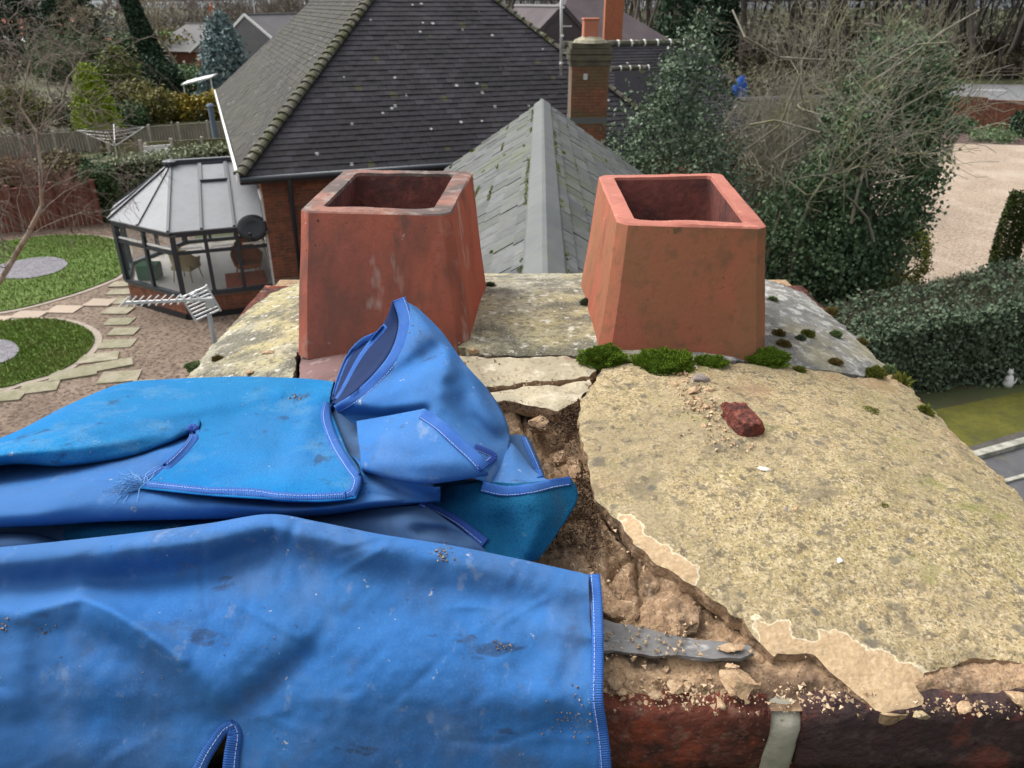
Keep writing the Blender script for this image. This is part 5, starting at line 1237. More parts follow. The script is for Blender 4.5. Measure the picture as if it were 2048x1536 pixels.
# bed of crumbling mortar under the broken top
cav = top(1085, 850)
nx_, ny_ = 340, 230; bx0, bx1, by0, by1 = -.20, EX1 - .012, EY0 + .006, 1.06
V = []; 
for j in range(ny_):
    for i in range(nx_):
        x = bx0 + (bx1 - bx0) * i / (nx_ - 1); y = by0 + (by1 - by0) * j / (ny_ - 1)
        q = Vector((x, y, 0)); u = Vector((x * 25 + y * 11, y * 11 - x * 5, 0)) + Vector((mnoise.noise(q * 18), mnoise.noise(q * 18 + Vector((4, 4, 4))), 0)) * .38
        dd, _ = mnoise.voronoi(u); cr = dd[1] - dd[0]; u2 = Vector((x * 55, y * 48, 3)); d2, _ = mnoise.voronoi(u2); c2_ = d2[1] - d2[0]
        lump = .024 * min(cr, .45) - .015 * math.exp(-cr / .045) - .0050 * math.exp(-c2_ / .06) + .006 * mnoise.noise(q * 30) + .0034 * mnoise.noise(q * 90) + .0022 * mnoise.noise(q * 210)
        z = dome(x, y) - .026 + lump
        r2 = ((x - cav[0]) / .06) ** 2 + ((y - cav[1]) / .075) ** 2; z -= .030 * math.exp(-r2)
        bt = min(max((y - EY0 - .016 - .010 * mnoise.noise(q * 40)) / .012, 0), 1)
        fl = BRZ - .005 + bt * (.009 + .004 * (mnoise.noise(q * 45) + .5) + .002 * mnoise.noise(q * 160))
        t = min(max((y - (EY0 + .036 + .006 * mnoise.noise(q * 25))) / .012, 0), 1)
        if x > .235: t = min(max((y - (EY0 + .012 + .012 * mnoise.noise(q * 18))) / .016, 0), 1)
        if x < .20 and y < .56: z = max(z, min(dome(x, y) - .010, CAM_H - .517 - .55 * max(0, y - .515)) + .45 * lump)
        z = fl * (1 - t) + max(z, fl) * t
        V.append((x, y, z))
idx = np.arange(nx_ * ny_).reshape(ny_, nx_); F = np.stack([idx[:-1, :-1], idx[:-1, 1:], idx[1:, 1:], idx[1:, :-1]], -1).reshape(-1, 4)
np_mesh('mortar_bed', V, F, m_bedm, stack, True)
# the plate on the right
edge_px = [(1168, 790), (1158, 818), (1160, 850), (1164, 880), (1176, 915), (1182, 955), (1190, 990), (1215, 1012), (1244, 1042), (1268, 1085), (1300, 1112), (1345, 1140), (1392, 1168), (1440, 1208), (1486, 1236), (1508, 1262), (1532, 1296), (1552, 1310), (1580, 1303), (1612, 1304), (1642, 1322), (1668, 1348), (1700, 1372), (1735, 1402), (1768, 1420), (1815, 1424), (1842, 1412), (1847, 1385), (1834, 1360), (1852, 1342), (1885, 1330), (1935, 1316), (1990, 1314), (2048, 1324)]
OUT = [top(x, y) for x, y in edge_px]
pr = OUT[-1]
OUT += [np.array([EX1 - .01, pr[1] - .012, 0]), np.array([EX1 + .004, .62, 0]), np.array([EX1 + .006, .9, 0]), np.array([EX1 + .004, 1.10, 0])]
OUT += [top(x, y) for x, y in [(1730, 752), (1690, 746), (1640, 738), (1590, 731), (1545, 724), (1470, 722), (1380, 722), (1300, 722), (1240, 722), (1204, 734), (1186, 758)]]
fresh1 = np.array([top(x, y)[:2] for x, y in [(1240, 1030), (1262, 1030), (1300, 1075), (1345, 1105), (1395, 1140), (1392, 1166), (1340, 1145), (1296, 1115), (1262, 1085)]])
fresh2 = np.array([top(x, y)[:2] for x, y in [(1500, 1236), (1545, 1246), (1575, 1240), (1590, 1280), (1622, 1285), (1640, 1262), (1680, 1268), (1705, 1290), (1760, 1296), (1790, 1320), (1828, 1322), (1856, 1338), (1860, 1440), (1740, 1432), (1640, 1330), (1545, 1315)]])
GRV = [([top(x, y)[:2] for x, y in q], amp, w_) for q, amp, w_ in (
    ([(1676, 1200), (1690, 1190), (1720, 1186), (1800, 1186), (1868, 1192), (1885, 1204)], -.0045, .0055), ([(1690, 1225), (1760, 1214), (1850, 1216)], .0030, .012), ([(1380, 985), (1412, 1010), (1436, 1036), (1462, 1056)], -.0035, .0045), ([(1470, 742), (1540, 752), (1640, 752), (1720, 768)], -.003, .005),
    ([(1430, 1165), (1500, 1140), (1560, 1120), (1620, 1110)], -.003, .005), ([(1500, 1236), (1580, 1228), (1640, 1240), (1690, 1270)], .003, .007), ([(1640, 900), (1700, 930), (1760, 980)], .003, .016), ([(1250, 830), (1330, 900), (1380, 980)], .0028, .022), ([(1620, 1050), (1720, 1080), (1850, 1090)], -.0025, .014), ([(1800, 1220), (1880, 1250), (1960, 1260)], -.003, .012))]
def slab_z(x, y):
    z = dome(x, y) + .0022 * mnoise.noise(Vector((x * 14, y * 14, 6)))
    for pl, amp, w_ in GRV:
        d = 1e9
        for a, b_ in zip(pl[:-1], pl[1:]):
            ab0, ab1 = b_[0] - a[0], b_[1] - a[1]; t = min(max(((x - a[0]) * ab0 + (y - a[1]) * ab1) / (ab0 * ab0 + ab1 * ab1), 0), 1); d = min(d, math.hypot(x - a[0] - ab0 * t, y - a[1] - ab1 * t))
        if d < w_ * 2.5: z += amp * math.exp(-(d / w_) ** 2) * (.7 + .6 * mnoise.noise(Vector((x * 40, y * 40, 2))))
    return z
crust('flaunching', OUT, [m_yellow, m_bedm], .0066, .017, .001, stack, .0020, .0030, 1, None, fresh=(fresh1, fresh2), zfun=slab_z, label='large yellow mortar plate cracked away along its left edge')
# the grey lichened top behind and around the pots
def edge_pts(*a): return [np.array([x, y, 0]) for x, y in a]
xs = .245
REAR = [top(x, y) for x, y in [(365, 762), (440, 752), (520, 752), (582, 754), (588, 735), (594, 700), (640, 686), (720, 684), (800, 684), (930, 690), (950, 706), (1040, 706), (1110, 704), (1180, 710), (1196, 730), (1240, 718), (1300, 716), (1360, 716)]]
REAR_L = REAR + edge_pts((xs, 1.05), (xs, EY1 - .05), (xs - .1, EY1 - .012), (-.1, EY1), (-.3, EY1 - .01), (-.43, EY1 - .05), (-.49, EY1 - .14), (EX0 + .006, 1.36), (EX0 - .004, 1.2))
crust('flaunching', REAR_L, [m_rear, m_rear], .010, .02, .0, stack, .0022, .003, 2, label='grey and yellow lichened mortar behind the pots')
REAR_R = [top(x, y) for x, y in [(1390, 716), (1470, 716), (1540, 719), (1590, 728), (1640, 735), (1690, 742), (1728, 748)]]
REAR_R = [np.array([xs + .004, 1.03, 0])] + REAR_R + edge_pts((EX1 + .004, 1.13), (EX1 + .002, 1.3), (EX1 - .01, 1.47), (EX1 - .08, EY1 - .02), (.4, EY1), (xs + .004, EY1 - .05))
crust('flaunching', REAR_R, [m_rear_r, m_rear_r], .010, .02, .0, stack, .0022, .003, 3, label='white speckled mortar right of the right hand pot')
PALE1 = [top(x, y) for x, y in [(900, 708), (948, 708), (1040, 710), (1108, 708), (1176, 714), (1192, 736), (1172, 748), (1120, 756), (1060, 758), (1000, 766), (950, 772), (920, 745)]]
crust('flaunching', PALE1, [m_palebit, m_bedm], .007, .018, .0, stack, .002, .003, 4, label='pale loose mortar piece between the two pots')
PALE2 = [top(x, y) for x, y in [(955, 776), (1002, 770), (1062, 762), (1122, 760), (1174, 752), (1186, 745), (1178, 768), (1160, 786), (1140, 800), (1118, 812), (1085, 804), (1050, 796), (1010, 790), (965, 800)]]
crust('flaunching', PALE2, [m_palebit, m_bedm], .006, .018, -.004, stack, .003, .003, 5, label='pale cracked mortar lip over the hollow')
PURP = [top(x, y) for x, y in [(596, 758), (600, 700), (640, 690), (720, 688), (800, 688), (800, 770), (640, 772)]]
crust('brick', PURP, [mat('purple_brick', (.17, .10, .095), [(14, .42, .6, (.10, .06, .055), .8), (40, .55, .68, (.42, .36, .34), .6)], bump=[(60, .6, .004)], coord='World'), m_brick], .008, .03, -.003, stack, .001, .001, 6)
LEAD = [gz(x, y, CAM_H - .510) for x, y in [(1150, 1236), (1205, 1240), (1262, 1250), (1320, 1264), (1400, 1280), (1462, 1287), (1498, 1291), (1504, 1306), (1480, 1317), (1400, 1313), (1300, 1309), (1205, 1300), (1150, 1296)]]
crust('slate_strip', LEAD, [m_lead, m_lead], .006, .006, 0, stack, .0012, .0012, 7, zfun=lambda x, y: CAM_H - .5095 + .0012 * mnoise.noise(Vector((x * 22, y * 30, 4))), curl=.0004)

# ------------------------------------------------------------------ clay pots
def potmat(name, extra):
    return mat(name, (.385, .115, .070), [(5, .40, .62, (.335, .094, .060), .8, (1, 1, .35)), (120, .54, .68, (.26, .075, .05), .6), (350, .54, .66, (.46, .16, .10), .45), (45, .67, .70, (.045, .025, .02), .9), (30, .70, .72, (.55, .45, .38), .8)] + extra, rough=.9, spec=.15, bump=[(160, .3, .0015), (24, .12, .004)], coord='World')
m_pot1 = potmat('terracotta_with_soot', [(7, .52, .64, (.13, .068, .050), .7, (1, 1, .45)), (8, .60, .70, (.42, .30, .24), .5), (3.2, .50, .64, (.25, .075, .05), .6), (22, .60, .70, (.10, .075, .06), .6, (1, 1, .35)), (13, .62, .68, (.46, .36, .30), .5, (1.2, 1.2, .4))])
m_pot2 = potmat('terracotta_with_algae', [(7, .44, .60, (.23, .125, .065), .7, (1.0, 1.0, .30)), (4, .50, .62, (.18, .115, .055), .5, (1, 1, .5)), (18, .55, .68, (.40, .125, .08), .5, (1, 1, .2)), (40, .52, .66, (.13, .085, .05), .5), (14, .60, .70, (.11, .062, .048), .6, (1, 1, .5))])
m_rim1 = mat('sooty_terracotta_rim', (.25, .115, .085), [(8, .40, .54, (.085, .068, .062), .92), (40, .52, .66, (.30, .25, .22), .6), (110, .55, .66, (.05, .045, .042), .6)], bump=[(90, .5, .003)], coord='World')
m_rim2 = mat('worn_terracotta_rim', (.36, .13, .095), [(14, .52, .66, (.26, .085, .06), .7), (60, .58, .7, (.55, .28, .19), .5)], bump=[(90, .4, .002)], coord='World')
m_inpot = mat('sooted_inside', (.13, .040, .032), [(9, .42, .62, (.05, .022, .02), .8), (60, .5, .7, (.20, .06, .045), .5)], bump=[(80, .6, .004)], coord='World')
def ring(quad, ch, nround=3):
    P = [np.array(q, float) for q in quad]; out = []
    for i in range(4):
        p, a, b_ = P[i], P[i - 1], P[(i + 1) % 4]; u = (a - p) / np.linalg.norm(a - p); v = (b_ - p) / np.linalg.norm(b_ - p)
        for k in range(nround):
            t = k / (nround - 1); out.append(p + u * ch * (1 - t) ** 1.12 + v * ch * t ** 1.12)
    res = []
    for i in range(len(out)):
        a, b_ = out[i], out[(i + 1) % len(out)]; L = np.linalg.norm(b_ - a); n = 8 if L > .06 else 1
        for k in range(n): res.append(a + (b_ - a) * k / n)
    return res
def inset(quad, d):
    P = [np.array(q, float) for q in quad]; out = []
    for i in range(4):
        p, a, b_ = P[i], P[i - 1], P[(i + 1) % 4]; u = (a - p) / np.linalg.norm(a - p); v = (b_ - p) / np.linalg.norm(b_ - p); out.append(p + (u + v) * d)
    return out
def pot(label, baseq, topq, th, m_out, m_rim, seed, ch=.015):
    c = np.mean(baseq, axis=0); t = thing('chimney_pot', label, 'chimney pot', tuple(c))
    nst = 10; rings = []
    bq = [np.array(q) for q in baseq]; tq = [np.array(q) for q in topq]
    for k in range(nst + 1):
        s = -.10 + 1.10 * k / nst; rings.append(ring([b_ + (q - b_) * s for b_, q in zip(bq, tq)], ch * (1.15 - .2 * s)))
    n = len(rings[0]); V = [p for r in rings for p in r]
    Va = []
    for p in V:
        q = Vector(p) * 9; Va.append(np.array(p) + np.array([mnoise.noise(q + Vector((seed, 0, 0))), mnoise.noise(q + Vector((0, seed, 4))), 0]) * .0025)
    F = [(k * n + i, k * n + (i + 1) % n, (k + 1) * n + (i + 1) % n, (k + 1) * n + i) for k in range(nst) for i in range(n)]
    np_mesh('body', Va, F, m_out, t, math.radians(17))
    # rim: rounded lip and its flat top, chipped
    up = EZ * .0022; out_e = rings[-1]; o2 = ring([q + up for q in inset(tq, .0022)], ch * .9); i1 = ring([q + up for q in inset(tq, th - .001)], ch * .5); i2 = ring([q - up * 1.2 for q in inset(tq, th)], ch * .45)
    RV = []
    for j, rg in enumerate((out_e, o2, i1, i2)):
        for p in rg:
            q = Vector(p); nz = mnoise.noise(q * 22 + Vector((seed, 0, 0))) + .6 * mnoise.noise(q * 60); p2 = np.array(p) + EZ * .0018 * nz * (1 if j in (1, 2) else .3)
            if j >= 2: p2 = p2 + (c - p) * np.array([1, 1, 0]) * .018 * max(0, mnoise.noise(q * 48 + Vector((0, seed, 0))) - .25) * -1
            RV.append(p2)
    RV[:n] = Va[-n:]
    F = [(k * n + i, k * n + (i + 1) % n, (k + 1) * n + (i + 1) % n, (k + 1) * n + i) for k in range(3) for i in range(n)]
    np_mesh('rim', RV, F, m_rim, t, math.radians(32))
    lowq = [b_ + (q - b_) * -.3 for b_, q in zip(inset(bq, th * 1.0), inset(tq, th))]
    inn = [RV[3 * n:4 * n]]
    for k in range(1, 6):
        s = k / 5; inn.append([a + (b_ - a) * s for a, b_ in zip(RV[3 * n:4 * n], ring(lowq, ch * .45))])
    IV = [p for r in inn for p in r]; F = [(k * n + i, (k + 1) * n + i, (k + 1) * n + (i + 1) % n, k * n + (i + 1) % n) for k in range(5) for i in range(n)] + [tuple(5 * n + i for i in range(n))]
    np_mesh('flue', IV, F, m_inpot, t, True)
    return t
zb = CAM_H - .459
FLb, FRb, BRb = gz(592, 693, zb), gz(937, 694, zb), gz(973, 563, zb)
yt = FLb[1] + .042; zt = gy(597, 426, yt)[2]
tq = [gz(596, 425, zt), gz(902, 432, zt), gz(945, 344, zt), gz(688, 342, zt)]
pot('sooty edged terracotta chimney pot with the blue sheet leaning on it', [FLb, FRb, BRb, np.array([FLb[0] - .006, BRb[1], zb])], tq, .030, m_pot1, m_rim1, 3.3)
zb2 = CAM_H - .462
FLb, FRb, BLb = gz(1196, 714, zb2), gz(1536, 714, zb2), gz(1160, 562, zb2)
yt = FLb[1] + .040; zt = gy(1240, 452, yt)[2]
tq = [gz(1238, 450, zt), gz(1537, 459, zt), gz(1444, 349, zt), gz(1196, 352, zt)]
pot('clean rimmed terracotta chimney pot with moss round its foot', [FLb, FRb, np.array([FRb[0] + .012, BLb[1], zb2]), BLb], tq, .026, m_pot2, m_rim2, 7.9)

# ------------------------------------------------------------------ moss, loose mortar, brick piece
m_mossd = leafmat('deep_green_moss', (.042, .085, .006), (.145, .22, .02), .9); m_mossy = leafmat('yellow_green_moss', (.07, .085, .012), (.17, .185, .035), .9)
m_mossb = leafmat('brown_moss', (.085, .065, .02), (.19, .15, .045), .9); m_mossg = leafmat('grey_green_moss', (.055, .075, .045), (.15, .18, .11), .9); m_mossp = leafmat('pale_tipped_moss', (.05, .09, .02), (.26, .33, .16), .9)
def moss(px, py, wpx, hpx, m, seed, label, n=900, bl=.0045, h=0.0, flat=.45):
    n = int(n * 1.6); bl = bl * (.46 if bl < .01 else .8)
    rng = np.random.default_rng(seed); c = top(px, py + hpx * .35, h); dep = np.linalg.norm(c - [0, 0, CAM_H]); wpx *= .92; rx = wpx / 2 / FOC * dep; rz = hpx / FOC * dep * .52; ry = rx * .75
    d = rnd_dirs(rng, n); d[:, 2] = np.abs(d[:, 2]); lum = 1 + .42 * np.array([mnoise.noise(Vector((a * 2.3 + seed, b_ * 2.3, c_ * 2.3))) + .5 * mnoise.noise(Vector((a * 6 + seed, b_ * 6, c_ * 6))) for a, b_, c_ in d])
    P = d * np.array([rx, ry, rz]) * lum[:, None]; nn = d / np.array([rx, ry, rz]); nn /= np.linalg.norm(nn, axis=1)[:, None]; tip = P + (nn + rnd_dirs(rng, n) * .55) * (bl * (.6 + .8 * rng.random(n)))[:, None]
    s = np.cross(nn, rnd_dirs(rng, n)); s /= np.linalg.norm(s, axis=1)[:, None]; w = bl * .34
    VV = np.stack([P - s * w, P + s * w, tip], 1).reshape(-1, 3); F3 = [tuple(x) for x in np.arange(3 * n).reshape(n, 3)]; rn = list(np.clip(.35 + .4 * (lum - .8) / .5 + rng.random(n) * .45 - .2, 0, 1))
    b0 = len(VV); base = []; nu, nv = 12, 6
    for j in range(nv):
        for i in range(nu):
            th, ph = 2 * PI * i / nu, PI / 2 * j / (nv - 1); dd = np.array([math.cos(th) * math.cos(ph), math.sin(th) * math.cos(ph), math.sin(ph)]); base.append(dd * np.array([rx, ry, rz]) * (.96 + .30 * mnoise.noise(Vector((dd[0] * 2.3 + seed, dd[1] * 2.3, dd[2] * 2.3)))) - (0, 0, .002 if j else .006))
    for j in range(nv - 1):
        for i in range(nu): F3.append((b0 + j * nu + i, b0 + j * nu + (i + 1) % nu, b0 + (j + 1) * nu + (i + 1) % nu, b0 + (j + 1) * nu + i)); rn.append(.15)
    o = np_mesh('moss_clump', np.r_[VV, np.array(base)], F3, m, fattr=rn); o.location = c
    return tag(o, label, 'moss', 'moss clumps growing on the mortar')
moss(1206, 704, 92, 46, m_mossd, 1, 'large green moss clump at the left front corner of the right pot', 3800, .006)
moss(1326, 716, 128, 42, m_mossd, 2, 'widest deep green moss clump under the front of the right pot', 4600, .006)
moss(1420, 719, 64, 24, m_mossd, 3, 'thin dark moss strip under the right pot beside the loose mortar', 1800, .005)
moss(1533, 709, 86, 38, m_mossd, 4, 'green moss clump at the right front corner of the right pot', 3200, .006)
moss(1598, 738, 24, 11, m_mossy, 5, 'tiny flat green moss cushion on the plate right of the pot')
moss(1750, 741, 36, 26, m_mossy, 6, 'round yellow green moss cushion at the right edge of the mortar top', 1400, .005)
moss(1776, 735, 24, 18, m_mossp, 7, 'pale tipped moss cushion at the very edge behind the round one')
moss(1557, 664, 24, 16, m_mossb, 8, 'upper brown moss cushion on the white speckled mortar')
moss(1566, 685, 28, 16, m_mossb, 9, 'lower brown moss cushion on the white speckled mortar')
moss(1615, 665, 26, 18, m_mossy, 10, 'bright moss cushion in the middle of the white speckled mortar')
moss(1601, 674, 18, 12, m_mossg, 11, 'grey green moss cushion touching the bright one')
moss(1671, 666, 24, 15, m_mossp, 12, 'pale green moss cushion near the sloping right edge')
moss(1670, 722, 26, 12, m_mossb, 13, 'dark brown moss cushion where white mortar meets the yellow plate')
moss(1664, 619, 22, 14, m_mossb, 14, 'brown moss on the far right corner of the mortar')
moss(1722, 682, 24, 14, m_mossb, 15, 'brown moss tuft on the right rim above the round cushion', h=-.004)
moss(1846, 822, 30, 30, m_mossy, 16, 'moss clump hanging over the right rim of the yellow plate', 1500, .007, -.006)
moss(1800, 765, 26, 8, m_mossy, 17, 'wispy yellow moss with long stalks on the right rim', 110, .013, -.004)
moss(1172, 602, 22, 18, m_mossg, 18, 'grey green moss ball behind the left side of the right pot')
moss(980, 568, 18, 10, m_mossg, 19, 'small grey moss ball at the back corner of the left pot')
moss(388, 729, 34, 16, m_mossp, 20, 'pale moss cushion on the left rim above the blue sheet', h=-.004)
moss(436, 716, 20, 10, m_mossb, 21, 'brown moss bit left of the left pot')
moss(1545, 597, 16, 12, m_mossp, 22, 'bright moss at the right back corner of the right pot')
moss(1735, 820, 40, 7, m_mossy, 23, 'flat streak of moss on the right slope of the yellow plate', 500, .003)
moss(1846, 1362, 14, 12, m_mossy, 24, 'green moss in the notch of the broken plate edge', 400, .003, -.008)
moss(1612, 1412, 16, 12, m_mossd, 25, 'moss on the right of the cement joint', 400, .003, -.02)
moss(1765, 1010, 20, 5, m_mossy, 26, 'faint flat moss patch low on the yellow plate', 250, .0025)
import bmesh
def rock_mesh(name, seed, sx, sy, sz, m, sub=2, amp=.35, facet=False, box=False):
    """an angular broken lump: the hull of random points, roughened"""
    rg = np.random.default_rng(int(seed) + 17); P = rnd_dirs(rg, 15) * (.85 + .3 * rg.random((15, 1)))
    if box: P = np.array([(i, j, k) for i in (-1, 1) for j in (-1, 1) for k in (-1, 1)]) * (.72 + .33 * rg.random((8, 3)))
    bm = bmesh.new(); vs = [bm.verts.new(p) for p in P]; r = bmesh.ops.convex_hull(bm, input=vs)
    bmesh.ops.delete(bm, geom=list({v for v in r['geom_interior'] + r['geom_unused'] if isinstance(v, bmesh.types.BMVert)}), context='VERTS')
    bmesh.ops.subdivide_edges(bm, edges=bm.edges[:], cuts=3, use_grid_fill=True); bmesh.ops.triangulate(bm, faces=bm.faces[:])
    bmesh.ops.smooth_vert(bm, verts=bm.verts[:], factor=.35, use_axis_x=True, use_axis_y=True, use_axis_z=True)
    for v in bm.verts:
        q = v.co + Vector((seed * 3.7 % 50, 0, 0)); v.co *= 1 + .16 * mnoise.noise(q * 3) + .13 * mnoise.noise(q * 8)
        v.co.x *= sx * 1.08; v.co.y *= sy * 1.08; v.co.z *= sz * 1.1
    me = bpy.data.meshes.new(name); bm.to_mesh(me); bm.free(); me.materials.append(m)
    me.polygons.foreach_set('use_smooth', np.ones(len(me.polygons), dtype=bool)); me.set_sharp_from_angle(angle=.55)
    return me
m_lump = mat('loose_mortar_lump', (.42, .29, .17), [(30, .42, .62, (.28, .18, .10), .7), (140, .5, .7, (.56, .44, .29), .5), (60, .6, .7, (.13, .09, .06), .6)], bump=[(120, 1.0, .004), (350, .8, .0015)], rnd=('o', (.36, .24, .15)))
m_pebble = mat('grey_pebble', (.25, .215, .19), [(40, .45, .65, (.18, .15, .13), .7)], bump=[(120, .5, .002)]); m_chip = mat('white_mortar_chip', (.66, .60, .53), [(40, .5, .7, (.45, .38, .3), .6)], bump=[(120, .5, .002)])
def stone(name, cat, px, py, wpx, hpx, m, seed, label, rz=0.0, h=0.0, group='loose pieces of mortar', on=None, sub=2, flat=.55):
    p = top(px, py, h) if on is None else gz(px, py, on); dep = np.linalg.norm(p - [0, 0, CAM_H]); rx = wpx / 2 / FOC * dep; ry = max(hpx / 2 / FOC * dep * 1.25, rx * .4); rz_ = min(rx, ry) * flat
    o = bpy.data.objects.new(name, rock_mesh(name, seed, rx, ry, rz_, m, sub)); o.location = p + EZ * rz_ * .55; o.rotation_euler = (0, 0, rz); COL.objects.link(o); return tag(o, label, cat, group)
LZ = BRZ + .006
for a in [(1475, 1368, 66, 52, m_lump, 'biggest egg shaped mortar lump on the brick ledge', .3, LZ), (1441, 1412, 17, 24, m_lump, 'small upright mortar block on the front brick edge', 0, LZ), (1231, 1368, 26, 30, m_lump, 'mortar lump on the ledge next to the sheet hem', .5, LZ), (1246, 1388, 18, 16, m_lump, 'small mortar crumb in front of the lump by the hem', 0, LZ),
          (1352, 1378, 30, 26, m_lump, 'angular mortar lump in the middle of the brick ledge', .8, LZ), (1374, 1374, 14, 16, m_lump, 'little lump right of the angular one on the ledge', 0, LZ), (1311, 1392, 26, 15, m_lump, 'flat mortar flake on the red brick edge', .2, LZ), (1334, 1342, 18, 16, m_lump, 'mortar lump just under the slate strip', 0, LZ),
          (1292, 1407, 9, 12, m_lump, 'tiny pale mortar crumb on the front brick edge', 0, LZ), (1463, 1337, 28, 14, m_lump, 'flat flake resting on top of the biggest lump', .1, LZ + .022), (1462, 1298, 48, 15, m_lump, 'long pale mortar flake lying on the slate strip', -.05, CAM_H - .508), (1925, 1418, 34, 16, m_lump, 'long flake of mortar on the dark right brick', .35, LZ), (2034, 1400, 30, 34, m_lump, 'mortar lump at the right edge of the picture', 1.2, LZ), (1958, 1432, 12, 10, m_lump, 'tiny pinkish crumb on the dark right brick', 0, LZ - .002), (1842, 1434, 28, 16, m_yellow, 'yellow lichened crumb stuck below the tip of the plate', 0, BRZ + .002)]:
    stone('mortar_lump', 'mortar lump', *a[:5], a[2] + a[0], a[5], a[6], on=a[7])
for a in [(1402, 764, 40, 26, m_pebble, 'smooth grey pebble below the moss at the right pot'), (1346, 772, 24, 18, m_lump, 'mortar lump at the left of the debris trail'), (1385, 786, 30, 26, m_lump, 'largest mortar lump of the debris trail'), (1394, 800, 16, 28, m_lump, 'narrow upright mortar splinter in the debris trail'), (1368, 765, 16, 14, m_lump, 'small lump just left of the grey pebble'), (1418, 782, 26, 16, m_lump, 'lump right of the splinter in the debris trail'), (1411, 816, 16, 14, m_lump, 'last lump of the debris trail before the brick piece'), (1432, 806, 12, 10, m_lump, 'crumb between debris trail and brick piece'), (1386, 736, 20, 10, m_chip, 'white chip on the moss under the right pot'),
          (1335, 812, 0, 0, m_lump, ''), (1527, 940, 26, 12, m_chip, 'pale chip below the red brick piece'), (1680, 1126, 17, 17, m_chip, 'whitish chip alone on the lower yellow plate'), (1335, 928, 16, 12, m_lump, 'small tan lump on the left of the yellow plate'), (1408, 853, 14, 12, m_lump, 'reddish crumb left of the brick piece'), (1574, 1022, 14, 12, m_pebble, 'grey speck of stone in the middle of the plate'), (1589, 1019, 14, 10, m_lump, 'tan speck beside the grey speck on the plate'), (1868, 905, 14, 6, m_pebble, 'dark sliver near the right slope of the plate'), (498, 746, 22, 12, m_lump, 'mortar crumb left of the left pot'), (535, 706, 36, 9, m_lump, 'flat mortar flake at the left foot of the left pot'), (945, 704, 26, 16, m_lump, 'brown lump at the right foot of the left pot')]:
    if a[2]: stone('mortar_lump' if a[4] is m_lump else ('pebble' if a[4] is m_pebble else 'mortar_chip'), 'mortar lump' if a[4] is m_lump else ('pebble' if a[4] is m_pebble else 'mortar chip'), *a[:5], a[0] + a[1], a[5], random.uniform(-.6, .6), group='loose pieces of mortar')
# dark brown dried moss and soot in the hollow
rg = np.random.default_rng(88); HC = []
for cx, cy, sx, sy, n in ((1140, 815, 16, 26, 420), (1130, 860, 24, 30, 420), (1170, 985, 12, 30, 420), (1150, 1010, 26, 20, 320), (1030, 800, 20, 8, 160), (1185, 1075, 14, 30, 200), (1130, 1080, 20, 20, 220)):
    for _ in range(n): HC.append(top(cx + rg.normal() * sx, cy + rg.normal() * sy, -.012 + .004 * rg.random()))
tag(leaf_mesh('dried_moss', np.array(HC), .0030 * np.ones(len(HC)), leafmat('dried_moss', (.045, .028, .018), (.12, .075, .045), .9), stack, rg, rg.random(len(HC)), .3), kind='stuff')
stone('mortar_chip', 'mortar chip', 1066, 858, 26, 26, m_chip, 7, 'white mortar chip in the hollow under the pale lip', .5, -.034)
# clods of old bedding mortar still lying in the hollow: parts of the stack
crg = np.random.default_rng(640)
for (px, py, w_, h_, rz_) in [(1235, 1205, 70, 46, -.2), (1345, 1212, 96, 90, .5), (1180, 1020, 24, 50, .2), (1190, 955, 30, 50, .1), (1150, 930, 30, 30, .6), (1120, 905, 26, 20, .1), (1078, 838, 60, 30, -.3), (1115, 812, 40, 26, -.2), (1130, 960, 30, 26, .4), (1580, 1362, 60, 34, .1), (1640, 1392, 50, 26, .3), (1700, 1400, 40, 20, 0), (1900, 1378, 80, 34, .1), (1975, 1385, 70, 34, -.1), (1885, 1408, 40, 16, .2), (1215, 1246, 40, 14, .1), (1275, 1252, 44, 16, .1), (1330, 1274, 50, 14, .15), (1390, 1284, 46, 14, .1), (1455, 1288, 44, 14, 0), (1514, 1304, 44, 40, .3), (1492, 1282, 44, 18, .2), (1502, 1330, 36, 60, .2), (1535, 1322, 40, 44, .3), (1255, 1328, 40, 12, 0), (1400, 1335, 40, 14, 0)]:
    q = top(px, py, -.016); dep = np.linalg.norm(q - [0, 0, CAM_H]); rx, ry = w_ / 2 / FOC * dep, h_ / 2 / FOC * dep * 1.25
    o = bpy.data.objects.new('mortar_clod', rock_mesh('mortar_clod', crg.integers(9999), rx * 1.15, ry * 1.15, .009 + .12 * min(rx, ry), m_bedm)); o.location = q + EZ * (-.0075); o.rotation_euler = (crg.normal() * .12, crg.normal() * .12, rz_); COL.objects.link(o); unparented_matrix(o, stack)
# the red brick piece
p = top(1482, 852); me = rock_mesh('brick_piece', 812, .0145, .0245, .012, m_brick, box=True); me.materials[0] = mat('red_brick_piece', (.17, .042, .028), [(40, .42, .60, (.05, .022, .02), .85), (130, .52, .66, (.28, .09, .055), .65), (300, .56, .66, (.06, .03, .025), .6)], bump=[(110, 1.0, .005), (300, 1.0, .002)])
bm = bmesh.new(); bm.from_mesh(me)
for v in bm.verts:
    q = v.co * 42; v.co += Vector((mnoise.noise(q), mnoise.noise(q + Vector((3, 1, 7))), mnoise.noise(q + Vector((8, 2, 4))))) * .0045
    v.co.z += v.co.y * .12
bm.to_mesh(me); bm.free()
o = bpy.data.objects.new('brick_piece', me); o.location = p + EZ * .008; o.rotation_euler = (.1, .10, .46); COL.objects.link(o); tag(o, 'broken piece of dark red brick lying on the yellow mortar', 'brick piece')
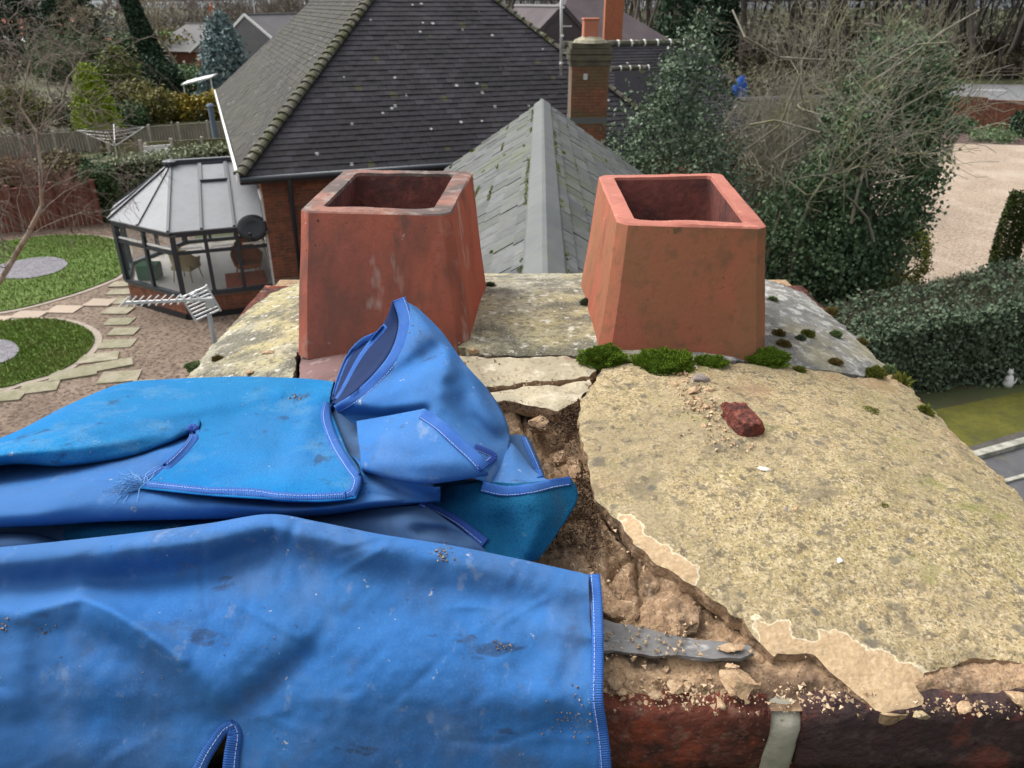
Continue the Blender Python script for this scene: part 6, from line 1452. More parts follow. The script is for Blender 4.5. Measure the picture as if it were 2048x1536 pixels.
# crumbs too small to count
rng = np.random.default_rng(300); CR_V = []; CR_F = []; CR_R = []
tet = np.array([[1, 1, 1], [1, -1, -1], [-1, 1, -1], [-1, -1, 1]]) * .6; tf = [(0, 1, 2), (0, 3, 1), (0, 2, 3), (1, 3, 2)]
def crumbs(n, ctr, spread, smin, smax, hfun):
    for _ in range(n):
        px, py = ctr[0] + rng.normal() * spread[0], ctr[1] + rng.normal() * spread[1]; p = hfun(px, py); s = smin + (smax - smin) * rng.random() ** 3
        Mx = np.linalg.qr(rng.normal(size=(3, 3)))[0]; b0 = len(CR_V)
        for v in tet: CR_V.append(p + Mx @ (v * s * (.6 + .8 * rng.random(3))) + EZ * s * .4)
        for f in tf: CR_F.append(tuple(i + b0 for i in f)); CR_R.append(rng.random())
ledge = lambda x, y: gz(x, y, BRZ + .006)
onp = lambda x, y: top(x, y, .001)
crumbs(420, (1360, 1385), (95, 18), .0006, .0032, ledge); crumbs(160, (1620, 1395), (60, 14), .0006, .003, ledge); crumbs(120, (1930, 1415), (70, 10), .0006, .003, ledge)
crumbs(380, (1388, 785), (26, 26), .0007, .0040, onp); crumbs(170, (1440, 835), (26, 26), .0006, .0032, onp); crumbs(90, (1475, 880), (34, 22), .0006, .0024, onp); crumbs(140, (1480, 940), (120, 70), .0005, .0020, onp); crumbs(60, (1580, 1022), (34, 20), .0005, .0020, onp); crumbs(160, (1640, 1060), (240, 160), .0004, .0013, onp); crumbs(60, (960, 712), (26, 14), .0006, .003, onp); crumbs(60, (1050, 765), (50, 8), .0006, .0026, onp)
crumbs(160, (1290, 1285), (70, 22), .0006, .0028, lambda x, y: gz(x, y, CAM_H - .5085)); crumbs(350, (1210, 1010), (50, 120), .0006, .003, lambda x, y: top(x, y, -.018))
o = np_mesh('mortar_crumbs', CR_V, CR_F, mat('crumb', (.30, .19, .105), rnd=('f', (.55, .42, .28)), bump=[(200, .6, .002)]), fattr=CR_R); o['kind'] = 'stuff'
# tv aerial beyond the stack
Ya = 6.2; ae = thing('tv_aerial', 'grey television aerial with a slatted reflector beside the stack over the gravel', 'tv aerial', tuple(gy(432, 695, Ya)))
m_al = mat('aerial_metal', (.60, .61, .61), rough=.5, metal=.15)
g = MB(); g.tube([gy(437, 720, Ya), gy(418, 628, Ya)], .022, 8); g.build('pole', mat('pole_steel', (.36, .37, .36), rough=.5), ae, True)
def agy(px, py, Y): return gy(px, py, Y)
bl0, bl1 = agy(262, 606, Ya - .05), agy(425, 598, Ya - .02); bl0 = np.array([bl0[0], bl0[1] - .12, bl1[2] + .02])
g = MB(); g.beam(bl0, bl1, .022, .022); g.build('boom', m_al, ae)
for k in range(9):
    q = lerp(bl0, bl1, .01 + .082 * k); g = MB(); a_ = np.array([.72, -.25, .62]); a_ = a_ / np.linalg.norm(a_)
    g.tube([q - a_ * .085 + EZ * .01, q + a_ * .085 + EZ * .01], .0065, 5); o = g.build('director', m_al, ae)
q = lerp(bl0, bl1, .80); g = MB(); g.tube([q + (0, -.06, .0), q + (.0, -.06, .06), q + (0, .06, .06), q + (0, .06, 0)], .012, 6); g.build('dipole', m_al, ae)
rc = agy(402, 607, Ya); ru = np.array([.86, .35, .30]); ru /= np.linalg.norm(ru); rv = np.array([.20, .1, -.97]); rv = rv - ru * (rv @ ru); rv /= np.linalg.norm(rv)
for k in range(8):
    g = MB(); q = rc + rv * (-.115 + .033 * k); g.beam(q - ru * .115 - rv * .0, q + ru * .115, .018, .012); g.build('reflector_slat', m_al, ae)
for i in (-1, 1):
    g = MB(); g.beam(rc + ru * .112 * i - rv * .13, rc + ru * .112 * i + rv * .13, .016, .016); g.build('reflector_bar', m_al, ae)
g = MB(); g.box(agy(420, 605, Ya), (.06, .07, .08)); g.build('clamp', m_metal, ae)
# own-building moss on the slates
for k, (px, py, s_, lab) in enumerate([(948, 303, 14, 'moss tuft on the left edge of the slate roof'), (1012, 312, 11, 'moss tuft in the middle of the left slate slope'), (1124, 306, 13, 'bright moss right of the slate roof ridge'), (946, 360, 10, 'moss tuft at the left edge of the slates behind the left pot'), (1050, 292, 9, 'moss speck left of the slate roof ridge'), (1010, 425, 9, 'moss tuft low on the left slates'), (986, 505, 12, 'moss tuft on the lowest slates right of the left pot'), (1145, 545, 9, 'moss tuft on the slates left of the right pot')]):
    r = ray(px, py); sg = -1 if px < 1088 else 1
    best = None
    for i in range(400):
        t_ = 3 + i * .04; q = np.array([0, 0, CAM_H]) + r * t_; hz = RIDZ - abs(q[0] - RXat(q[1])) * SP
        if q[2] < hz + .02: best = q; break
    if best is None: continue
    rad = s_ / FOC * np.linalg.norm(best) * .5; rng = np.random.default_rng(400 + k); d = rnd_dirs(rng, 500); d[:, 2] = np.abs(d[:, 2])
    C = best + d * np.array([rad, rad * 1.5, rad * .5]) * (.5 + .5 * rng.random((500, 1))); t = tag(leaf_mesh('roof_moss', C, rad * .22 * np.ones(500), m_mossy, None, rng, rng.random(500)), lab, 'moss', 'moss tufts on the slate roof')
# ================================================================== the blue sheet
from mathutils.bvhtree import BVHTree
m_blue_out = mat('coated_blue_sheet', (.028, .130, .365), [(5, .42, .66, (.042, .158, .395), .75), (3.1, .50, .66, (.060, .138, .30), .55), (9, .50, .66, (.042, .105, .245), .65), (14, .53, .66, (.09, .17, .33), .5, (1, .4, 1)), (26, .58, .70, (.06, .105, .19), .55), (70, .69, .73, (.46, .46, .43), .75), (38, .62, .70, (.20, .26, .36), .45, (1, .5, 1)), (31, .65, .70, (.03, .04, .065), .6, (.4, 1, 1)), (420, .50, .68, (.08, .21, .46), .3), (150, .58, .70, (.025, .10, .27), .3), (2.0, .52, .60, (.036, .118, .30), .6)], rough=.85, spec=.12, bump=[(26, .10, .004), (70, .2, .0014), (420, .25, .0008)], coord='World')
m_blue_in = mat('teal_twill_reverse', (.009, .145, .385), [(5, .42, .62, (.022, .205, .43), .8), (2.6, .47, .62, (.020, .155, .33), .7), (3.7, .52, .68, (.045, .16, .36), .6), (13, .54, .66, (.085, .22, .37), .55), (40, .64, .71, (.04, .05, .07), .65, (1, .45, 1)), (22, .62, .69, (.03, .05, .09), .6), (70, .69, .74, (.40, .42, .42), .5), (420, .48, .66, (.02, .09, .25), .55)], rough=.95, spec=.05, bump=[(30, .25, .004), (420, .6, .0012)], coord='World')
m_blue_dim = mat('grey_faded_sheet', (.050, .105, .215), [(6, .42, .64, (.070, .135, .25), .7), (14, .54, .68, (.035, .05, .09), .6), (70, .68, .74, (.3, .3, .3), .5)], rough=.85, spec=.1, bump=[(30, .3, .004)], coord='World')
m_teal_dk = mat('dull_teal_reverse', (.007, .075, .165), [(6, .42, .64, (.014, .115, .22), .75), (11, .56, .68, (.035, .05, .06), .6), (40, .66, .73, (.20, .24, .25), .5), (420, .48, .66, (.005, .04, .10), .6)], rough=.95, spec=.05, bump=[(30, .25, .004), (420, .6, .0012)], coord='World')
def webbing(name, c, d):
    m = mat(name, c, [(30, .4, .66, d, .7), (60, .66, .74, (.25, .27, .33), .4)], rough=.8, spec=.2)
    N, L = m.node_tree.nodes, m.node_tree.links; uv = N.new('ShaderNodeUVMap'); w = N.new('ShaderNodeTexWave'); w.inputs['Scale'].default_value = 170; w.bands_direction = 'X'; L.new(uv.outputs[0], w.inputs['Vector'])
    bp = N.new('ShaderNodeBump'); bp.inputs['Strength'].default_value = .6; bp.inputs['Distance'].default_value = .0010; L.new(w.outputs['Fac'], bp.inputs['Height']); L.new(bp.outputs[0], N['Principled BSDF'].inputs['Normal']); return m
m_hem = webbing('blue_webbing', (.026, .100, .35), (.045, .14, .40)); m_hem_d = webbing('dark_blue_webbing', (.020, .060, .27), (.03, .085, .31))
m_navy = mat('shaded_inner_fold', (.006, .018, .065), [(30, .4, .66, (.010, .026, .09), .7)], rough=.85, spec=.15, coord='World')  # navy webbing tone with the shade inside the fold painted into it
m_thread = mat('pale_thread', (.32, .43, .66), rough=.9, spec=.1)
def crspline(P, n, g0=None, g1=None):
    P = np.asarray(P, float); m = len(P); out = []
    for i in range(m - 1):
        a, b_, c, d = P[max(i - 1, 0)], P[i], P[i + 1], P[min(i + 2, m - 1)]
        if i == 0 and g0 is not None: a = np.array(g0, float)
        if i == m - 2 and g1 is not None: d = np.array(g1, float)
        k = n if i < m - 2 else n + 1
        for j in range(k):
            t = j / n; out.append(.5 * ((2 * b_) + (c - a) * t + (2 * a - 5 * b_ + 4 * c - d) * t * t + (3 * b_ - 3 * c + d - a) * t ** 3))
    return np.array(out)
def grid_spline(G, nu, nv, gl=None, gr=None):
    R1 = [crspline(r, nu, gl[k] if gl else None, gr[k] if gr else None) for k, r in enumerate(G)]; C = np.stack(R1, 0); return np.stack([crspline(C[:, i], nv) for i in range(C.shape[1])], 1)
TV, TF, TM = [], [], []
def patch(G, m, nu=14, nv=12, ridges=(), hole=None, wr=.0009, wseed=0.0, gl=None, gr=None):
    S = grid_spline(np.array(G, float), nu, nv, gl, gr); H_, W_ = S.shape[:2]; b0 = len(TV); keep = np.ones((H_, W_), bool)
    for j in range(H_):
        for i in range(W_):
            px, py, h = S[j, i]
            for (pl, amp, wid) in ridges:
                d = 1e9; pl_ = np.array(pl, float); fade = 1.0
                for k in range(len(pl_) - 1):
                    a, b_ = pl_[k], pl_[k + 1]; ab = b_ - a; t = min(max(((px - a[0]) * ab[0] + (py - a[1]) * ab[1]) / (ab @ ab), 0), 1)
                    dd = math.hypot(px - a[0] - ab[0] * t, py - a[1] - ab[1] * t)
                    if dd < d: d = dd; fade = 1 - .35 * abs((k + t) / (len(pl_) - 1) * 2 - 1)
                h += amp * fade * math.exp(-(d / wid) ** 2)
            q = Vector((px / 55 + wseed, py / 55, 0)); h += wr * (mnoise.noise(q) + .5 * mnoise.noise(q * 2.3))
            w3 = T(px, py, h)
            if w3[0] < -.66: dd = -.66 - w3[0]; w3 = np.array([-.66 - .3 * dd, w3[1], w3[2] - 1.5 * dd])   # hangs down past the stack's left side
            TV.append(w3)
    for j in range(H_ - 1):
        for i in range(W_ - 1):
            if hole is not None and in_poly(np.array([[S[j, i, 0] + S[j + 1, i + 1, 0], S[j, i, 1] + S[j + 1, i + 1, 1]]]) / 2, hole)[0]: continue
            TF.append((b0 + j * W_ + i, b0 + j * W_ + W_ + i, b0 + j * W_ + W_ + i + 1, b0 + j * W_ + i + 1)); TM.append(m)
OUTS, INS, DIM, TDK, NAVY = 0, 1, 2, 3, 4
# A: the big front fold
fx = [-170, 0, 150, 300, 420, 540, 640, 760, 900, 1040, 1120, 1178]
fy = [1108, 1096, 1081, 1064, 1048, 1030, 1046, 1070, 1092, 1120, 1138, 1151]
fh = [.055, .062, .070, .078, .084, .090, .082, .072, .058, .040, .030, .022]
GA_ = []
GA_.append([(x, y + 26, h - .075) for x, y, h in zip(fx, fy, fh)])
GA_.append([(x, y + 4, h - .030) for x, y, h in zip(fx, fy, fh)])
GA_.append([(x, y, h) for x, y, h in zip(fx, fy, fh)])
def arow(yb, hs, bow=0): return [(x + (0 if k < 10 else bow * (k - 9) / 2), yb(k, fy[k]), hs[k]) for k, x in enumerate(fx)]
GA_.append(arow(lambda k, f: f + 30, [h + .004 for h in fh]))
GA_.append(arow(lambda k, f: f + 85, [h * .80 - .004 for h in fh], 3))
GA_.append(arow(lambda k, f: f + (1240 - f) * .82 if k < 9 else f + 120, [.035, .040, .044, .046, .048, .050, .047, .043, .036, .026, .020, .014], 6))
GA_.append(arow(lambda k, f: 1300 - (0 if k < 9 else 0), [.020, .024, .026, .027, .028, .029, .028, .026, .022, .016, .012, .008], 10))
GA_.append(arow(lambda k, f: 1385, [.000, .002, .003, .003, .003, .004, .004, .003, .001, .001, .001, .000], 15))
GA_.append(arow(lambda k, f: 1450, [-.028, -.026, -.025, -.025, -.024, -.022, -.021, -.021, -.023, -.023, -.023, -.023], 20))
GA_.append(arow(lambda k, f: 1540, [-.062, -.060, -.058, -.058, -.056, -.054, -.054, -.056, -.058, -.060, -.060, -.060], 28))
GA_.append(arow(lambda k, f: 1640, [-.10, -.10, -.10, -.10, -.098, -.096, -.096, -.098, -.10, -.10, -.10, -.10], 30))
GA_.append(arow(lambda k, f: 1800, [-.17] * 12, 30))
slit = np.array([(452, 1466), (472, 1480), (446, 1560), (390, 1560), (430, 1500)], float)
ridA = [([(-60, 1212), (60, 1226), (160, 1196), (290, 1268), (380, 1340), (462, 1425)], .012, 34), ([(60, 1222), (110, 1208), (165, 1194), (230, 1222), (300, 1268), (370, 1322)], .004, 11), ([(-100, 1172), (120, 1168), (300, 1160), (430, 1140), (530, 1090)], -.013, 36), ([(200, 1300), (330, 1360), (440, 1440)], -.005, 40), ([(470, 1425), (530, 1380), (610, 1310)], -.010, 26), ([(475, 1440), (560, 1400), (680, 1300), (740, 1240)], -.005, 60), ([(640, 1046), (700, 1140), (720, 1260)], .003, 60),
        ([(-50, 1330), (120, 1390), (300, 1440)], -.004, 70), ([(1060, 1330), (1120, 1360), (1160, 1390)], -.005, 40), ([(760, 1135), (820, 1118), (880, 1130)], -.002, 30), ([(-60, 1530), (150, 1480), (330, 1530)], .004, 60), ([(30, 1240), (40, 1330), (20, 1420)], .003, 26), ([(1100, 1470), (1140, 1450), (1180, 1470)], -.005, 34), ([(1110, 1200), (1120, 1290), (1100, 1380)], .003, 34)]
crr = random.Random(9)
for _ in range(34):
    x, y, a, L = crr.uniform(-80, 1150), crr.uniform(1090, 1530), crr.uniform(-1.1, 1.1), crr.uniform(70, 220)
    if crr.random() < .4: a = math.atan2(y - 1430, x - 462) + crr.uniform(-.2, .2)
    k_ = crr.uniform(-.4, .4); pl = [(x, y), (x + L * .5 * math.cos(a), y + L * .5 * math.sin(a)), (x + L * (.5 * math.cos(a) + .5 * math.cos(a + k_)), y + L * (.5 * math.sin(a) + .5 * math.sin(a + k_)))]
    ridA.append((pl, crr.choice((-1, 1)) * crr.uniform(.0005, .0013), crr.uniform(6, 11)))
patch(GA_, OUTS, 20, 15, ridA, slit, .0012, 1.0)
# H: what lies flat under the folds
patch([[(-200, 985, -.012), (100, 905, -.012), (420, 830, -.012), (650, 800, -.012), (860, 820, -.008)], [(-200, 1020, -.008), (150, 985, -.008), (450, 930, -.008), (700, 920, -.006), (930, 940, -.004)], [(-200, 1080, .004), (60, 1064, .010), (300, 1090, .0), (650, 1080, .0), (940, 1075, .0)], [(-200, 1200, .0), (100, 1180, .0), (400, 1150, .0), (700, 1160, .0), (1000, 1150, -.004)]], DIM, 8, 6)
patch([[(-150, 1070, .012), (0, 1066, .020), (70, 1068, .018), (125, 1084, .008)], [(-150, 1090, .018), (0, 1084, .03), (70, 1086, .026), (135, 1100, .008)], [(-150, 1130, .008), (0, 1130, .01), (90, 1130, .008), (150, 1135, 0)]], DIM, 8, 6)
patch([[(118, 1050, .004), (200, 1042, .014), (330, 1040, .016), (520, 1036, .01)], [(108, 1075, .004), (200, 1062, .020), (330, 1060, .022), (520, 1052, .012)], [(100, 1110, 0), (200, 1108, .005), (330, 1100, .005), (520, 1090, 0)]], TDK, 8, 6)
# B: the long roll in the middle
patch([[(-170, 935, .016), (60, 925, .020), (240, 900, .022), (400, 860, .022), (520, 900, .012), (640, 940, .008), (720, 930, .012), (860, 950, .020)],
       [(-170, 985, .040), (60, 965, .044), (240, 920, .046), (390, 882, .044), (470, 930, .028), (620, 972, .022), (722, 962, .030), (868, 972, .040)],
       [(-170, 1010, .050), (60, 996, .055), (200, 968, .056), (330, 950, .050), (470, 985, .040), (620, 1000, .038), (728, 985, .044), (872, 985, .040)],
       [(-170, 1042, .052), (60, 1028, .056), (200, 1005, .058), (340, 1000, .056), (480, 1010, .050), (620, 1016, .048), (735, 1004, .046), (876, 994, .034)],
       [(-170, 1058, .036), (60, 1050, .038), (200, 1040, .040), (340, 1036, .038), (480, 1034, .034), (620, 1030, .034), (740, 1014, .032), (880, 1002, .024)],
       [(-170, 1062, .012), (60, 1054, .012), (200, 1044, .014), (340, 1040, .012), (480, 1038, .010), (620, 1034, .010), (742, 1020, .010), (882, 1008, .010)]], OUTS, 12, 8,
      [([(-100, 1000), (120, 985), (300, 940)], .004, 22), ([(420, 1005), (560, 1022), (700, 1010)], .003, 12), ([(720, 965), (800, 985), (868, 998)], -.006, 14)], None, .0010, 4.0)
# left-over end of sheet in the gap at the far left
patch([[(-150, 905, .002), (-20, 918, .006), (60, 930, .006), (120, 942, .0)], [(-150, 940, .02), (-20, 940, .024), (50, 948, .02), (100, 955, .004)], [(-150, 985, .012), (-20, 985, .012), (60, 975, .01), (130, 965, 0)]], OUTS, 8, 6)
# C1: rolled upper left edge; the two parts share their seam and its slope
CRID = [([(0, 893), (200, 855), (330, 828), (420, 816), (560, 790)], .004, 13), ([(0, 912), (200, 890), (320, 868)], .003, 12), ([(470, 840), (560, 880), (680, 860)], -.0035, 26), ([(640, 800), (600, 900), (560, 980)], .0035, 24), ([(450, 780), (540, 775), (640, 800)], .003, 14), ([(450, 960), (560, 930), (660, 930)], -.003, 18), ([(120, 835), (240, 800), (330, 785)], -.003, 14)]
CG2 = [(480, 766, -.008), (480, 754, .034), (480, 800, .046), (485, 842, .052), (474, 886, .056), None, None]
CG1 = [(330, 772, -.008), (330, 760, .038), (330, 812, .054), (335, 852, .058), (335, 884, .052), None, None]
patch([[(-190, 935, -.02), (0, 886, -.01), (130, 826, -.01), (240, 784, -.01), (330, 772, -.008), (402, 768, -.007)],
       [(-190, 925, .030), (0, 876, .040), (130, 814, .042), (238, 770, .040), (330, 760, .038), (402, 756, .036)],
       [(-190, 950, .056), (0, 895, .064), (130, 862, .064), (240, 830, .058), (330, 812, .054), (402, 800, .050)],
       [(-190, 968, .062), (0, 912, .068), (130, 895, .068), (250, 870, .064), (335, 852, .058), (401, 838, .053)],
       [(-190, 980, .048), (0, 928, .052), (130, 928, .052), (255, 910, .052), (335, 884, .052), (396, 860, .050)],
       [(-190, 984, .026), (0, 932, .028), (130, 932, .028), (255, 914, .030), (335, 886, .032), (392, 870, .034)],
       [(-190, 975, .010), (0, 926, .012), (130, 925, .012), (255, 905, .014), (335, 880, .018), (388, 864, .024)]], INS, 12, 10,
      CRID, None, .0012, 9.0, gr=CG2)
# C2: the flap lying on it, reverse side up
patch([[(402, 768, -.007), (480, 766, -.008), (560, 766, -.008), (620, 768, -.008), (672, 776, -.006)],
       [(402, 756, .036), (480, 754, .034), (560, 756, .032), (620, 759, .030), (668, 764, .030)],
       [(402, 800, .050), (480, 800, .046), (550, 800, .042), (612, 800, .040), (660, 808, .038)],
       [(401, 838, .053), (485, 842, .052), (550, 848, .050), (620, 850, .048), (674, 852, .044)],
       [(396, 860, .050), (474, 886, .056), (560, 900, .056), (640, 905, .056), (696, 905, .050)],
       [(345, 922, .058), (448, 935, .062), (560, 945, .064), (650, 950, .064), (722, 950, .056)],
       [(282, 976, .062), (420, 990, .066), (550, 998, .068), (640, 1002, .068), (712, 996, .062)]], INS, 14, 10,
      CRID, None, .0012, 9.0, gl=CG1)
# D: the hump leaning against the pot
patch([[(786, 602, .150), (800, 600, .152), (818, 606, .150), (836, 616, .143)],
       [(797, 650, .128), (824, 645, .140), (852, 648, .140), (884, 664, .122)],
       [(776, 712, .108), (824, 704, .126), (880, 702, .126), (930, 728, .104)],
       [(716, 780, .086), (792, 768, .104), (886, 766, .110), (980, 784, .078)],
       [(670, 812, .070), (762, 814, .082), (874, 814, .098), (1012, 840, .064)],
       [(692, 836, .050), (792, 846, .066), (894, 852, .086), (1019, 886, .052)],
       [(722, 862, .040), (802, 882, .054), (934, 904, .074), (1008, 938, .046)],
       [(732, 905, .030), (822, 932, .046), (934, 954, .056), (986, 968, .042)]], OUTS, 14, 9,
      [([(870, 700), (800, 745), (730, 780)], -.010, 20), ([(940, 740), (960, 800), (990, 850)], .007, 18), ([(880, 650), (900, 720), (890, 780)], .005, 22), ([(900, 770), (930, 830), (985, 880)], -.007, 15), ([(690, 825), (770, 835), (850, 822)], -.012, 12)], None, .0016, 12.0)
patch([[(836, 616, .143), (838, 624, .12), (835, 640, .09)], [(884, 664, .122), (886, 672, .10), (880, 690, .06)], [(930, 728, .104), (932, 738, .08), (925, 752, .04)], [(980, 784, .078), (984, 794, .055), (975, 806, .02)], [(1012, 840, .064), (1014, 850, .04), (1006, 862, .008)], [(1019, 886, .052), (1018, 896, .03), (1008, 905, .004)]], OUTS, 5, 7)
# the layers folded inside the hump
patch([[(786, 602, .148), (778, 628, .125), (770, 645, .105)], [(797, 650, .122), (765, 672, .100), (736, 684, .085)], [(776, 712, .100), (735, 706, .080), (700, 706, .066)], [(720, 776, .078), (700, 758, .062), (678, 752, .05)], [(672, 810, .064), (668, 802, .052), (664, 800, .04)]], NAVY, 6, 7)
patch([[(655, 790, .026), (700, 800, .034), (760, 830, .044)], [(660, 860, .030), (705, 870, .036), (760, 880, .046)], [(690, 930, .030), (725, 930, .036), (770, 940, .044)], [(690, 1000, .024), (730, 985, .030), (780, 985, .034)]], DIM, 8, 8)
# E: the pocket folded back over it
patch([[(713, 842, .066), (782, 830, .082), (850, 817, .108)], [(716, 880, .070), (802, 868, .092), (894, 856, .112)], [(720, 912, .068), (812, 910, .088), (940, 900, .106)], [(722, 938, .060), (836, 962, .074), (975, 944, .092)], [(728, 944, .04), (838, 968, .05), (974, 952, .07)]], OUTS, 16, 9, [([(730, 860), (820, 890), (920, 930)], .003, 26), ([(760, 925), (840, 930), (900, 925)], .003, 16)], None, .0012, 15.0)
patch([[(700, 905, .030), (780, 955, .044), (876, 985, .050)], [(722, 940, .050), (800, 962, .056), (880, 976, .060)], [(716, 1002, .040), (800, 1006, .034), (880, 1002, .030)]], OUTS, 10, 9, [([(735, 945), (800, 975), (868, 995)], -.008, 12)])
# F: dull teal flap to the right, G: grey sheet below it
patch([[(868, 978, .014), (965, 964, .046), (1044, 966, .056), (1140, 953, .050)], [(880, 1018, .010), (972, 1012, .034), (1050, 1006, .048), (1156, 996, .034)], [(900, 1060, .006), (985, 1058, .018), (1052, 1058, .030), (1114, 1068, .018)], [(930, 1112, .002), (1000, 1122, .004), (1042, 1126, .006), (1076, 1120, .003)]], TDK, 12, 10, [([(1000, 990), (1010, 1050), (1020, 1110)], -.006, 22), ([(1060, 980), (1090, 1030), (1060, 1100)], .004, 20)])
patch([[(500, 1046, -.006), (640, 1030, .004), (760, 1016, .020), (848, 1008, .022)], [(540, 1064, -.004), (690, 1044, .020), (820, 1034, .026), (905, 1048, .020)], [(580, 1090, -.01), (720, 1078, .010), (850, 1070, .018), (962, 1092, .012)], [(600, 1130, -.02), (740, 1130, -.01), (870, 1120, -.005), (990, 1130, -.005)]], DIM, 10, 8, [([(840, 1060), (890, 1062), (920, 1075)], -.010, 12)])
patch([[(836, 960, .008), (900, 958, .012), (965, 962, .012)], [(846, 1000, .012), (905, 1004, .014), (965, 1008, .012)], [(866, 1045, .006), (920, 1052, .006), (975, 1060, .006)]], TDK, 6, 6)
# I, J: small triangles of sheet at the hollow
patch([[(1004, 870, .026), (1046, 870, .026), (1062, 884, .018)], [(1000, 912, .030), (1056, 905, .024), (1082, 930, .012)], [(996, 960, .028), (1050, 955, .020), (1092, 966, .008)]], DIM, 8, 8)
patch([[(1004, 890, .048), (1022, 886, .050), (1036, 898, .044)], [(988, 935, .048), (1030, 925, .050), (1066, 938, .040)], [(968, 972, .042), (1030, 972, .052), (1100, 962, .046)]], OUTS, 8, 8)
_bm = bmesh.new(); _me = bpy.data.meshes.new('tmp'); _me.from_pydata([tuple(v) for v in TV], [], TF); _me.polygons.foreach_set('material_index', np.array(TM, dtype=np.int32)); _bm.from_mesh(_me); bmesh.ops.remove_doubles(_bm, verts=_bm.verts, dist=2e-5); _bm.verts.index_update()
TV = [np.array(v.co) for v in _bm.verts]; TF = [tuple(v.index for v in f.verts) for f in _bm.faces]; TM = [f.material_index for f in _bm.faces]; _bm.free(); bpy.data.meshes.remove(_me)
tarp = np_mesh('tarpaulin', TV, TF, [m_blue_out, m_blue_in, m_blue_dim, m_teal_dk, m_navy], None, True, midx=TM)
tag(tarp, 'dirty crumpled blue tarpaulin sheet with webbing hems draped over the chimney stack', 'tarpaulin')
BV = BVHTree.FromPolygons([Vector(v) for v in TV], TF)
md = tarp.modifiers.new('thick', 'SOLIDIFY'); md.thickness = .0011; md.offset = -1
def cast(px, py):
    r = ray(px, py); L = np.linalg.norm(r); d = r / L
    hit = BV.ray_cast(Vector((0, 0, CAM_H)), Vector(d)); return (hit[3], d) if hit[0] is not None else (None, d)
def hem(pts, w, m=None, side=1, lift=.0016, stitch=.78, name='hem', n=10, fold=.0, slack=.02):
    """webbing sewn along the line pts; w = width in the photograph's pixels at either end; side = which side the width goes to"""
    P = crspline(np.array(pts, float), n); w0, w1 = (w, w) if not isinstance(w, tuple) else w; V = []; UV = []; K = 5; arc = 0.; last = None; mids = []
    dl = None; rows = []
    for i, p in enumerate(P):
        a, b_ = P[max(i - 1, 0)], P[min(i + 1, len(P) - 1)]; t = (b_ - a) / max(np.linalg.norm(b_ - a), 1e-6); nrm = np.array([-t[1], t[0]]) * side; ww = w0 + (w1 - w0) * i / (len(P) - 1)
        ds = []
        for k in range(K):
            q = p + nrm * ww * k / (K - 1); ds.append(cast(q[0], q[1]) + (q,))
        rows.append(ds)
    D = np.array([[d[0] if d[0] else np.nan for d in r] for r in rows])
    good = np.nanmedian(D, axis=1); ok = ~np.isnan(good); xi = np.arange(len(good)); good = np.interp(xi, xi[ok], good[ok]) if ok.any() else np.full(len(good), .8)
    kk = np.ones(5) / 5; gs = np.convolve(np.pad(good, 2, mode='edge'), kk, mode='valid')
    for i, r in enumerate(rows):
        for k in range(K):
            d0, dv, q = r[k]
            if d0 is None or abs(d0 - gs[i]) > slack: d0 = gs[i]
            d0 = d0 * .5 + gs[i] * .5 if k in (0, K - 1) else d0 * .6 + gs[i] * .4
            V.append(np.array([0, 0, CAM_H]) + dv * (d0 - lift - (.0008 if 0 < k < K - 1 else 0)))
        if last is not None: arc += np.linalg.norm(V[-3] - last)
        last = V[-3]
        for k in range(K): UV.append((arc, k / (K - 1) * .012))
    F = [(i * K + k, i * K + k + 1, (i + 1) * K + k + 1, (i + 1) * K + k) for i in range(len(P) - 1) for k in range(K - 1)]
    o = np_mesh(name, V, F, m or m_hem, tarp, True, uv=UV); md = o.modifiers.new('thick', 'SOLIDIFY'); md.thickness = .0014; md.offset = 0
    if stitch:
        g = MB(); a_ = np.array(V).reshape(len(P), K, 3); kf = stitch * (K - 1); k0 = int(kf); line = a_[:, k0] * (1 - kf + k0) + a_[:, min(k0 + 1, K - 1)] * (kf - k0)
        toc = np.array([0, 0, CAM_H]) - line; toc /= np.linalg.norm(toc, axis=1)[:, None]; line = line + toc * .0012
        seg = np.linalg.norm(np.diff(line, axis=0), axis=1); S_ = np.r_[0, np.cumsum(seg)]; s = .001
        f = lambda s: np.array([np.interp(s, S_, line[:, c]) for c in range(3)])
        while s < S_[-1] - .003: g.beam(f(s), f(s + .0024), .00055, .0005); s += .0034 + .0004 * math.sin(s * 900)
        if g.v: g.build('stitching', m_thread, o)
    return o
hem([(1178, 1150), (1182, 1200), (1184, 1270), (1184, 1330), (1183, 1400), (1190, 1450), (1196, 1500), (1200, 1560)], (22, 24), None, -1, stitch=.2)
hem([(786, 602), (799, 648), (778, 712), (720, 776), (668, 812)], (26, 18), None, -1, stitch=.85)
hem([(768, 648), (742, 678), (712, 720), (682, 778), (664, 806)], (15, 10), m_hem, -1, stitch=.85)
hem([(752, 664), (722, 678), (696, 706), (676, 752), (662, 800)], (13, 8), m_hem, -1, stitch=.0)
hem([(666, 808), (662, 836), (678, 882), (704, 925), (724, 956), (714, 992), (692, 1002)], 20, None, 1, stitch=.75, slack=.05)
hem([(282, 978), (350, 985), (420, 992), (500, 994), (560, 1002), (630, 1004), (692, 1001)], 17, None, -1, stitch=.75)
hem([(392, 852), (400, 862), (394, 885), (370, 915), (335, 945), (284, 976)], 20, None, 1, stitch=.75)
hem([(372, 862), (376, 852), (388, 848), (398, 854)], 18, m_hem_d, 1, stitch=.0)
hem([(850, 818), (884, 840), (920, 872), (958, 906), (978, 928)], (22, 26), None, 1, stitch=.88)
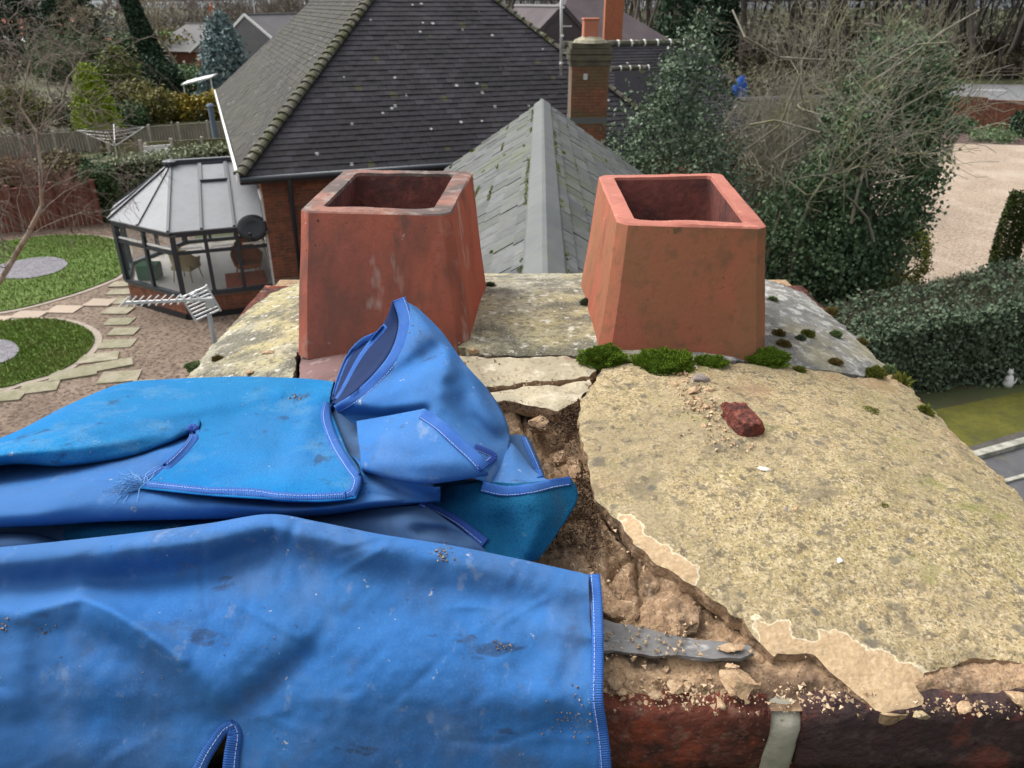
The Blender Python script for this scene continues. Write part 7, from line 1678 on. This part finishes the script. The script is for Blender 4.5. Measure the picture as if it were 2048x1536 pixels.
hem([(950, 888), (985, 902), (994, 915), (984, 928), (960, 944)], (13, 16), m_hem_d, 1, stitch=.8)
hem([(966, 962), (1010, 972), (1060, 968), (1105, 958), (1140, 953)], (22, 18), None, 1, stitch=.85)
hem([(836, 1012), (872, 1028), (910, 1050), (940, 1074), (964, 1094)], (14, 20), m_hem_d, -1, stitch=.3)
hem([(1052, 874), (1064, 900), (1076, 926), (1086, 952)], (10, 14), None, 1, stitch=.2)
hem([(462, 1440), (440, 1452), (418, 1480), (396, 1515), (376, 1560)], (20, 26), None, -1, stitch=.5)
hem([(462, 1440), (476, 1448), (484, 1470), (480, 1510), (476, 1560)], (24, 34), None, 1, stitch=.3)
# frayed corner
rng = np.random.default_rng(500); S = []; d0, dv = cast(282, 974); d0 = d0 or .8; fp = np.array([0, 0, CAM_H]) + dv * (d0 - .003)
for k in range(170):
    d = np.array([-1, 0, 0]) * (.4 + .6 * rng.random()) + rnd_dirs(rng, 1)[0] * np.array([.75, .8, .45]); d[2] = abs(d[2]) * .5 + .02; d /= np.linalg.norm(d); L = .012 + .022 * rng.random(); q = fp + rng.normal(size=3) * .003; mid = q + d * L * .5
    e = mid + (d + np.array([0, 0, -.5]) + rng.normal(size=3) * .25) * L * .5; S += [(*q, *mid, .00055, .00045), (*mid, *e, .00045, .0002)]
seg_mesh('frayed_threads', S, mat('pale_blue_thread', (.17, .38, .68), rough=.8), tarp, 3)
# earth and dried moss bits on the sheet
CRV, CRF = [], []
def onsheet(px, py):
    d0, dv = cast(px, py); return None if d0 is None else np.array([0, 0, CAM_H]) + dv * (d0 - .0006)
for cx, cy, sx, sy, n, s1 in ((882, 1106, 10, 10, 40, .0014), (1000, 1292, 16, 8, 14, .0012), (1150, 1430, 30, 26, 50, .0011), (90, 1258, 12, 10, 12, .001), (10, 1255, 4, 10, 8, .0016), (320, 880, 220, 60, 30, .0008), (560, 790, 90, 25, 30, .0010), (600, 1250, 420, 160, 120, .0006), (810, 660, 20, 8, 14, .0012), (585, 795, 8, 4, 8, .002)):
    for _ in range(n):
        p = onsheet(cx + rng.normal() * sx, cy + rng.normal() * sy)
        if p is None: continue
        s = s1 * (.4 + rng.random()); Mx = np.linalg.qr(rng.normal(size=(3, 3)))[0]; b0 = len(CRV)
        CRV += [p + Mx @ (v * s) for v in tet]; CRF += [tuple(i + b0 for i in f) for f in tf]
o = np_mesh('dirt_specks', CRV, CRF, mat('dirt_speck', (.30, .24, .19), [(300, .45, .6, (.06, .045, .04), .8)])); o['kind'] = 'stuff'
